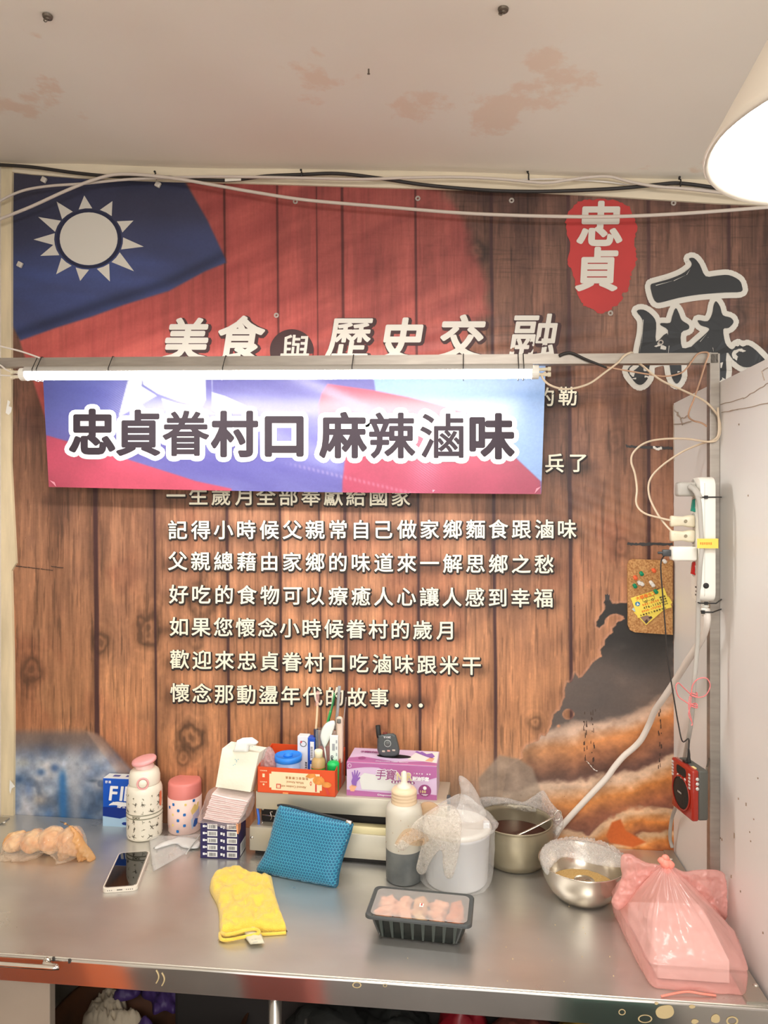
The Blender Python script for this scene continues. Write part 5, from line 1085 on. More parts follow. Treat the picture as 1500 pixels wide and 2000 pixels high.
for z in (.415, .485): g.lathe([(r+.0001, hb*z), (r+.0008, hb*z+.0006), (r+.0008, hb*z+.0022), (r+.0001, hb*z+.0028)], 56, M, cap=False)
g.build('band', gm, t, True)
pkp = mat('pink_plastic', C(242, 172, 172), .3); ppk = mat('pale_pink_plastic', C(244, 206, 200), .3)
top_ = hb+.037
g = G(); g.lathe([(r*.50, top_-.006), (r*.52, top_+.006), (r*.40, top_+.014), (.0001, top_+.016)], 32, M, cap=False); g.build('spout_base', ppk, t, True)
g = G(); g.lathe([(.0001, 0), (r*.60, 0), (r*.68, .002), (r*.70, .006), (r*.66, .010), (r*.5, .0115), (.0001, .012)], 40, T(c.x, c.y, TZ+top_+.012, ry=-.16, rx=.10), cap=False); g.build('flip_cap', pkp, t, True)
zb_ = hb+.010; ab_ = math.atan2(-c.x, CD+c.y)*.75; Mr = T(c.x, c.y, 0, rz=ab_); Mb = Mr @ T(0, -r*.84, TZ+zb_, rx=math.pi/2)
g = G(); g.lathe([(.0110, 0), (.0110, .003), (.0135, .0045), (.0145, .003), (.0145, 0)], 32, Mb, cap=False); g.prism([(-.008, -.012), (-.004, -.020), (.004, -.020), (.008, -.012)], .003, Mr @ T(0, -r*.87, TZ+zb_)); g.build('button_ring', pkp, t, True)
g = G(); g.lathe([(.0001, .006), (.007, .0058), (.0095, .004), (.0105, .001), (.0105, 0)], 32, Mb, cap=False); g.build('lid_button', enam, t, True)
def cyl(cx_, cy_0, rr, ang, z, lift=.0006):
    ang = ang+math.atan2(-cx_, CD+cy_0)*.8
    return Vector((cx_+(rr+lift)*math.sin(ang), cy_0-(rr+lift)*math.cos(ang), z))
g = G(); r_ = random.Random(12); lf = mat('leaf_ink', C(96, 92, 66), .5); dk = mat('flower_ink', C(46, 34, 30), .5)
gd = G()
def petal(g, a0, z0_, th, L, w_):
    P = []
    for q, ww in ((0, .1), (.35, 1), (.75, .8), (1, .05)):
        for s__ in (-1, 1): x = L*q*math.cos(th)-s__*w_*ww*math.sin(th); y = L*q*math.sin(th)+s__*w_*ww*math.cos(th); P.append(cyl(c.x, c.y, r, a0+x/r, z0_+y))
    g.add(P, [(0, 2, 3, 1), (2, 4, 5, 3), (4, 6, 7, 5)])
for base in (.05, .50):
    for k in range(20):
        a0 = -1.4+(k % 7)*.46+r_.uniform(-.06, .06); z0_ = TZ+hb*(base+.05+.135*(k//7)+r_.uniform(-.02, .03)); big = r_.random() < .45
        for j in range(7 if big else 3): petal(g if (j % 2 or not big) else gd, a0+r_.uniform(-.02, .02), z0_+r_.uniform(-.0006, .0006), r_.uniform(0, 6.28), r_.uniform(.005, .009) if big else r_.uniform(.003, .006), .0006)
        if big: P = [cyl(c.x, c.y, r, a0+.0014/r*math.cos(q), z0_+.0014*math.sin(q), .0009) for q in [i*1.05 for i in range(6)]]; gd.add(P, [tuple(range(6))])
g.build('leaf_print', lf, t); gd.build('flower_print', dk, t)
g = G(); textbox(g, 'TDADY', lambda a, b: cyl(c.x, c.y, r, -.62+a/r, TZ+hb*.457-b, .0008), 0, .020, 0, .0075, .0002); g.build('lettering', lf, t)
g = G()
for zz_, col_ in ((.80, 0), (.72, 1), (.66, 0)):
    P = [cyl(c.x, c.y, r, 1.12+.13*math.cos(q), TZ+hb*zz_+.010*math.sin(q), .0009+.0002*col_) for q in [i*.7 for i in range(9)]]; g.add(P, [tuple(range(9))])
g.build('sticker', mat('sticker_orange', C(222, 120, 84), .5), t)
# ---- pink food flask
p = onb(348, 1633); r = 33*px2m(p); c = Vector((p.x, p.y+r*.98, TZ)); H_ = zat(1522, c)-TZ
t = thing('pink_flask', 'pale pink flask with rose cap and blue square dots', 'bottle', c); M = T(c.x, c.y, TZ)
hc = H_*.70
g = G(); g.lathe([(.0001, .0005), (r*.93, .0005), (r*.97, .003), (r*.97, .016), (r, .018), (r, hc), (.0001, hc)], 56, M, cap=False); g.build('flask_body', mat('flask_pink', C(240, 210, 200), .45), t, True)
g = G(); g.lathe([(r*.985, hc), (r*.99, hc+.001), (r*.975, H_-.006), (r*.93, H_-.0015), (r*.86, H_), (.0001, H_-.0015)], 56, M, cap=False); g.build('screw_cap', mat('rose_plastic', C(224, 134, 126), .4), t, True)
def dots(pts, m, nm, sz, sq=True):
    for (a0, z) in pts:
        g = G(); g.add([cyl(c.x, c.y, r, a0+sz/r*math.copysign(abs(math.cos(q))**.5, math.cos(q)), TZ+z+sz*1.05*math.copysign(abs(math.sin(q))**.5, math.sin(q))) for q in [i*.5236+.26 for i in range(12)]], [tuple(range(12))]); g.build(nm, m, t)
fz = lambda y: (1-(y-1548)/(1630-1548))*hc
dots([(-.62, fz(1558)), (-.30, fz(1571)), (.06, fz(1581)), (-.32, fz(1594)), (.06, fz(1606)), (-.34, fz(1619)), (-.95, fz(1567)), (.62, fz(1552))], mat('dot_blue', C(24, 112, 190), .4), 'blue_dot', .0034)
dots([(-.66, fz(1606)), (-.66, fz(1582)), (.12, fz(1558))], mat('dot_yellow', C(240, 214, 130), .4), 'yellow_dot', .0028); dots([(-1.0, fz(1612)), (.98, fz(1606))], mat('dot_rose', C(238, 180, 170), .4), 'rose_dot', .0028)
def cpatch(nm, m, pts, lift):
    g = G(); poly2(g, pts, lambda a, b: cyl(c.x, c.y, r, a, TZ+b, lift)); g.build(nm, m, t)
cpatch('label_patch', mat('patch_yellow', C(240, 206, 132), .5), [(.42, fz(1574)), (.62, fz(1562)), (1.0, fz(1558)), (.95, fz(1575)), (.70, fz(1580)), (.5, fz(1584))], .0006)
cpatch('label_patch', mat('patch_lilac', C(190, 180, 206), .5), [(.55, fz(1586)), (.75, fz(1580)), (1.05, fz(1570)), (1.05, fz(1590)), (.8, fz(1596)), (.6, fz(1600))], .0007)
cpatch('label_patch', mat('patch_blue', C(44, 84, 156), .5), [(.62, fz(1600)), (.72, fz(1594)), (.95, fz(1598)), (.86, fz(1608)), (.70, fz(1614)), (.56, fz(1612))], .0008)
cpatch('label_patch', mat('patch_lightblue', C(178, 196, 220), .5), [(.44, fz(1596)), (.56, fz(1590)), (.60, fz(1614)), (.50, fz(1618)), (.46, fz(1608))], .0005)
# ---- phone
pts = [onb(*q) for q in ((234, 1664), (291, 1665), (267, 1737), (194, 1740))]
zt = TZ+.0098; P4 = [PZ(*q, zt) for q in ((234, 1663), (292, 1664), (270, 1733), (197, 1734))]
o_ = P4[3]; ux = (P4[2]-P4[3]); wv_ = (P4[0]-P4[3]); pw, ph = .074, .155
ux.normalize(); vy = Vector((-ux.y, ux.x, 0)); ang = math.atan2(((P4[0]+P4[1])/2-(P4[2]+P4[3])/2).x, ((P4[0]+P4[1])/2-(P4[2]+P4[3])/2).y)
cen = (P4[0]+P4[1]+P4[2]+P4[3])/4; Lp = (((P4[0]+P4[1])/2)-((P4[2]+P4[3])/2)).length; Wp = ((P4[1]+P4[2])/2-(P4[0]+P4[3])/2).length*math.cos(ang)
t = thing('smartphone', 'smartphone lying face up in a clear case, left of the yellow cloth', 'phone', (cen.x, cen.y, TZ)); M = T(cen.x, cen.y, TZ, rz=-ang)
def slab(g, w_, l_, z0_, z1_, rad): 
    P = rrect(-w_/2, w_/2, -l_/2, l_/2, rad, 6); n = len(P); g.add([(x, y, z0_) for x, y in P]+[(x, y, z1_) for x, y in P]+[(x*.985, y*.993, z1_+.0006) for x, y in P], [tuple(range(n))[::-1]]+[(i, (i+1) % n, (i+1) % n+n, i+n) for i in range(n)]+[(n+i, n+(i+1) % n, (i+1) % n+2*n, i+2*n) for i in range(n)]+[tuple(2*n+i for i in range(n))], M)
g = G(); slab(g, Wp, Lp, .0004, .0092, .011); g.build('clear_case', mat('clear_case', C(226, 218, 204), .25), t)
g = G(); slab(g, Wp*.93, Lp*.965, .0090, .0100, .009); g.build('metal_frame', mat('phone_frame', C(190, 186, 180), .25, .9), t)
g = G(); slab(g, Wp*.89, Lp*.945, .0100, .0103, .008); g.build('screen', mat('phone_glass', C(10, 10, 12), .03, spec=.9), t)
g = G(); g.box(-.006, .006, -Lp/2-.0004, -Lp/2+.001, .004, .0062, M, bevel=.0008); g.build('charging_port', mat('dark_slot', C(60, 56, 52), .6), t)
g = G()
for x in (-.024, -.020, -.016, .014, .018, .022, .026): g.lathe([(.0001, .0006), (.0009, .0006), (.0009, 0)], 8, M @ T(x, -Lp/2, .005, rx=math.pi/2))
g.build('speaker_hole', mat('dark_slot', C(60, 56, 52), .6), t)
# ---- bread in an amber bag
breadm = mat('bread_crust', C(214, 146, 84), .8, noise=.5, nscale=30, col2=C(238, 206, 160), bump=.3, bscale=90)
clearw = film('thin_clear_bag', (1, .97, .93, 1), C(246, 232, 214), .20, .12, 45, .9, .005, .55)
amber = film('amber_bag', (1, .88, .70, 1), C(238, 190, 130), .42, .18, 40, .7, .004, .35)
pY = onb(90, 1674).y
for i, (bx, by, bw, bh) in enumerate(((30, 1652, 21, 19), (66, 1643, 24, 22), (101, 1641, 26, 24), (138, 1650, 25, 26))):
    p = PY(bx, by, pY+.022); b = bmesh.new(); bmesh.ops.create_icosphere(b, subdivisions=4, radius=1); s_ = dep(p)/F
    P = np.array([v.co[:] for v in b.verts]); nn = 1+.5*(fbm(P[:, 0]*2.2+i*5, P[:, 1]*2.2, P[:, 2]*2.2, 3, 5)-.5)
    for v, k in zip(b.verts, nn): v.co = v.co*float(k)
    for v in b.verts: v.co = Vector((v.co.x*bw*s_, v.co.y*.028, v.co.z*bh*s_))
    g = G(); g.bm(b, T(p.x, p.y, max(p.z, TZ+bh*s_*.92))); g.V = [(x, y, max(z, TZ+.002)) for x, y, z in g.V]
    tag(g.build('bread_roll', breadm, None, True), ('leftmost bread roll in the clear bag', 'second bread roll from the left in the clear bag', 'third bread roll from the left in the clear bag', 'rightmost bread roll beside the amber end of the bag')[i], 'bread', 'bread rolls in the bag')
def stand(Y, lean=0, zmin=TZ+.0006, slide=0):
    def f(a, b, h):
        p = PY(a, b, Y); z = max(p.z, zmin); return Vector((p.x, Y-h+(z-TZ)*lean, z))
    return f
t = thing('bread_bag', 'clear and amber plastic bag of bread rolls at the far left of the table', 'bag', (onb(90, 1675).x, pY, TZ))
bagp = [(0, 1676), (8, 1662), (14, 1640), (26, 1632), (46, 1630), (64, 1622), (76, 1627), (92, 1617), (108, 1620), (114, 1626), (128, 1619), (142, 1619), (152, 1628), (160, 1645), (162, 1662), (152, 1674), (128, 1686), (119, 1683), (112, 1668), (104, 1662), (92, 1662), (80, 1672), (62, 1679), (36, 1682), (12, 1679)]
puffobj('bag_film', clearw, t, bagp, 2.2, stand(pY+.006), .036, 26, noise=.010, nfreq=.075, seed=21, Hb=.046)
puffobj('bag_end', amber, t, [(116, 1604), (130, 1608), (146, 1620), (158, 1634), (166, 1648), (176, 1660), (186, 1676), (182, 1682), (172, 1678), (168, 1688), (158, 1688), (152, 1672), (140, 1672), (126, 1684), (118, 1680), (114, 1664), (120, 1646), (140, 1634), (146, 1628), (134, 1614)], 2.2, stand(pY+.002), .010, 10, noise=.010, nfreq=.11, seed=23)
# ---- zip bag with a paper inside
t = thing('zip_bag', 'flat clear zip bag of white cutlery beside the pink flask', 'bag', onb(335, 1660))
def flat(z0_=TZ+.001): return lambda a, b, h: PZ(a, b, z0_)+Vector((0, 0, h))
zf = film('zip_film', (1, 1, 1, 1), C(240, 240, 238), .20, .10, 25, .6, .004, .4)
puffobj('bag_film', zf, t, [(290, 1632), (345, 1633), (392, 1628), (392, 1644), (360, 1668), (300, 1702), (295, 1680)], 3, flat(TZ+.004), .005, 12, noise=.003, nfreq=.06, seed=31, Hb=.003, curve=0)
puffobj('paper_napkin', paper_w, t, [(300, 1656), (318, 1644), (338, 1638), (352, 1634), (388, 1640), (388, 1656), (360, 1656), (344, 1648), (326, 1652), (306, 1658)], 3, flat(TZ+.004), .002, 6, Hb=.001)
g = G(); g.tube([PZ(*q, TZ+.0075) for q in ((363, 1668), (372, 1655), (384, 1640), (391, 1630))], .0016, 6); g.build('zip_seal', mat('zip_white', C(214, 216, 212), .3), t, True)
# ---- dark blue carton with barcodes
M, w, h = frontbox(391, 1676, 466, 1679, 1605, .10)
navy = mat('carton_navy', C(42, 36, 86), .4); t = thing('navy_carton', 'navy carton covered with rows of white barcode labels', 'box', M.to_translation())
g = G(); g.box(0, w, 0, .062, 0, h, M, bevel=.0008, seg=1); g.build('carton', navy, t)
gw = G(); gb = G(); gl = G(); fm = face(M); r_ = random.Random(3)
for k in range(5):
    z0_ = h*(.05+.19*k); z1_ = z0_+h*.145
    for x0_b, x1_b in ((w*.19, w*.45), (w*.70, w*.96)):
        gw = G(); rect2(gw, x0_b, x1_b, z1_, z0_, fm); gw.build('barcode_label', paper_w, t); x = x0_b+w*.04
        while x < x1_b-w*.04: ww = r_.choice((.0005, .0009, .0013)); rect2(gb, x, x+ww, z1_-h*.03, z0_+h*.025, face(M, .0010)); x += ww+r_.choice((.0006, .001))
    for x in (.07, .53): rect2(gl, w*x, w*(x+.055), z0_+h*.11, z0_+h*.045, fm)
    for x in (.135, .60): rect2(gl, w*x, w*(x+.04), z0_+h*.10, z0_+h*(.055 if x < .3 else .02), fm)
gb.build('barcode', mat('ink_grey', C(70, 66, 72), .5), t); gl.build('size_mark', wp, t)
g = G(); fs = lambda a, b: M @ Vector((w+.0006, a, b)); rect2(g, .012, .058, h*.36, h*.03, fs); g.build('side_label', paper_w, t)
g = G()
for k in range(7): rect2(g, .018+k*.005, .0195+k*.005, h*.33, h*.07, lambda a, b: M @ Vector((w+.0009, a, b)))
g.build('side_print', mat('ink_grey', C(70, 66, 72), .5), t)
g = G(); poly2(g, [(w*.96, h*.72), (w, h*.70), (w, h), (w*.93, h)], face(M, .0011)); g.add([M @ Vector(q) for q in ((w+.0008, 0, h*.70), (w+.0008, .014, h*.78), (w+.0008, .018, h), (w+.0008, 0, h))], [(0, 1, 2, 3)]); g.build('orange_patch', mat('carton_orange', C(232, 160, 112), .5), t)
cz0 = TZ+h; base_y = (M @ Vector((w/2, .03, 0))).y
# ---- pink tissues in a plastic pack, on the carton, tilted
yt = M.to_translation().y-.004
t = thing('tissue_pack', 'clear pack of folded pale pink tissues lying on the navy carton', 'tissues', (M @ Vector((w/2, .03, h))))
tis = mat('pink_tissue', C(250, 240, 236), .85, bump=.2, bscale=300)
K = 14; L0 = np.array((397, 1600.)); R0_ = np.array((462, 1611.)); L1 = np.array((414, 1550.)); R1 = np.array((484, 1564.))
for k in range(K):
    q0 = k/K; q1 = (k+.86)/K; a = L0+(L1-L0)*q0; b = R0_+(R1-R0_)*q0; a1 = L0+(L1-L0)*q1; b1 = R0_+(R1-R0_)*q1; jx = r_.uniform(-1.5, 1.5)
    Yk = yt+.004+.010*q0
    A0, B0, A1, B1 = PY(a[0]+jx, a[1], Yk), PY(b[0]+jx, b[1], Yk), PY(a1[0]+jx, a1[1], Yk), PY(b1[0]+jx, b1[1], Yk); g = G()
    n = 9; V = []
    for i in range(n):
        f_ = i/(n-1); lo = A0.lerp(B0, f_); hi = A1.lerp(B1, f_); wv_ = Vector((0, 0, .0006*math.sin(f_*9+k)))
        e = .0035*(1-abs(2*f_-1)**6)
        for q, yy_ in ((lo, .004-e*.2), (lo.lerp(hi, .5), -.001*1-e*.4), (hi, .004-e*.2), (hi, .055), (lo, .055)): V.append(Vector((q.x, q.y+yy_, max(q.z, cz0+.0008))) + wv_)
    g.add(V, [(5*i+j, 5*i+(j+1) % 5, 5*i+5+(j+1) % 5, 5*i+5+j) for i in range(n-1) for j in range(5)]+[(4, 3, 2, 1, 0), tuple(5*(n-1)+j for j in range(5))]); g.build('tissue', tis if k % 2 else mat('tissue_edge', C(244, 222, 218), .85), t, 'auto')
pack = film('pack_film', (1, .98, .98, 1), C(240, 226, 226), .14, .10, 40, .8, .004, .5)
puffobj('pack_film', pack, t, [(389, 1602), (391, 1590), (402, 1560), (408, 1544), (424, 1540), (470, 1548), (494, 1552), (496, 1570), (488, 1592), (470, 1610), (456, 1618), (440, 1612), (412, 1606)], 2.4, lambda a, b, h_: (lambda p: Vector((p.x, p.y-h_, max(p.z, cz0+.0006) if p.y-h_ > yt-.002 else p.z)))(PY(a, b, yt+.030)), .034, 16, noise=.004, nfreq=.09, seed=41, Hb=.034)
# ---- white napkin pack leaning on top
t = thing('napkin_pack', 'tall white paper napkin pack with blue print leaning on the pink tissues', 'napkins', PY(455, 1545, yt+.03))
F4 = [(421, 1537), (489, 1547), (506, 1470), (434, 1462)]; bk = .055
fr4 = [PY(x, y, yt+.012+.010*(i > 1)) for i, (x, y) in enumerate(F4)]; bk4 = [PY(x, y, yt+.012+bk) for x, y in ((430, 1533), (497, 1543), (522, 1460), (452, 1448))]
def loft(g, A, B, n=12, bul=.004):
    V = []; Fc = []
    for j in range(n+1):
        for i in range(n+1):
            u_, v_ = i/n, j/n
            fpt = (A[0]*(1-u_)+A[1]*u_)*(1-v_)+(A[3]*(1-u_)+A[2]*u_)*v_; bpt = (B[0]*(1-u_)+B[1]*u_)*(1-v_)+(B[3]*(1-u_)+B[2]*u_)*v_
            k = bul*(1-(2*u_-1)**4)*(1-(2*v_-1)**4); nz_ = .0016*(float(fbm(u_*7, v_*7, 0, 3, 3))-.5)
            V += [fpt+Vector((0, -k+nz_, 0)), bpt+Vector((0, k, 0))]
    m = n+1; ix = lambda i, j, s: (j*m+i)*2+s
    for j in range(n):
        for i in range(n): Fc += [(ix(i, j, 0), ix(i+1, j, 0), ix(i+1, j+1, 0), ix(i, j+1, 0)), (ix(i, j, 1), ix(i, j+1, 1), ix(i+1, j+1, 1), ix(i+1, j, 1))]
    for i in range(n): Fc += [(ix(i, 0, 0), ix(i, 0, 1), ix(i+1, 0, 1), ix(i+1, 0, 0)), (ix(i, n, 0), ix(i+1, n, 0), ix(i+1, n, 1), ix(i, n, 1)), (ix(0, i, 0), ix(0, i+1, 0), ix(0, i+1, 1), ix(0, i, 1)), (ix(n, i, 0), ix(n, i, 1), ix(n, i+1, 1), ix(n, i+1, 0))]
    g.add(V, Fc)
g = G(); loft(g, fr4, bk4); g.build('napkin_block', mat('napkin_white', C(242, 240, 222), .8, bump=.25, bscale=160), t, 'auto')
g = G(); puf = [(455, 1468), (463, 1446), (474, 1441), (492, 1440), (505, 1449), (500, 1455), (488, 1457), (486, 1466), (484, 1469)]
V, Fc = puff(puf, 2, stand(yt+.018), .010, 8, curve=0); g.add(V, Fc); g.build('loose_napkin', mat('napkin_white2', C(244, 248, 244), .8), t, True)
g = G(); r_ = random.Random(8)
def onfr(u_, v_, l=.0016): p = (fr4[0]*(1-u_)+fr4[1]*u_)*(1-v_)+(fr4[3]*(1-u_)+fr4[2]*u_)*v_; k = .004*(1-(2*u_-1)**4)*(1-(2*v_-1)**4); return p+Vector((0, -k-l, 0))
for (u_, v_) in ((.42, .78), (.46, .76), (.50, .79), (.44, .66), (.40, .63), (.47, .73)): g.add([onfr(u_+.016*math.cos(q), v_+.014*math.sin(q)) for q in (0, 1.5, 2.8, 4.2)], [(0, 1, 2, 3)])
for k in range(26):
    u_, v_ = r_.uniform(.08, .92), r_.uniform(.15, .85)
    if .3 < u_ < .62: continue
    A_ = (fr4[3]*(1-u_)+fr4[2]*u_); B_ = (bk4[3]*(1-u_)+bk4[2]*u_); q = A_.lerp(B_, v_)+Vector((0, 0, .0022)); e = r_.uniform(.001, .0028); g.add([q+Vector((-e, -e, 0)), q+Vector((e, -e*.4, 0)), q+Vector((e*.6, e, 0))], [(0, 1, 2)])
g.build('blue_print', mat('print_aqua', C(120, 190, 206), .6), t)
# ================================================================== THE SEALING MACHINE
aluW = mat('pale_aluminium', C(206, 200, 182), .38, .45, noise=.08, nscale=6); dark_in = mat('dark_recess', C(30, 26, 24), .6)
a0 = onb(487, 1671); b0 = onb(750, 1692)
ux = (b0-a0).normalized(); vy = Vector((-ux.y, ux.x, 0)); MS = Matrix.Translation((a0.x, a0.y, TZ)) @ Matrix(((ux.x, vy.x, 0, 0), (ux.y, vy.y, 0, 0), (0, 0, 1, 0), (0, 0, 0, 1)))
def lx(px, py, yl=0):   # local (x, z) on the machine's front plane y = yl
    u, v = (px-750)/F, (1000-py)/F; d = Vector((-sn+cs*u, cs+sn*u, v)); o = Vector((0, -CD, CZ)); Mi = MS.inverted(); o2 = Mi @ o; d2 = Mi.to_3x3() @ d; t = (yl-o2.y)/d2.y; return o2+d2*t
hz_lo0 = .012; h_lo = lx(489, 1614).z; xe = lx(868, 1600, .02).x; z_up0 = lx(499, 1580).z; z_up = lx(499, 1546).z; xu = lx(499, 1560).x; xr_up = lx(872, 1560).x
DK = min(.15, -.012-a0.y-.004)
sm_ = thing('sealing_machine', 'low pale metal bag sealing machine carrying the orange carton and glove box', 'machine', a0)
g = G(); g.box(0, xe, 0, DK, hz_lo0, h_lo, MS, bevel=.0025); g.build('lower_body', aluW, sm_, 'auto')
g = G(); g.box(.012, xe-.012, .008, DK-.01, .002, hz_lo0+.001, MS); g.build('base_rail', dark_in, sm_)
for x in (.02, xe-.03):
    g = G(); g.box(x, x+.016, .012, .028, -.0002, .004, MS); g.build('rubber_foot', black_plastic, sm_)
g = G(); g.box(xu+.004, xr_up-.006, .030, DK-.004, h_lo-.001, z_up0+.004, MS); g.build('recess', dark_in, sm_)
g = G(); g.box(xu, xr_up, .002, DK, z_up0, z_up, MS, bevel=.0015); g.build('deck', aluW, sm_, 'auto')
g = G(); x0_s = lx(680, 1620).x; g.box(x0_s, xe-.02, .004, .026, h_lo-.001, h_lo+.016, MS, bevel=.003); g.build('sealing_bar', mat('bar_cream', C(240, 228, 180), .35), sm_, 'auto')
g = G(); g.tube([MS @ Vector((xu+.010, .020, h_lo+.020)), MS @ Vector((lx(560, 1600).x, .020, h_lo+.018))], .0014, 8, False); g.tube([MS @ Vector((xu+.030, .019, h_lo+.010)), MS @ Vector((xu+.034, .016, h_lo+.018)), MS @ Vector((xu+.030, .018, h_lo+.028)), MS @ Vector((xu+.036, .018, h_lo+.03))], .0012, 6); g.tube([MS @ Vector((xu+.010, .010, h_lo)), MS @ Vector((xu+.014, .008, h_lo+.006)), MS @ Vector((xu+.012, .012, h_lo+.010))], .0010, 6)
g.build('wire_rod', mat('chrome', C(226, 222, 214), .12, 1), sm_, True)
g = G(); g.tube([MS @ Vector((xu+.002, .016, h_lo-.002)), MS @ Vector((xu+.004, .012, h_lo+.014)), MS @ Vector((xu-.001, .014, z_up0+.002))], .0030, 10); g.build('blue_lead', mat('blue_wire', C(70, 120, 226), .4), sm_, True)
for (px, py) in ((492, 1636), (505, 1590)):
    q = lx(px, py); M_ = MS @ Matrix.Translation((q.x, 0 if py > 1600 else .030, q.z)) @ Matrix.Rotation(math.pi/2, 4, 'X'); g = G(); g.lathe([(.0001, .0018), (.0025, .0016), (.0038, .0006), (.0040, 0)], 14, M_); g.build('screw', mat('chrome', C(226, 222, 214), .12, 1), sm_, True)
q = lx(877, 1535, .05); g = G(); g.box(xr_up-.002, xr_up+.006, .03, .05, z_up-.05, z_up+.001, MS, bevel=.001); g.build('side_bracket', mat('worn_blue_metal', C(92, 108, 118), .5, .4, noise=.4, nscale=60), sm_)
zdk = (MS @ Vector((0, 0, z_up))).z+.0003
# ================================================================== ORANGE CARTON and what is in it
Mo, w, h = frontbox(503, 1547, 655, 1557, 1497, .1, zdk)
oc = thing('cookie_carton', 'open orange cookie carton turned upside down holding small supplies', 'box', Mo.to_translation())
org_c = mat('carton_orange_red', C(222, 84, 40), .4); inner_c = mat('carton_inner_red', C(190, 66, 44), .6)
d_o = min(.105, -.014-(Mo @ Vector((w, 0, 0))).y-.002); tk = .0012
g = G(); g.box(0, w, 0, d_o, 0, tk, Mo); g.box(0, w, 0, tk, 0, h, Mo); g.build('front_panel', org_c, oc)
g = G(); g.box(0, w, d_o-tk, d_o, 0, h+.020, Mo); g.build('back_panel', org_c, oc)
for x in (0, w-tk):
    g = G(); V = [(x, 0, 0), (x+tk, 0, 0), (x+tk, d_o, 0), (x, d_o, 0), (x, 0, h), (x+tk, 0, h), (x+tk, d_o, h+.020), (x, d_o, h+.020)]; g.add(V, [(0, 3, 2, 1), (4, 5, 6, 7), (0, 1, 5, 4), (1, 2, 6, 5), (2, 3, 7, 6), (3, 0, 4, 7)], Mo); g.build('side_panel', org_c, oc)
fm = face(Mo, .0006)
creamp = mat('label_cream', C(246, 224, 184), .5); brnp = mat('print_brown', C(186, 132, 84), .5); redpr = mat('print_red', C(214, 70, 60), .5)
g = G(); x0_, x1_, z0_, z1_ = w*.155, w*.83, h*.13, h*.84; e = .005
poly2(g, [(x0_+e, z0_), (x1_-e, z0_), (x1_-e, z0_+e), (x1_, z0_+e), (x1_, z1_-e), (x1_-e, z1_-e), (x1_-e, z1_), (x0_+e, z1_), (x0_+e, z1_-e), (x0_, z1_-e), (x0_, z0_+e), (x0_+e, z0_+e)], fm); g.build('label_panel', creamp, oc)
up = lambda L: (lambda a, b: Mo @ Vector((w-a, -L, b)))   # writing printed upside down
g = G(); textbox(g, 'Almond Cookies with', lambda a, b: Mo @ Vector((w*.63-a, -.0010, h*.30+b)), 0, w*.33, 0, .0075, .0001, perchar=False); textbox(g, 'Whole Almond', lambda a, b: Mo @ Vector((w*.60-a, -.0010, h*.47+b)), 0, w*.22, 0, .0072, .0001, perchar=False); textbox(g, '粒粒杏仁餅禮盒', lambda a, b: Mo @ Vector((w*.66-a, -.0010, h*.64+b)), 0, w*.30, 0, .0062, .0002)
g.build('lettering', brnp, oc)
g = G(); rect2(g, w*.245, w*.305, h*.38, h*.20, face(Mo, .0010)); rect2(g, w*.745, w*.765, h*.55, h*.16, face(Mo, .0010)); g.build('red_stamp', redpr, oc)
g = G(); textbox(g, '囍', lambda a, b: Mo @ Vector((w*.275+a, -.0014, h*.29-b)), -.004, .004, 0, .008, .0002)
for q in (0, 1): textbox(g, 'COOKIE'[:6], lambda a, b: Mo @ Vector((w*.035+a, -.0010, h*(.86-.44*q)-b)), 0, w*.09, 0, .0036, .0001, perchar=False)
rect2(g, w*.065, w*.095, h*.74, h*.60, fm); disc2(g, w*.08, h*.32, .0022, .0024, fm, 8); g.build('side_lettering', creamp, oc)
ck = mat('cookie_print', C(240, 156, 74), .5, noise=.3, nscale=90); g = G()
disc2(g, w*.79, h*.60, w*.075, h*.17, face(Mo, .0012), 24); disc2(g, w*.89, h*.46, w*.062, h*.11, face(Mo, .0014), 24); poly2(g, [(w*.62, h*.72), (w*.66, h*.84), (w*.74, h*.86), (w*.76, h*.74), (w*.68, h*.66)], face(Mo, .0011)); g.build('cookie_print', ck, oc)
g = G(); g.add([Mo @ Vector(q) for q in ((w*.86, -.0012, h*.40), (w*.89, -.0012, h*.38), (w*.935, -.0012, h*.08), (w*.90, -.0012, h*.06))], [(0, 1, 2, 3)]); disc2(g, w*.69, h*.47, .0022, .005, face(Mo, .0012), 10, inner=.55); g.build('ribbon_print', redpr, oc)
g = G(); g.box(w*.33, w*.40, -.0004, .001, 0, .0035, Mo); g.build('tape_piece', mat('tape_amber', C(238, 160, 100), .3), oc)
zin = zdk+tk+.0005
def inbox(px, py, yl):  # point in the carton at local depth yl seen at the pixel
    Mi = Mo.inverted(); u, v = (px-750)/F, (1000-py)/F; d = Mi.to_3x3() @ Vector((-sn+cs*u, cs+sn*u, v)); o = Mi @ Vector((0, -CD, CZ)); t = (yl-o.y)/d.y; return Mo @ (o+d*t)
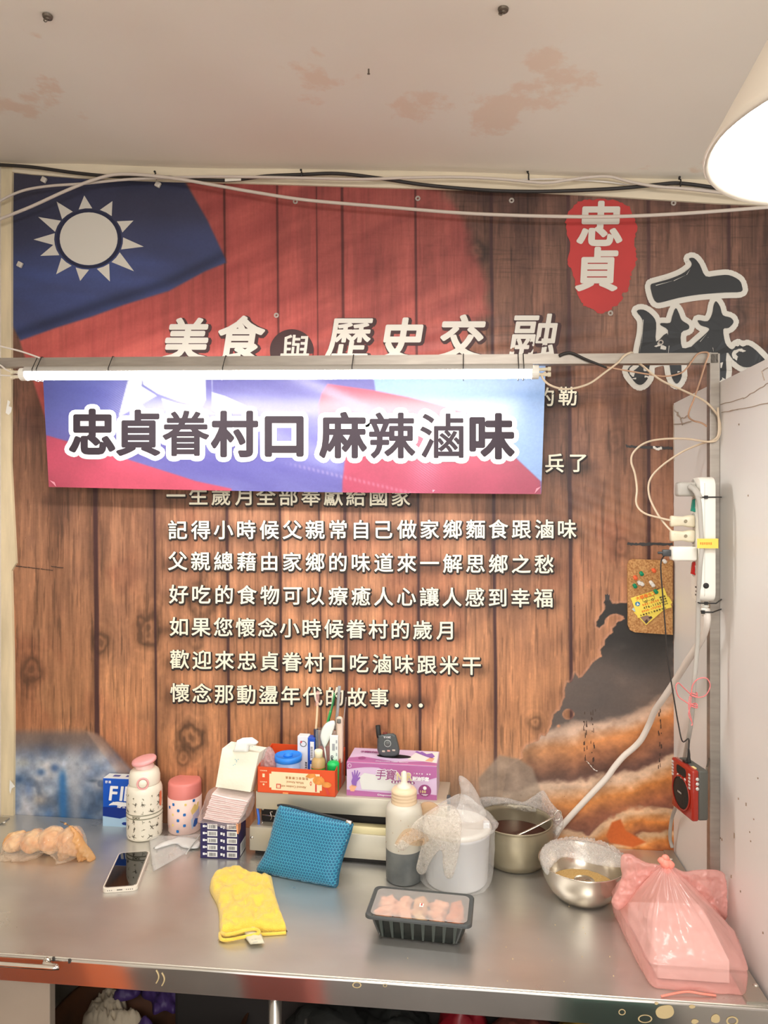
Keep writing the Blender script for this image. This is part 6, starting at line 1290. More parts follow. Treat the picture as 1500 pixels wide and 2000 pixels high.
# cup with blue lid
c = inbox(563, 1500, .036); s_ = px2m(c); zt = inbox(563, 1474, .036).z
t = thing('lidded_cup', 'translucent cup with bright blue lid in the orange carton', 'cup', (c.x, c.y, zin)); M = T(c.x, c.y, zin)
rc = 25.5*s_
g = G(); g.lathe([(.0001, 0), (rc*.80, 0), (rc*.83, .003), (rc*.97, zt-zin-.006), (.0001, zt-zin-.006)], 36, M, cap=False); g.build('cup_body', mat('cup_translucent', C(164, 188, 232), .3, alpha=1), t, True)
g = G(); g.lathe([(rc*1.0, zt-zin-.013), (rc*1.05, zt-zin-.012), (rc*1.05, zt-zin), (rc*.98, zt-zin+.001), (rc*.94, zt-zin-.002), (.0001, zt-zin-.002)], 36, M, cap=False); g.build('lid', mat('lid_blue', C(40, 132, 232), .35), t, True)
g = G(); g.lathe([(.0001, .009), (.006, .008), (.010, .003), (.011, 0)], 20, T(c.x, c.y-.002, zt-.002)); g.box(-.009, .009, -.003, .003, -.002, .008, T(c.x+.002, c.y, zt, rz=.2), bevel=.003); g.build('lid_tab', mat('lid_blue', C(40, 132, 232), .35), t, True)
g = G(); P = lambda q, rr: (lambda a: Vector((c.x+rc*.955*math.sin(a), c.y-rc*.955*math.cos(a), 0)))(q)
for k in range(20):
    a_ = k/20*6.283; b__ = (k+1)/20*6.283; f_ = lambda a_, rr: Vector((c.x+(rc*.915)*math.sin(-.1+rr*math.cos(a_)/rc), c.y-(rc*.965)*math.cos(-.1+rr*math.cos(a_)/rc), zt-.034+rr*math.sin(a_)))
    g.add([f_(a_, .0085), f_(b__, .0085), f_(b__, .0075), f_(a_, .0075)], [(0, 1, 2, 3)])
g.build('ring_print', mat('print_blue', C(50, 96, 190), .5), t)
# bag of small things in the left corner
t = thing('small_plastic_bag', 'little clear plastic bag in the left corner of the orange carton', 'bag', inbox(520, 1500, .03))
puffobj('bag_film', film('soft_bag', (1, .98, .98, 1), C(226, 212, 212), .35, .12, 60, .9, .004, .45), t, [(505, 1500), (507, 1484), (514, 1468), (524, 1458), (532, 1462), (538, 1474), (540, 1490), (538, 1502), (522, 1506)], 1.8, lambda a, b, h_: inbox(a, b, .030-h_ if .030-h_ > .003 else .003), .016, 12, noise=.005, nfreq=.12, seed=51)
# tall toothpaste-like cartons
def upbox(nm, label, px0, px1, ptop, pbot, yl, dp, m, cat='box', rz=0, grp=None):
    a = inbox(px0, pbot, yl); b = inbox(px1, pbot, yl); zt_ = inbox((px0+px1)/2, ptop, yl).z; zb_ = min(zin, inbox(px0, pbot, yl).z) if True else 0
    t = thing(nm, label, cat, ((a.x+b.x)/2, a.y, zin), grp); g = G(); wv = (b-a).length; M = Matrix.Translation((a.x, a.y, zin)) @ Matrix(((ux.x, vy.x, 0, 0), (ux.y, vy.y, 0, 0), (0, 0, 1, 0), (0, 0, 0, 1))) @ Matrix.Rotation(rz, 4, 'Z')
    g.box(0, wv, 0, dp, 0, zt_-zin, M, bevel=.0006, seg=1); g.build('carton', m, t); return t, M, wv, zt_-zin
t, M, w2, h2 = upbox('white_carton', 'slim white carton with black lettering standing in the orange carton', 581, 602, 1438, 1500, .062, .022, mat('carton_white', C(230, 232, 234), .4))
g = G(); textbox(g, 'FLAVOR', lambda a, b: M @ Vector((w2*.80-b, -.0008, h2*.35+a-.02)), 0, .034, 0, .0060, .0004); g.build('lettering', mat('ink_black', C(30, 30, 40), .5), t)
g = G(); disc2(g, w2*.55, h2*.84, w2*.30, .007, face(M, .0008), 20, inner=.8); g.build('grey_arc', mat('ink_grey', C(70, 66, 72), .5), t); g = G(); disc2(g, w2*.35, h2*.88, .0022, .0030, face(M, .0010), 10); g.build('red_dot', redpr, t)
t, M, w2, h2 = upbox('blue_white_carton', 'royal blue and white carton with a barcode beside the white carton', 601, 615, 1441, 1502, .060, .022, mat('carton_royal', C(36, 84, 190), .4), rz=-.05)
g = G(); rect2(g, w2*.35, w2*.9, h2*.92, h2*.52, face(M, .0006)); rect2(g, w2*.35, w2*.9, h2*.44, h2*.28, face(M, .0006)); g.build('white_panel_print', wp, t); g = G()
for k in range(7): rect2(g, w2*.42, w2*.72, h2*(.60+k*.035), h2*(.585+k*.035), face(M, .0010))
g.build('barcode', mat('ink_grey', C(70, 66, 72), .5), t); g = G(); disc2(g, w2*.6, h2*.36, .0020, .0024, face(M, .0010), 10); g.build('orange_dot', mat('pin_orange', C(236, 104, 60), .3), t)
# sauce bottle with cream cap
c = inbox(622, 1500, .030); s_ = px2m(c); z_ = lambda py: inbox(622, py, .030).z
t = thing('small_bottle', 'small clear bottle with cream cap and amber contents in the orange carton', 'bottle', (c.x, c.y, zin)); M = T(c.x, c.y, 0)
g = G(); g.lathe([(.0001, zin), (13*s_, zin), (13.5*s_, zin+.01), (13.5*s_, z_(1488)), (12*s_, z_(1482)), (7*s_, z_(1477)), (7*s_, z_(1474))], 32, M, cap=False); g.build('glass_body', mat('bottle_amber', C(224, 190, 130), .12, trans=.35), t, True)
g = G(); g.lathe([(.0001, z_(1464)), (6.5*s_, z_(1464)), (8*s_, z_(1466)), (8*s_, z_(1478)), (.0001, z_(1478))], 24, M, cap=False); g.build('bottle_cap', mat('cap_cream', C(248, 240, 206), .4), t, True)
g = G(); g.lathe([(13.7*s_, zin+.004), (13.9*s_, zin+.005), (13.9*s_, z_(1497)), (13.7*s_, z_(1496))], 32, M, cap=False); g.build('label_band', mat('label_redorange', C(226, 110, 70), .5), t, True)
g = G(); g.lathe([(13.95*s_, z_(1501)), (14.05*s_, z_(1500)), (14.05*s_, z_(1498)), (13.95*s_, z_(1497))], 32, M, cap=False); g.build('green_band', mat('label_green', C(80, 150, 60), .5), t, True)
# green cup
c = inbox(651, 1500, .030); t = thing('green_cup', 'bright green round cup in the right corner of the orange carton', 'cup', (c.x, c.y, zin)); M = T(c.x, c.y, 0, rx=.12)
zg = inbox(651, 1490, .030).z; rg = 12*s_
g = G(); g.lathe([(.0001, zin+.002), (rg*.9, zin+.002), (rg, zg-.004), (rg, zg-.001), (rg*.93, zg), (rg*.80, zg+.003), (.0001, zg+.005)], 32, T(c.x, c.y, 0), cap=False); g.build('cap_body', mat('vivid_green', C(20, 184, 90), .35), t, True)
# clear pen cup with tools
c = inbox(644, 1490, .074); t = thing('pen_cup', 'clear plastic holder of pens at the back of the orange carton', 'pen holder', (c.x, c.y, zin)); zt_ = inbox(640, 1424, .074).z
gf = film('hard_clear', (1, 1, 1, 1), C(210, 214, 214), .22, .08, 8, .1, .002, .45)
g = G(); ww = 27*s_; g.box(-ww, ww, -.014, .016, zin-0, zt_, T(c.x-.000, c.y, 0), bevel=.004); g.F = [f for f in g.F if not all(g.V[i][2] > zt_-.0005 for i in f)]; g.build('holder_wall', gf, t, 'auto')
def rod(nm, label, cat, P, r, m, yl=.074, grp=None, flat=1.0):
    g = G(); g.tube([inbox(a, b, yl) for a, b in P], r, 10, flat=flat); return tag(g.build(nm, m, None, True), label, cat, grp)
t = thing('wooden_brush', 'thin pale wooden stick with a dark ferrule in the pen holder', 'brush', inbox(619, 1440, .070))
g = G(); g.tube([inbox(617, 1424, .070), inbox(619, 1400, .070), inbox(620, 1374, .070)], .0028, 10); g.build('handle', mat('pale_wood', C(238, 208, 170), .5), t, True)
g = G(); g.tube([inbox(618, 1460, .070), inbox(617, 1424, .070)], .0056, 12); g.build('ferrule', mat('ferrule_navy', C(36, 44, 70), .3), t, True)
g = G(); g.tube([inbox(619, 1378, .070), inbox(621, 1350, .070)], .0042, 10, cap=False); g.build('clear_sleeve', film('pink_sleeve', (1, .95, .95, 1), C(236, 190, 184), .35, .2, 40, .4, .003, .4), t, True)
t = thing('green_cutter', 'green and clear utility knife standing in the pen holder', 'knife', inbox(642, 1420, .078))
g = G(); g.tube([inbox(637, 1440, .078), inbox(640, 1412, .078), inbox(646, 1388, .078)], .0070, 12, flat=.45); g.build('grip', mat('clear_green', C(60, 176, 96), .3), t, True)
g = G(); g.tube([inbox(641, 1410, .077), inbox(648, 1380, .077), inbox(653, 1354, .077)], .0048, 10, flat=.4); g.build('blade_track', mat('green_track', C(88, 168, 110), .35), t, True)
g = G(); g.tube([inbox(643, 1408, .0755), inbox(650, 1378, .0755), inbox(654, 1358, .0755)], .0016, 8); g.build('slider_rib', mat('dark_green', C(24, 110, 56), .4), t, True)
rod('clear_pen', 'clear plastic pen behind the green knife', 'pen', [(655, 1425), (659, 1390), (663, 1340)], .0040, mat('clear_grey', C(186, 192, 196), .15, trans=.4), .084)
rod('clear_straw', 'tall clear plastic strip leaning beyond the pens', 'strip', [(668, 1440), (672, 1400), (676, 1362)], .0036, film('strip_film', (1, 1, 1, 1), C(220, 216, 212), .25, .1, 10, .1, .002, .5), .088, flat=.4)
t = thing('white_spoon', 'white plastic spoon standing bowl up in the orange carton', 'spoon', inbox(640, 1450, .058))
V, Fc = puff([(628, 1452), (625, 1438), (630, 1420), (640, 1410), (651, 1407), (655, 1412), (652, 1426), (644, 1444), (637, 1458), (633, 1462)], 1.8, lambda a, b, h_: inbox(a, b, .052-h_), .005, 9, Hb=-.003); mesh_obj('spoon_bowl', V, Fc, mat('spoon_white', C(232, 240, 234), .35), t, True)
g = G(); g.tube([inbox(634, 1460, .052), inbox(638, 1490, .052)], .0030, 8, flat=.5); g.build('spoon_handle', mat('spoon_white', C(232, 240, 234), .35), t, True)
t, M, w2, h2 = upbox('coffee_packet', 'tall slim white coffee packet standing by the spoon', 644, 660, 1437, 1496, .044, .006, mat('packet_white', C(232, 240, 236), .4), 'packet')
g = G(); textbox(g, 'Coffee', lambda a, b: M @ Vector((w2*.30-b*1, -.0009, h2*.62-a)), 0, .020, 0, .0080, .0004); g.build('lettering', mat('ink_black', C(30, 30, 40), .5), t)
g = G(); rect2(g, w2*.30, w2*.62, h2*.85, h2*.72, face(M, .0008))
for k in range(5): textbox(g, '有限公司一', lambda a, b: M @ Vector((w2*.80+a, -.0008, h2*.9-b)), -.0025, .0025, .008*k, .0048, .0001) if k < 0 else rect2(g, w2*.76, w2*.90, h2*(.92-.12*k), h2*(.86-.12*k), face(M, .0008))
g.build('fine_print', mat('ink_pale', C(160, 164, 170), .5), t)
V, Fc = puff(rrect(656, 670, 1399, 1492, 6, 4), 2.2, lambda a, b, h_: inbox(a, b, .060-h_), .006, 6, curve=0)
t = thing('pale_pouch', 'pale beige tall wrapped pack standing behind the coffee packet', 'pack', inbox(663, 1480, .060)); mesh_obj('pouch_body', V, Fc, mat('pouch_beige', C(226, 204, 186), .35), t, True)
V, Fc = puff(rrect(658, 666, 1404, 1413, 2, 3), 1.5, lambda a, b, h_: inbox(a, b, .0525-h_), .001, 3, curve=0); mesh_obj('grey_hole', V, Fc, mat('hole_grey', C(120, 118, 112), .5), t, True)
# ================================================================== GLOVE BOX and walkie-talkie
Mg, w, h = frontbox(677, 1553, 853, 1563, 1488, .1, zdk)
gb_ = thing('glove_box', 'purple and lilac box of disposable rubber gloves on the machine', 'box', Mg.to_translation())
lil = mat('carton_lilac', C(214, 190, 220), .35); mag = mat('print_magenta', C(178, 104, 160), .35); dmag = mat('print_deep_magenta', C(150, 74, 128), .4); purp = mat('print_purple', C(142, 98, 180), .45); peach = mat('print_peach', C(240, 176, 140), .5)
dg = min(.10, -.010-(Mg @ Vector((w, 0, 0))).y-.002)
g = G(); g.box(0, w, 0, dg, 0, h, Mg, bevel=.0008, seg=1); g.build('carton', lil, gb_)
fm = face(Mg, .0004); f2 = face(Mg, .0008); f3 = face(Mg, .0012)
g = G(); poly2(g, [(0, h*.78)]+[(w*q, h*(.78+.10*math.sin(q*5.2))) for q in (.06, .12, .2, .28, .36)]+[(w*.45, h*.76), (w*.55, h*.66), (w*.68, h*.58), (w*.8, h*.56), (w*.92, h*.60), (w, h*.67), (w, h*.985), (0, h*.985)], fm); poly2(g, [(0, 0), (w, 0), (w, h*.15), (w*.9, h*.17), (w*.8, h*.15), (w*.5, h*.13), (0, h*.17)], fm); g.build('wave_print', mag, gb_)
g = G(); poly2(g, [(w*.17, h*.20), (w*.62, h*.20), (w*.62, h*.44), (w*.5, h*.60), (w*.2, h*.70), (w*.14, h*.56)], fm); g.build('pale_print', mat('print_pale', C(222, 224, 220), .35), gb_)
g = G(); 
def handp(s_, ox, oy, k=1):   # little glove print
    P = [(0, 0), (.30, .02), (.36, .30), (.62, .52), (.60, .60), (.42, .54), (.62, .86), (.56, .90), (.38, .62), (.46, .98), (.38, 1.0), (.26, .66), (.22, 1.0), (.14, .99), (.14, .64), (.02, .90), (-.05, .86), (.02, .52), (-.08, .30)]
    return [(ox+a*s_*k, oy+b*s_*1.25) for a, b in P]
poly2(g, handp(w*.145, w*.065, h*.28), f2); g.build('glove_print', purp, gb_)
g = G(); poly2(g, [(w*.045, h*.13), (w*.085, h*.13), (w*.115, h*.29), (w*.062, h*.33), (w*.03, h*.26)], f2); g.build('wrist_print', peach, gb_)
tl = lambda x0, z0: (lambda a, b: Mg @ Vector((x0+a, -.0014, z0-b)))
g = G(); textbox(g, '手寶', tl(w*.33, h*.68), 0, w*.22, 0, h*.33, .0016, .15); textbox(g, 'NBR', tl(w*.565, h*.66), 0, w*.165, 0, h*.32, .0014, 0, sx=.8); textbox(g, '耐油手套', tl(w*.735, h*.61), 0, w*.18, 0, h*.13, .0005); textbox(g, 'Disposable NBR', tl(w*.35, h*.075), 0, w*.3, 0, h*.07, .0001, perchar=False); textbox(g, '丁腈手套 無粉', tl(w*.74, h*.76), 0, w*.2, 0, h*.045, .0001); g.build('lettering', wp, gb_)
g = G(); tl2 = lambda x0, z0: (lambda a, b: Mg @ Vector((x0+a, -.0019, z0-b))); textbox(g, '手寶', tl2(w*.33, h*.68), 0, w*.22, 0, h*.33, .0003, .15); g.build('lettering_inner', dmag, gb_)
g = G(); textbox(g, 'NBR', tl2(w*.565, h*.66), 0, w*.165, 0, h*.32, .0004, 0, sx=.8); textbox(g, '100', tl2(w*.81, h*.24), 0, w*.075, 0, h*.10, .0004); g.build('gold_lettering', mat('print_gold', C(226, 208, 150), .4), gb_)
g = G(); poly2(g, rrect(w*.50, w*.76, h*.43, h*.52, .004), f2); disc2(g, w*.87, h*.26, w*.070, h*.185, face(Mg, .0006), 32); g.build('badge', dmag, gb_)
g = G(); textbox(g, '食品級 防止滑', tl2(w*.51, h*.475), 0, w*.24, 0, h*.07, .0002); disc2(g, w*.87, h*.345, w*.02, h*.055, f3, 16); disc2(g, w*.035, h*.90, w*.020, h*.06, f3, 20, inner=.8); rect2(g, w*.835, w*.905, h*.165, h*.15, f3); rect2(g, w*.85, w*.89, h*.135, h*.12, f3); g.build('badge_lettering', wp, gb_)
ft = lambda lift: (lambda a, b: Mg @ Vector((a, b, h+lift)))
g = G(); poly2(g, [(0, .002), (w, .002), (w, dg*.18), (w*.85, dg*.26), (w*.7, dg*.20), (w*.55, dg*.16), (w*.3, dg*.30), (w*.15, dg*.40), (0, dg*.28)], ft(.0005)); g.build('top_wave_print', mag, gb_)
g = G(); rect2(g, w*.005, w*.995, .0, .003, lambda a, b: Mg @ Vector((a, b-.0006, h+.0007))); g.build('edge_print', mat('print_bright_pink', C(236, 140, 196), .3), gb_)
g = G(); poly2(g, [(w*.66, dg*.36), (w*.99, dg*.20), (w*.99, dg*.94), (w*.74, dg*.90)], ft(.0003)); g.build('top_pale_print', mat('print_cream', C(240, 232, 226), .35), gb_)
g = G(); poly2(g, [(w*.72, dg*.86), (w*.84, dg*.62), (w*.93, dg*.48), (w*.96, dg*.62), (w*.92, dg*.84), (w*.86, dg*.76), (w*.80, dg*.92), (w*.78, dg*.86), (w*.74, dg*.94)], ft(.0008)); g.build('glove_print', purp, gb_)
g = G(); poly2(g, [(w*.86, dg*.30), (w*.94, dg*.26), (w*.96, dg*.48), (w*.91, dg*.54)], ft(.0008)); g.build('wrist_print', peach, gb_)
g = G(); textbox(g, 'Disposable NBR Gloves', lambda a, b: Mg @ Vector((w*.32+a, dg*.13-b*1.2, h+.0010)), 0, w*.36, 0, .0062, .0001, perchar=False); g.build('top_lettering', wp, gb_)
g = G(); textbox(g, '手寶耐油手套', lambda a, b: Mg @ Vector((w*.10+a, dg*.72-b*1.2, h+.0010)), 0, w*.28, 0, .012, .0003); disc2(g, w*.15, dg*.28, w*.045, dg*.10, ft(.0009), 24); g.build('top_mark', dmag, gb_)
# slot: dark recess lying in the top
sx0, sx1, sy_ = w*.30, w*.70, dg*.50
g = G(); P = [(w*.5+(w*.195)*math.cos(q), sy_+dg*.125*math.sin(q)) for q in [k*6.2832/36 for k in range(36)]]; g.add([Mg @ Vector((a, b, h+.0011)) for a, b in P], [tuple(range(36))]); g.build('slot', mat('slot_black', C(20, 14, 18), .8), gb_)
wk = thing('walkie_talkie', 'small black walkie-talkie standing in the slot of the glove box', 'walkie-talkie', Mg @ Vector((w*.42, sy_, h)))
def gl_(px, py, yl):
    Mi = Mg.inverted(); u, v = (px-750)/F, (1000-py)/F; d = Mi.to_3x3() @ Vector((-sn+cs*u, cs+sn*u, v)); o = Mi @ Vector((0, -CD, CZ)); t = (yl-o.y)/d.y; return Mg @ (o+d*t)
ysl = sy_-.010
body = [(741, 1475), (737, 1440), (740, 1435), (765, 1432), (771, 1434), (775, 1440), (779, 1475)]
V, Fc = puff([(x, y) for x, y in body], 2.5, lambda a, b, h_: gl_(a, b, ysl+.009-h_), .009, 3, curve=3); mesh_obj('body', V, Fc, mat('radio_black', C(76, 82, 82), .42), wk, True)
g = G(); g.tube([gl_(741, 1440, ysl+.008), gl_(739.5, 1434, ysl+.008), gl_(738, 1417, ysl+.008)], lambda q: .0060-.0004*q, 14, False); g.build('antenna', mat('rubber_black', C(30, 30, 30), .6), wk, True)
g = G(); cq = gl_(757, 1452, ysl-.0005); g.lathe([(.0068, .0008), (.0078, .0018), (.0084, .0008), (.0084, 0)], 32, T(cq.x, cq.y, cq.z, rx=math.pi/2), cap=False); g.build('talk_ring', mat('ring_grey', C(170, 176, 172), .3), wk, True)
g = G(); g.lathe([(.0001, .0016), (.0055, .0012), (.0066, .0004), (.0066, 0)], 32, T(cq.x, cq.y, cq.z, rx=math.pi/2), cap=False); g.build('talk_button', mat('button_grey', C(92, 98, 96), .35), wk, True)
for (px, py, m_) in ((749, 1467.5, 0), (759, 1466.5, 1), (769, 1465.5, 0)):
    q = gl_(px, py, ysl-.0005); g = G(); g.box(-.0036, .0036, -.001, .001, -.0020, .0020, T(q.x, q.y, q.z), bevel=.0009); g.build('key', mat('key_beige' if not m_ else 'key_red', C(190, 180, 166) if not m_ else C(206, 150, 140), .4), wk, True)
g = G(); textbox(g, 'YISC', lambda a, b: gl_(a, b, ysl-.0012), 749, 763, 1440, 4.6, .3); g.build('lettering', wp, wk)
g = G(); q = gl_(752, 1432, ysl+.006); g.box(-.005, .005, -.003, .003, -.002, .002, T(q.x, q.y, q.z), bevel=.001); g.build('top_knob', mat('knob_red', C(110, 44, 36), .5), wk)
# ================================================================== TEAL POUCH
t = thing('teal_pouch', 'teal honeycomb mesh zip pouch leaning against the machine', 'pouch', onb(580, 1715))
pm = mat('teal_mesh', C(22, 118, 156), .45, sheen=.3)
nt = pm.node_tree; b_ = nt.nodes['Principled BSDF']; uvn = nt.nodes.new('ShaderNodeAttribute'); uvn.attribute_name = 'hexuv'
def mathn(op, a, b=None, c=None):
    n = nt.nodes.new('ShaderNodeMath'); n.operation = op
    for i, x in enumerate((a, b, c)):
        if x is None: continue
        if isinstance(x, (int, float)): n.inputs[i].default_value = x
        else: nt.links.new(x, n.inputs[i])
    return n.outputs[0]
sep = nt.nodes.new('ShaderNodeSeparateXYZ'); nt.links.new(uvn.outputs['Vector'], sep.inputs[0])
def hexd(ox, oy):
    fx = mathn('SUBTRACT', mathn('FRACT', mathn('ADD', sep.outputs[0], ox)), .5); fy = mathn('SUBTRACT', mathn('FRACT', mathn('ADD', sep.outputs[1], oy)), .5)
    return mathn('SQRT', mathn('ADD', mathn('MULTIPLY', fx, fx), mathn('MULTIPLY', mathn('MULTIPLY', fy, fy), 3.0)))
dmin = mathn('MINIMUM', hexd(0, 0), hexd(.5, .5)); rp = nt.nodes.new('ShaderNodeValToRGB'); nt.links.new(dmin, rp.inputs[0])
rp.color_ramp.elements[0].position = .36; rp.color_ramp.elements[0].color = C(14, 96, 134); rp.color_ramp.elements[1].position = .50; rp.color_ramp.elements[1].color = C(64, 158, 186)
nt.links.new(rp.outputs[0], b_.inputs['Base Color']); bp = nt.nodes.new('ShaderNodeBump'); bp.inputs['Strength'].default_value = .8; bp.inputs['Distance'].default_value = .0012; nt.links.new(dmin, bp.inputs['Height']); nt.links.new(bp.outputs[0], b_.inputs['Normal'])
pp = [(545, 1572), (560, 1573), (600, 1583), (640, 1594), (688, 1606), (686, 1622), (677, 1650), (668, 1680), (662, 1705), (659, 1724), (655, 1733), (620, 1728), (570, 1720), (528, 1710), (503, 1702), (503, 1690), (516, 1668), (526, 1640), (534, 1605)]
B0, B1 = onb(505, 1702), onb(655, 1733); 
def pouch(a, b, h_):
    # plane through the bottom edge on the table, leaning back to the machine's top edge
    n_ = Vector((0, 0, 0)); e1 = (B1-B0).normalized(); bk = Vector((-e1.y, e1.x, 0)); up_ = (Vector((0, 0, .112))+bk*.038).normalized(); nn = e1.cross(up_).normalized()
    if nn.y > 0: nn = -nn
    o = Vector((0, -CD, CZ)); d = Vector(ray(a, b)); t_ = (B0-o).dot(nn)/d.dot(nn); p = o+d*t_+nn*h_; p.z = max(p.z, TZ+.0008); return p
V, Fc = puff(pp, 4, pouch, .017, 34, noise=.004, nfreq=.03, seed=61, Hb=.012, ridged=False, curve=3); po = mesh_obj('pouch_body', V, Fc, pm, t, True)
at = po.data.attributes.new('hexuv', 'FLOAT_VECTOR', 'POINT'); e1 = (B1-B0).normalized(); at.data.foreach_set('vector', np.array([((Vector(v)-B0).dot(e1)/.0066, (v[2]-TZ)/.0066/1.732*1.0, 0) for v in V]).ravel())
g = G(); edge = [pouch(a, b, .002) for a, b in ((543, 1573), (552, 1572), (575, 1576), (600, 1583), (640, 1593), (676, 1602), (689, 1606))]; g.tube(edge, .0032, 8, flat=.8); g.build('zip_band', mat('zip_black', C(34, 40, 44), .5), t, True)
g = G(); q = pouch(683, 1605, .006); g.box(-.006, .006, -.002, .002, -.003, .003, T(q.x, q.y, q.z, ry=.2), bevel=.001); g.tube([q, q+Vector((.004, -.003, -.004)), q+Vector((.006, -.002, .001))], .0010, 6); g.build('zip_slider', mat('chrome', C(226, 222, 214), .12, 1), t, True)
g = G(); q0 = pouch(677, 1640, .004)+Vector((.002, 0, 0)); q1 = PY(672, 1653, q0.y-.001); g.tube([pouch(674, 1636, .002), q0, PY(673, 1648, q0.y)], .0008, 6); L_ = [PY(671+3.0*math.cos(k), 1660+8.5*math.sin(k), q0.y-.001) for k in [i*.6283 for i in range(11)]]; g.tube(L_, .0012, 6); g.build('zip_pull', mat('pull_grey', C(178, 176, 170), .3, .5), t, True)
g = G(); g.tube([pouch(a, b, .001) for a, b in ((689, 1608), (687, 1622), (678, 1650), (668, 1682), (662, 1708), (656, 1732), (620, 1728), (570, 1720), (528, 1710), (503, 1703))], .0016, 6); g.build('piping', mat('piping_teal', C(16, 84, 110), .5), t, True)
# ================================================================== YELLOW MITT
t = thing('yellow_cloth', 'yellow terry cloth mitt lying flat near the front of the table', 'cloth', onb(480, 1770))
ym = mat('yellow_terry', C(250, 214, 84), .95, bump=.9, bscale=420, sheen=.4, noise=.12, nscale=60)
mp_ = [(411, 1745), (410, 1730), (418, 1714), (434, 1704), (452, 1701), (470, 1702), (482, 1708), (494, 1714), (528, 1716), (533, 1728), (540, 1760), (550, 1790), (560, 1818), (558, 1822), (530, 1823), (505, 1824), (480, 1826), (450, 1832), (432, 1832), (428, 1816), (428, 1795), (424, 1770)]
def onT(lift=0): return lambda a, b, h_: PZ(a, b, TZ)+Vector((0, 0, max(.0006, h_+lift)))
puffobj('cloth_body', ym, t, mp_, 2.4, onT(.002), .013, 12, noise=.007, nfreq=.05, seed=71, Hb=.002, curve=3)
g = G(); g.tube([PZ(a, b, TZ+z) for a, b, z in ((430, 1822, .004), (431, 1833, .005), (442, 1836, .005), (470, 1831, .006), (492, 1827, .009), (506, 1822, .013), (500, 1815, .015), (482, 1816, .016), (460, 1822, .015), (442, 1825, .012), (432, 1822, .007))], .0032, 10); g.build('cuff_hem', ym, t, True)
g = G(); g.tube([PZ(a, b, TZ+.003) for a, b in ((506, 1825), (530, 1824), (559, 1822))], .0030, 8); g.build('side_hem', ym, t, True)
puffobj('care_label', mat('label_fabric', C(222, 216, 190), .7, noise=.1, nscale=40), t, [(475, 1816), (492, 1812), (503, 1822), (512, 1834), (517, 1850), (500, 1851), (489, 1852), (480, 1840)], 3, onT(.007), .002, 5, noise=.003, nfreq=.08, seed=73, Hb=.001, curve=0)
g = G()
for k in range(4): g.tube([PZ(486+k*2.5, 1826+k*5, TZ+.0105), PZ(496+k*2.5, 1824+k*5, TZ+.0105)], .00035, 4, False)
g.build('label_print', mat('ink_pale', C(160, 164, 170), .5), t)
# ================================================================== SQUEEZE BOTTLE
p = onb(786, 1733); s_ = px2m(p); r = 37*s_; c = Vector((p.x, p.y+r*.97, TZ)); zz = lambda py: zat(py, c)
t = thing('squeeze_bottle', 'tall translucent squeeze bottle half filled with dark sauce', 'bottle', c); M = T(c.x, c.y, 0)
plast = mat('milky_plastic', C(206, 202, 188), .35, sss=.1); 
zl = zat(1669, p)
g = G(); g.lathe([(.0001, TZ+.0005), (r*.93, TZ+.0005), (r*.985, TZ+.004), (r*.99, zl)], 56, M, cap=False); g.build('sauce_part', mat('sauce_through_plastic', C(88, 94, 96), .32, noise=.25, nscale=26, col2=C(116, 120, 118)), t, True)
g = G(); g.lathe([(r*.99, zl), (r, zl+.003), (r, zz(1592)), (r*.985, zz(1582)), (r*.93, zz(1574)), (r*.80, zz(1568)), (r*.70, zz(1566))], 56, M, cap=False); g.build('clear_part', plast, t, True)
capm = mat('amber_cap', C(232, 208, 174), .3)
g = G(); P = [(r*.70, zz(1567))]
for k in range(4): z_k = zz(1565)+k*.0068; P += [(r*.68, z_k), (r*.70, z_k+.003), (r*.66, z_k+.0060)]
P += [(r*.60, P[-1][1]+.003), (r*.50, P[-1][1]+.005), (.0001, P[-1][1]+.008)]; g.lathe(P, 48, M, cap=False); g.build('ribbed_cap', capm, t, True); ztop_c = P[-1][1]
g = G(); g.lathe([(r*.40, ztop_c-.003), (r*.38, ztop_c+.002), (r*.19, ztop_c+.005), (r*.17, ztop_c+.010), (r*.13, zz(1508)), (r*.08, zz(1506)), (.0001, zz(1506))], 28, M, cap=False); g.build('nozzle', mat('nozzle_clear', C(232, 222, 206), .3), t, True)
r_ = random.Random(15); g = G()
for k in range(26): a_ = r_.uniform(-1.3, 1.3); z_k = r_.uniform(zl, zz(1575)); g.add([Vector((c.x+(r+.0005)*math.sin(a_+.0011/r*math.cos(q)*r_.uniform(.5, 1)), c.y-(r+.0005)*math.cos(a_), z_k+.0013*math.sin(q))) for q in (0, 1.6, 3.1, 4.7)], [(0, 1, 2, 3)])
g.build('sauce_speck', mat('speck_brown', C(160, 110, 70), .5), t, kind='stuff')
# ================================================================== BUCKET IN CLEAR BAG with plastic glove
p = onb(888, 1752); s_ = px2m(p); r = 70*s_; c = Vector((p.x+.002, p.y+r*.97, TZ)); zz = lambda py: zat(py, c)
t = thing('sauce_tub', 'white translucent tub with rim tab, wrapped in a clear plastic bag', 'tub', c); M = T(c.x, c.y, 0)
tub = mat('milky_tub', C(232, 234, 236), .35, sss=.1)
zr = zz(1610)
g = G(); g.lathe([(.0001, TZ+.001), (r*.86, TZ+.001), (r*.90, TZ+.006), (r*.97, zr-.012), (r*1.0, zr-.012), (r*1.01, zr-.004), (r*.99, zr), (r*.94, zr), (r*.90, zr-.01), (r*.84, TZ+.02), (.0001, TZ+.02)], 64, M, cap=False); g.build('tub_body', tub, t, True)
g = G(); q = PY(951, 1612, c.y-.01); g.box(-.008, .006, -.008, .008, -.008, .008, T(q.x, q.y, q.z), bevel=.002); g.build('rim_tab', tub, t)
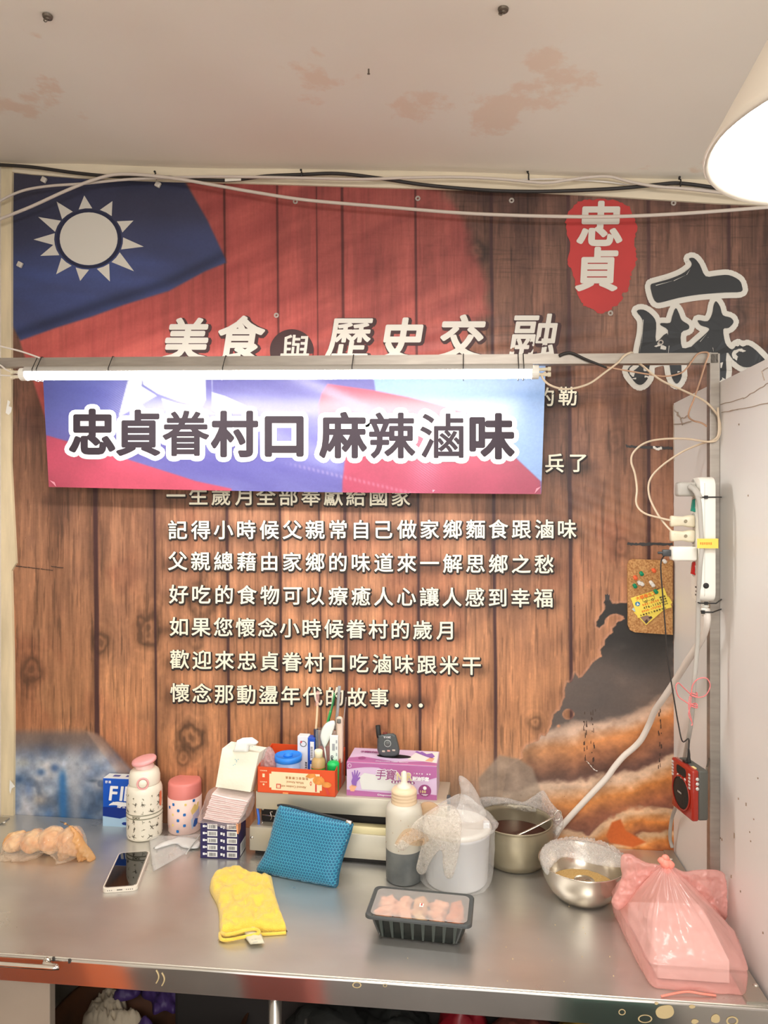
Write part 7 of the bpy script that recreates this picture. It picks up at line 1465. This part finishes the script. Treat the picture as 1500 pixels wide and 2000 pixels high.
g = G(); g.lathe([(.0001, zr+.001), (r*.80, zr+.001), (r*.90, zr+.004), (r*.98, zr+.003), (r*1.02, zr-.001), (r*1.02, zr-.005)], 56, M, cap=False); g.build('lid', mat('milky_lid', C(226, 222, 212), .3, noise=.12, nscale=20), t, True)
bt = thing('clear_bag', 'crinkled clear plastic bag pulled round the white tub with its tail sticking up', 'bag', c)
bagf = film('tub_bag_film', (1, 1, 1, 1), C(248, 248, 246), .20, .09, 38, .9, .005, .4)
V = []; Fc = []; A_ = 96; R_ = 34
_ag = np.arange(A_)/A_*6.28318; _tn = fbm(np.cos(_ag)[None, :]*3+9+np.zeros((R_, 1)), np.sin(_ag)[None, :]*3+9+np.zeros((R_, 1)), (np.arange(R_)/(R_-1)*4)[:, None]+np.zeros((1, A_)), 3, 81)
for j in range(R_):
    v_ = j/(R_-1)
    for i in range(A_):
        a_ = 6.28318*i/A_; wr = .012*(float(_tn[j, i])-.4)
        if v_ < .12: q = v_/.12; rad = r*(.86+.17*q**.5); z_k = TZ+.0008+.006*q*q
        elif v_ < .62: q = (v_-.12)/.5; rad = r*(1.03+.05*q); z_k = TZ+.007+(zr+.004-TZ-.007)*q
        else: q = (v_-.62)/.38; rad = r*(1.08*(1-q)**.8+.10*(1-q)+.05); z_k = zr+.004+.060*q**1.2
        x = c.x+math.cos(a_)*(rad+wr)+(.010+.012 if False else .0)*0; y = c.y+math.sin(a_)*(rad+wr)
        if v_ > .62: q = (v_-.62)/.38; x += q*(PY(902, 1530, c.y).x-c.x); 
        V.append((x, y, z_k+wr*.4*(v_ > .6)))
for j in range(R_-1):
    for i in range(A_): k = j*A_+i; k2 = j*A_+(i+1) % A_; Fc.append((k, k2, k2+A_, k+A_))
mesh_obj('bag_film', V, Fc, bagf, bt, True)
puffobj('bag_tail', bagf, bt, [(886, 1590), (896, 1570), (900, 1548), (897, 1530), (896, 1518), (900, 1515), (910, 1520), (922, 1532), (934, 1552), (941, 1570), (950, 1592), (930, 1606), (900, 1604)], 2, lambda a, b, h_: PY(a, b, c.y-.01)+Vector((0, -h_, 0)), .009, 14, noise=.007, nfreq=.10, seed=83, Hb=.008)
gv = [(740+a/6.25, 1510+b/6.25) for a, b in [(190, 880), (215, 835), (290, 760), (380, 700), (400, 640), (480, 560), (600, 470), (720, 400), (860, 380), (960, 450), (1010, 600), (1000, 800), (990, 900), (960, 1060), (930, 1180), (890, 1280), (830, 1285), (795, 1220), (780, 1100), (775, 975), (740, 940), (700, 980), (640, 1060), (600, 1140), (560, 1225), (500, 1235), (457, 1180), (467, 1100), (500, 960), (535, 830), (440, 840), (370, 890), (300, 945), (235, 925)]]
def glv(a, b, h_):
    k = (a-888)/78.0; front = c.y-r*1.08*math.sqrt(max(.02, 1-min(1, k*k))) if a > 826 else c.y-r*1.08*math.sqrt(max(.02, 1-(62/78)**2))-.022*((826-a)/56)
    if a < 832: front = min(front, c.y-r*.60-.035*min(1, (832-a)/30))
    top = max(0, (1610-b)/60.0); front += top*top*.05
    return PY(a, b, front-.008-h_)
t = thing('plastic_glove', 'crinkled clear disposable glove draped over the white tub with fingers hanging down', 'glove', glv(850, 1650, 0))
puffobj('glove_film', film('glove_film', (1, .99, .97, 1), C(252, 246, 236), .24, .07, 60, 1.0, .007, .6), t, gv, 1.3, glv, .005, 8, noise=.010, nfreq=.26, seed=85, Hb=.002, curve=3)
for P, nm in ((([(788, 1622), (806, 1618), (826, 1626), (838, 1640), (822, 1652), (800, 1650), (786, 1640), (778, 1650), (772, 1645)]), 'sauce_stain'),):
    puffobj(nm, film('sauce_stain_film', (1, .9, .78, 1), C(232, 170, 110), .16, .3, 60, .5, .003, .2), t, P, 2, lambda a, b, h_: glv(a, b, h_+.0065), .001, 6, back=False)
# stained film behind
t = thing('film_scrap', 'orange stained piece of cling film on the machine corner behind the squeeze bottle', 'film', PY(836, 1580, MS.to_translation().y+.02))
puffobj('film_sheet', film('stained_film', (1, .93, .84, 1), C(226, 186, 146), .28, .2, 40, .6, .003, .3), t, [(822, 1572), (830, 1566), (846, 1567), (858, 1578), (852, 1590), (836, 1592), (824, 1590)], 2, lambda a, b, h_: PY(a, b, c.y-.004-h_), .006, 8, noise=.004, nfreq=.12, seed=87)
# ================================================================== POT
zrim = .895; cpot = PZ(1006, 1600, zrim); cpot.z = TZ; rp_ = 72*dep(cpot)/F
t = thing('soup_pot', 'round brownish metal pot of dark red sauce partly covered with cling film', 'pot', cpot); M = T(cpot.x, cpot.y, 0)
potm = mat('pot_enamel', C(158, 148, 124), .32, .5, noise=.12, nscale=12); hgt = zrim-TZ
g = G(); g.lathe([(.0001, TZ+.0008), (rp_*.72, TZ+.0008), (rp_*.80, TZ+.005), (rp_*.93, TZ+hgt*.25), (rp_*1.0, TZ+hgt*.55), (rp_*1.005, TZ+hgt*.78), (rp_*.97, TZ+hgt*.93), (rp_*.985, zrim-.002), (rp_*1.01, zrim), (rp_*.99, zrim+.002), (rp_*.95, zrim-.002), (rp_*.93, TZ+hgt*.9), (rp_*.95, TZ+hgt*.6), (rp_*.9, TZ+hgt*.3), (.0001, TZ+hgt*.28)], 72, M, cap=False); g.build('pot_body', potm, t, True)
g = G(); g.lathe([(.0001, TZ+hgt*.62), (rp_*.945, TZ+hgt*.62)], 56, M, cap=False); g.build('sauce', mat('dark_red_sauce', C(58, 16, 12), .08, spec=.8), t, True)
t2 = thing('metal_spoon', 'thin metal spoon handle leaning out of the pot to the right', 'spoon', cpot)
g = G(); g.tube([PY(1010, 1632, cpot.y-.030), PY(1040, 1618, cpot.y-.018), PY(1070, 1602, cpot.y-.004), PY(1084, 1594, cpot.y+.006)], .0032, 10, flat=.6); g.tube([PY(1082, 1592, cpot.y+.006), PY(1090, 1583, cpot.y+.008), PY(1096, 1588, cpot.y+.008), PY(1093, 1600, cpot.y+.006), PY(1084, 1602, cpot.y+.004)], .0016, 8); g.build('spoon_handle', mat('chrome_soft', C(206, 200, 186), .25, .9), t2, True)
wf = film('cling_film', (1, 1, 1, 1), C(250, 248, 244), .24, .07, 60, 1.0, .008, .5)
t3 = thing('cling_film', 'crumpled cling film pushed back over the rear rim of the pot', 'film', cpot)
puffobj('film_sheet', wf, t3, [(936, 1560), (950, 1556), (990, 1558), (1020, 1566), (1040, 1556), (1058, 1544), (1066, 1549), (1076, 1566), (1088, 1580), (1098, 1592), (1100, 1612), (1092, 1634), (1082, 1646), (1074, 1634), (1076, 1612), (1066, 1596), (1040, 1590), (1010, 1582), (980, 1574), (946, 1578)], 1.8, lambda a, b, h_: PY(a, b, cpot.y+rp_*.80*(1-sm(1055, 1095, a))-rp_*.25*sm(1590, 1650, b)+.01-h_), .009, 9, noise=.014, nfreq=.20, seed=91, Hb=.006, curve=3)
# ================================================================== BOWL
zrb = .875; cb = PZ(1137, 1680, zrb); rb_ = 83*dep(cb)/F; cb.z = TZ; hb_ = zrb-TZ
t = thing('steel_bowl', 'shiny steel bowl of sesame seeds half covered with cling film', 'bowl', cb); M = T(cb.x, cb.y, 0)
bs_ = mat('bowl_steel', C(214, 206, 192), .20, .9, noise=.06, nscale=8)
g = G(); g.lathe([(.0001, TZ+.0008), (rb_*.52, TZ+.0008), (rb_*.62, TZ+.004), (rb_*.80, TZ+hb_*.30), (rb_*.93, TZ+hb_*.65), (rb_*.985, zrb-.003), (rb_*1.015, zrb), (rb_*1.005, zrb+.0015), (rb_*.975, zrb-.002), (rb_*.915, TZ+hb_*.62), (rb_*.78, TZ+hb_*.28), (rb_*.58, TZ+.005), (.0001, TZ+.005)], 72, M, cap=False); g.build('bowl_body', bs_, t, True)
ses = mat('sesame_seeds', C(236, 206, 140), .8, noise=.5, nscale=420, col2=C(206, 160, 92), bump=.8, bscale=500)
g = G(); V = []; Fc = []; n_ = 40
for j in range(14):
    for i in range(n_):
        a_ = 6.2832*i/n_; rr = rb_*.78*j/13; x = cb.x+rr*math.cos(a_); y = cb.y+rr*math.sin(a_); V.append((x, y, TZ+hb_*.30+.008*(1-(j/13)**2)+.004*(float(vnoise(x*60, y*60, 0, 3))-.5)-(.0)*j))
g.add(V, [(j*n_+i, j*n_+(i+1) % n_, (j+1)*n_+(i+1) % n_, (j+1)*n_+i) for j in range(13) for i in range(n_)]); o = g.build('sesame', ses, t, True); tag(o, kind='stuff')
t2 = thing('strainer_clip', 'small round metal lid with a clip lying in the sesame', 'lid', cb); q = PZ(1142, 1722, TZ+hb_*.45)
g = G(); g.lathe([(.0001, .006), (.010, .005), (.020, .001), (.021, 0)], 32, T(q.x, q.y+.006, q.z)); g.build('lid_disc', bs_, t2, True); g = G(); g.box(-.005, .005, -.002, .002, -.003, .010, T(q.x+.004, q.y-.010, q.z), bevel=.001); g.box(-.0065, .0065, -.003, .001, .006, .010, T(q.x+.004, q.y-.010, q.z), bevel=.001); g.build('clip', mat('chrome', C(226, 222, 214), .12, 1), t2)
t3 = thing('cling_film', 'cling film stretched over the back and left of the steel bowl', 'film', cb)
def wrapf(a, b, h_):
    p = PZ(a, b, zrb+.003); d = Vector((p.x-cb.x, p.y-cb.y, 0)); 
    if d.length > rb_*1.03:
        e = PZ(a, b, zrb); k = (d.length-rb_*1.03); p = Vector((cb.x, cb.y, 0))+d.normalized()*(rb_*1.03+k*.25); p.z = zrb-k*.75
    return p+Vector((0, -h_*.5, h_))
puffobj('film_sheet', wf, t3, [(1056, 1690), (1054, 1668), (1064, 1650), (1086, 1640), (1120, 1634), (1146, 1630), (1180, 1640), (1210, 1652), (1236, 1668), (1230, 1684), (1216, 1694), (1180, 1692), (1150, 1686), (1124, 1678), (1100, 1674), (1086, 1684), (1070, 1700), (1060, 1698)], 2, wrapf, .003, 8, noise=.008, nfreq=.20, seed=95, Hb=.001, curve=3)
# ================================================================== BLACK TRAY with food
bl = onb(738, 1838); brr = onb(905, 1851); ux = (brr-bl).normalized(); vy = Vector((-ux.y, ux.x, 0)); wb = (brr-bl).length
zr_ = TZ+.046; q0 = PZ(714, 1790, zr_); q1 = PZ(924, 1812, zr_); q2_ = PZ(732, 1731, zr_); q3_ = PZ(922, 1748, zr_)
Wt = (q1-q0).length; Dt = ((q2_+q3_)/2-(q0+q1)/2).length; cen = (q0+q1+q2_+q3_)/4; ux = ((q1-q0)+(q3_-q2_)).normalized(); vy = Vector((-ux.y, ux.x, 0))
MT = Matrix.Translation((cen.x, cen.y, TZ)) @ Matrix(((ux.x, vy.x, 0, 0), (ux.y, vy.y, 0, 0), (0, 0, 1, 0), (0, 0, 0, 1))); hr = zr_-TZ
t = thing('food_tray', 'black ribbed takeaway tray sealed with clouded film at the table front', 'tray', cen-Vector((0, 0, hr))); bpm = mat('tray_black', C(24, 30, 28), .22)
g = G()
def rr_(w_, d_, z, rad=.012, n=6): return [(x, y, z) for x, y in rrect(-w_/2, w_/2, -d_/2, d_/2, rad, n)]
rings = [rr_(wb*.92, Dt*.66, .001), rr_(wb*.99, Dt*.72, .004), rr_(Wt*.865, Dt*.80, hr*.55), rr_(Wt*.915, Dt*.86, hr-.004), rr_(Wt*.92, Dt*.87, hr-.001)]
n = len(rings[0]); g.add([v for R_ in rings for v in R_], [(j*n+i, j*n+(i+1) % n, (j+1)*n+(i+1) % n, (j+1)*n+i) for j in range(4) for i in range(n)]+[tuple(range(n))[::-1]], MT); g.build('tray_body', bpm, t, 'auto')
g = G(); RR = [rr_(Wt*.90, Dt*.85, hr-.0015), rr_(Wt*.985, Dt*.98, hr-.0015), rr_(Wt, Dt, hr-.004), rr_(Wt*1.0, Dt, hr-.0005), rr_(Wt*.985, Dt*.985, hr+.0018), rr_(Wt*.93, Dt*.90, hr+.0012), rr_(Wt*.90, Dt*.85, hr)]
n = len(RR[0]); g.add([v for R_ in RR for v in R_], [(j*n+i, j*n+(i+1) % n, (j+1)*n+(i+1) % n, (j+1)*n+i) for j in range(6) for i in range(n)], MT); g.build('rim', mat('tray_rim', C(72, 76, 76), .15), t, 'auto')
for k in range(8): # ribs on the long sides
    for sgn in (-1, 1):
        x = -wb*.42+wb*.84*k/7; g = G(); y0 = sgn*Dt*.362; y1 = sgn*Dt*.418; d_ = .0050*sgn; ww = .0036
        V = [(x-ww*.5, y0-d_*.3, .006), (x+ww*.5, y0-d_*.3, .006), (x+ww*.5, y0+d_, .006), (x-ww*.5, y0+d_, .006), (x*1.05-ww, y1-d_*.3, hr-.005), (x*1.05+ww, y1-d_*.3, hr-.005), (x*1.05+ww, y1+d_*.8, hr-.005), (x*1.05-ww, y1+d_*.8, hr-.005)]
        g.add(V, [(0, 1, 2, 3), (7, 6, 5, 4), (0, 4, 5, 1), (1, 5, 6, 2), (2, 6, 7, 3), (3, 7, 4, 0)], MT); g.build('rib', mat('rib_black', C(58, 66, 62), .2), t)
food = [mat('food_peach', C(238, 180, 140), .6, noise=.4, nscale=60, col2=C(222, 140, 96)), mat('food_tan', C(230, 186, 128), .6, noise=.4, nscale=40, col2=C(200, 128, 70)), mat('food_orange', C(226, 120, 52), .5, noise=.3, nscale=40)]
r_ = random.Random(21)
for k in range(15):
    fx = -.36+.18*(k % 5)+r_.uniform(-.02, .02); fy = -.19+.19*(k//5)+r_.uniform(-.02, .02); b = bmesh.new(); bmesh.ops.create_icosphere(b, subdivisions=3, radius=1); sd = r_.uniform(0, 99)
    P = np.array([v.co[:] for v in b.verts]); nn = 1+1.5*(fbm(P[:, 0]*1.8+sd, P[:, 1]*1.8, P[:, 2]*1.8, 3, 5)-.5)
    for v, q in zip(b.verts, nn): v.co = Vector((v.co.x*(.021, .014, .018)[k % 3]*q, v.co.y*(.013, .017, .012)[k % 3]*q, min(.010, v.co.z*.013*q)))
    g = G(); g.bm(b, MT @ T(fx*Wt*.92, fy*Dt*.95, hr-.010+r_.uniform(-.001, .001), rz=r_.uniform(0, 3))); o = g.build('food_piece', food[(0, 0, 1, 0, 2)[k % 5]], None, True)
    row = ('front', 'middle', 'back')[k//5]; tag(o, 'pale braised food piece under the tray film, %s row, %s' % (row, ('far left', 'second from left', 'centre', 'second from right', 'far right')[k % 5]), 'food', 'food pieces in the black tray')
fg = film('fogged_film', (1, 1, 1, 1), C(240, 234, 228), .38, .25, 14, .25, .003, .2)
V = []; Fc = []; P = rrect(-Wt*.455, Wt*.455, -Dt*.43, Dt*.43, .012, 6)
V0, F0 = puff([(a*1000, b*1000) for a, b in P], 5, lambda a, b, h_: MT @ Vector((a/1000, b/1000, hr+.0014+h_)), .0012, 14, noise=.0012, nfreq=.06, seed=99, back=False, curve=0); mesh_obj('film_lid', V0, F0, fg, t, True)
g = G(); poly2(g, [(-.004, -.0075), (.004, -.0078), (.0042, .0045), (-.0038, .005)], lambda a, b: MT @ Vector((a+.002, b-.004, hr+.0042))); g.build('date_sticker', paper_w, t)
g = G(); textbox(g, '鳳爪', lambda a, b: MT @ Vector((.0022+a, -.0052-b, hr+.0046)), -.002, .0022, 0, .0042, .0002) if False else textbox(g, '8', lambda a, b: MT @ Vector((.0022+a, -.0052-b, hr+.0046)), -.002, .002, 0, .006, .0003); textbox(g, '0', lambda a, b: MT @ Vector((.0022+a, -.0012-b, hr+.0046)), -.002, .002, 0, .005, .0003); g.build('sticker_print', redpr, t)
# ================================================================== PINK BAG
t = thing('pink_bag', 'big translucent pink plastic bag tied at the top by the right edge', 'bag', onb(1340, 1880))
foot = [onb(1192, 1782), onb(1268, 1938), onb(1468, 1952), onb(1436, 1790)]; foot[3].x = min(foot[3].x, XR-.006)
for q in foot: q.y = max(q.y, yfront(q.x)+.004)
fp = []
for k in range(4):
    a, b = foot[k], foot[(k+1) % 4]
    for i in range(24): fp.append(a.lerp(b, i/24))
# round the corners
for _ in range(3): fp = [(fp[i-1]+fp[i]*2+fp[(i+1) % len(fp)])/4 for i in range(len(fp))]
n = len(fp); ctr_ = sum(fp, Vector())/n; kn = PT(1302, 1690, 1.285)
pbf = film('pink_film', (1, .86, .84, 1), C(252, 196, 188), .40, .16, 22, .5, .005, .35)
V = []; Fc = []; R_ = 60
_ag = np.arange(n)/n*6.2832; _pn = fbm(np.cos(_ag)[None, :]*2+5+0*np.zeros((R_, 1)), np.sin(_ag)[None, :]*2+5+np.zeros((R_, 1)), (np.arange(R_)/(R_-1)*4)[:, None]+np.zeros((1, n)), 4, 7)
for j in range(R_):
    s__ = j/(R_-1)
    for i in range(n):
        a_ = 6.2832*i/n; b = fp[i]; out = (b-ctr_)
        if s__ < .30: q = s__/.30; k = .93+.075*math.sin(q*math.pi*.6); z = TZ+.001+.046*(1-math.cos(q*math.pi/2))**1.0; base = ctr_+out*k
        else:
            q = (s__-.30)/.70; k = (1-q**1.5)**1.0*.985+.035; z = TZ+.047+(kn.z-TZ-.047)*(q**1.25)
            cc = ctr_.lerp(Vector((kn.x, kn.y, 0)), sm(0, 1, q)); base = Vector((cc.x, cc.y, 0))+Vector((out.x, out.y, 0))*k
        pl = (math.sin(a_*23+2*math.sin(a_*5))*.5+math.sin(a_*41+1.3)*.3)*(.0035*sm(.25, .9, s__)+.0006); wv_ = .016*(float(_pn[j, i])-.5)
        o2 = Vector((out.x, out.y, 0)).normalized(); V.append(Vector((base.x, base.y, z))+o2*(pl+wv_*min(1, 4*(1-s__)))+Vector((0, 0, wv_*.6*sm(.05, .3, s__))))
for v in V: v.x = min(v.x, xr(v.y)-.003); v.z = max(v.z, TZ+.001)
for j in range(R_-1):
    for i in range(n): k = j*n+i; k2 = j*n+(i+1) % n; Fc.append((k, k2, k2+n, k+n))
Fc.append(tuple(range(n))[::-1]); mesh_obj('bag_body', V, Fc, pbf, t, True)
kd = 1.285
g = G(); kk = PT(1300, 1686, kd); 
for dx, dz, rr in ((0, 0, .010), (-.006, .004, .007), (.007, -.001, .008), (.002, -.009, .009), (0, .010, .006)):
    b = bmesh.new(); bmesh.ops.create_icosphere(b, subdivisions=3, radius=rr)
    P = np.array([v.co[:] for v in b.verts])*150; nn = 1+.5*(fbm(P[:, 0]+9, P[:, 1]+9, P[:, 2]+9, 3, 5)-.5)
    for v, q in zip(b.verts, nn): v.co *= float(q)
    g.bm(b, T(kk.x+dx, kk.y, kk.z+dz))
g.build('knot', mat('knot_pink', C(250, 150, 132), .35), t, True)
def hnd(a, b, h_): return PT(a, b, kd+.02+.0003*abs(a-1300)-h_)
puffobj('handle_loop', pbf, t, [(1298, 1690), (1284, 1688), (1262, 1684), (1246, 1676), (1232, 1668), (1218, 1668), (1212, 1676), (1212, 1694), (1214, 1712), (1204, 1738), (1194, 1762), (1210, 1778), (1240, 1750), (1268, 1720), (1296, 1700)], 2.4, hnd, .008, 14, noise=.006, nfreq=.05, seed=101)
puffobj('handle_loop', pbf, t, [(1304, 1688), (1318, 1694), (1336, 1702), (1358, 1699), (1386, 1698), (1404, 1700), (1416, 1708), (1424, 1728), (1432, 1752), (1440, 1776), (1436, 1800), (1410, 1790), (1372, 1760), (1340, 1728), (1314, 1706)], 2.4, lambda a, b, h_: (lambda p: Vector((min(p.x, xr(p.y)-.004), p.y, p.z)))(hnd(a, b, h_)), .008, 14, noise=.006, nfreq=.05, seed=103)
g = G(); g.tube([onb(1292, 1950)+Vector((0, .002, .002)), onb(1340, 1946)+Vector((0, .004, .005)), onb(1372, 1948)+Vector((0, .003, .004)), onb(1400, 1950)+Vector((0, .004, .002))], .0018, 6); g.build('seam_fold', mat('knot_pink', C(250, 150, 132), .35), t, True)
# white box inside the bag
a_, b_2, c_, d_ = [ctr_.lerp(Vector((q.x, q.y, TZ)), .72) for q in foot]
t = thing('white_foam_box', 'white foam box showing faintly inside the pink bag', 'box', ctr_); g = G(); Hh = .040
lo = [Vector((q.x, q.y, TZ+.003)) for q in (a_, b_2, c_, d_)]; hi = [Vector((q.x, q.y, TZ+Hh))*1 for q in (a_, b_2, c_, d_)]
g.add(lo+hi, [(0, 3, 2, 1), (4, 5, 6, 7), (0, 1, 5, 4), (1, 2, 6, 5), (2, 3, 7, 6), (3, 0, 4, 7)]); g.build('box_body', mat('foam_box', C(240, 230, 226), .6), t)
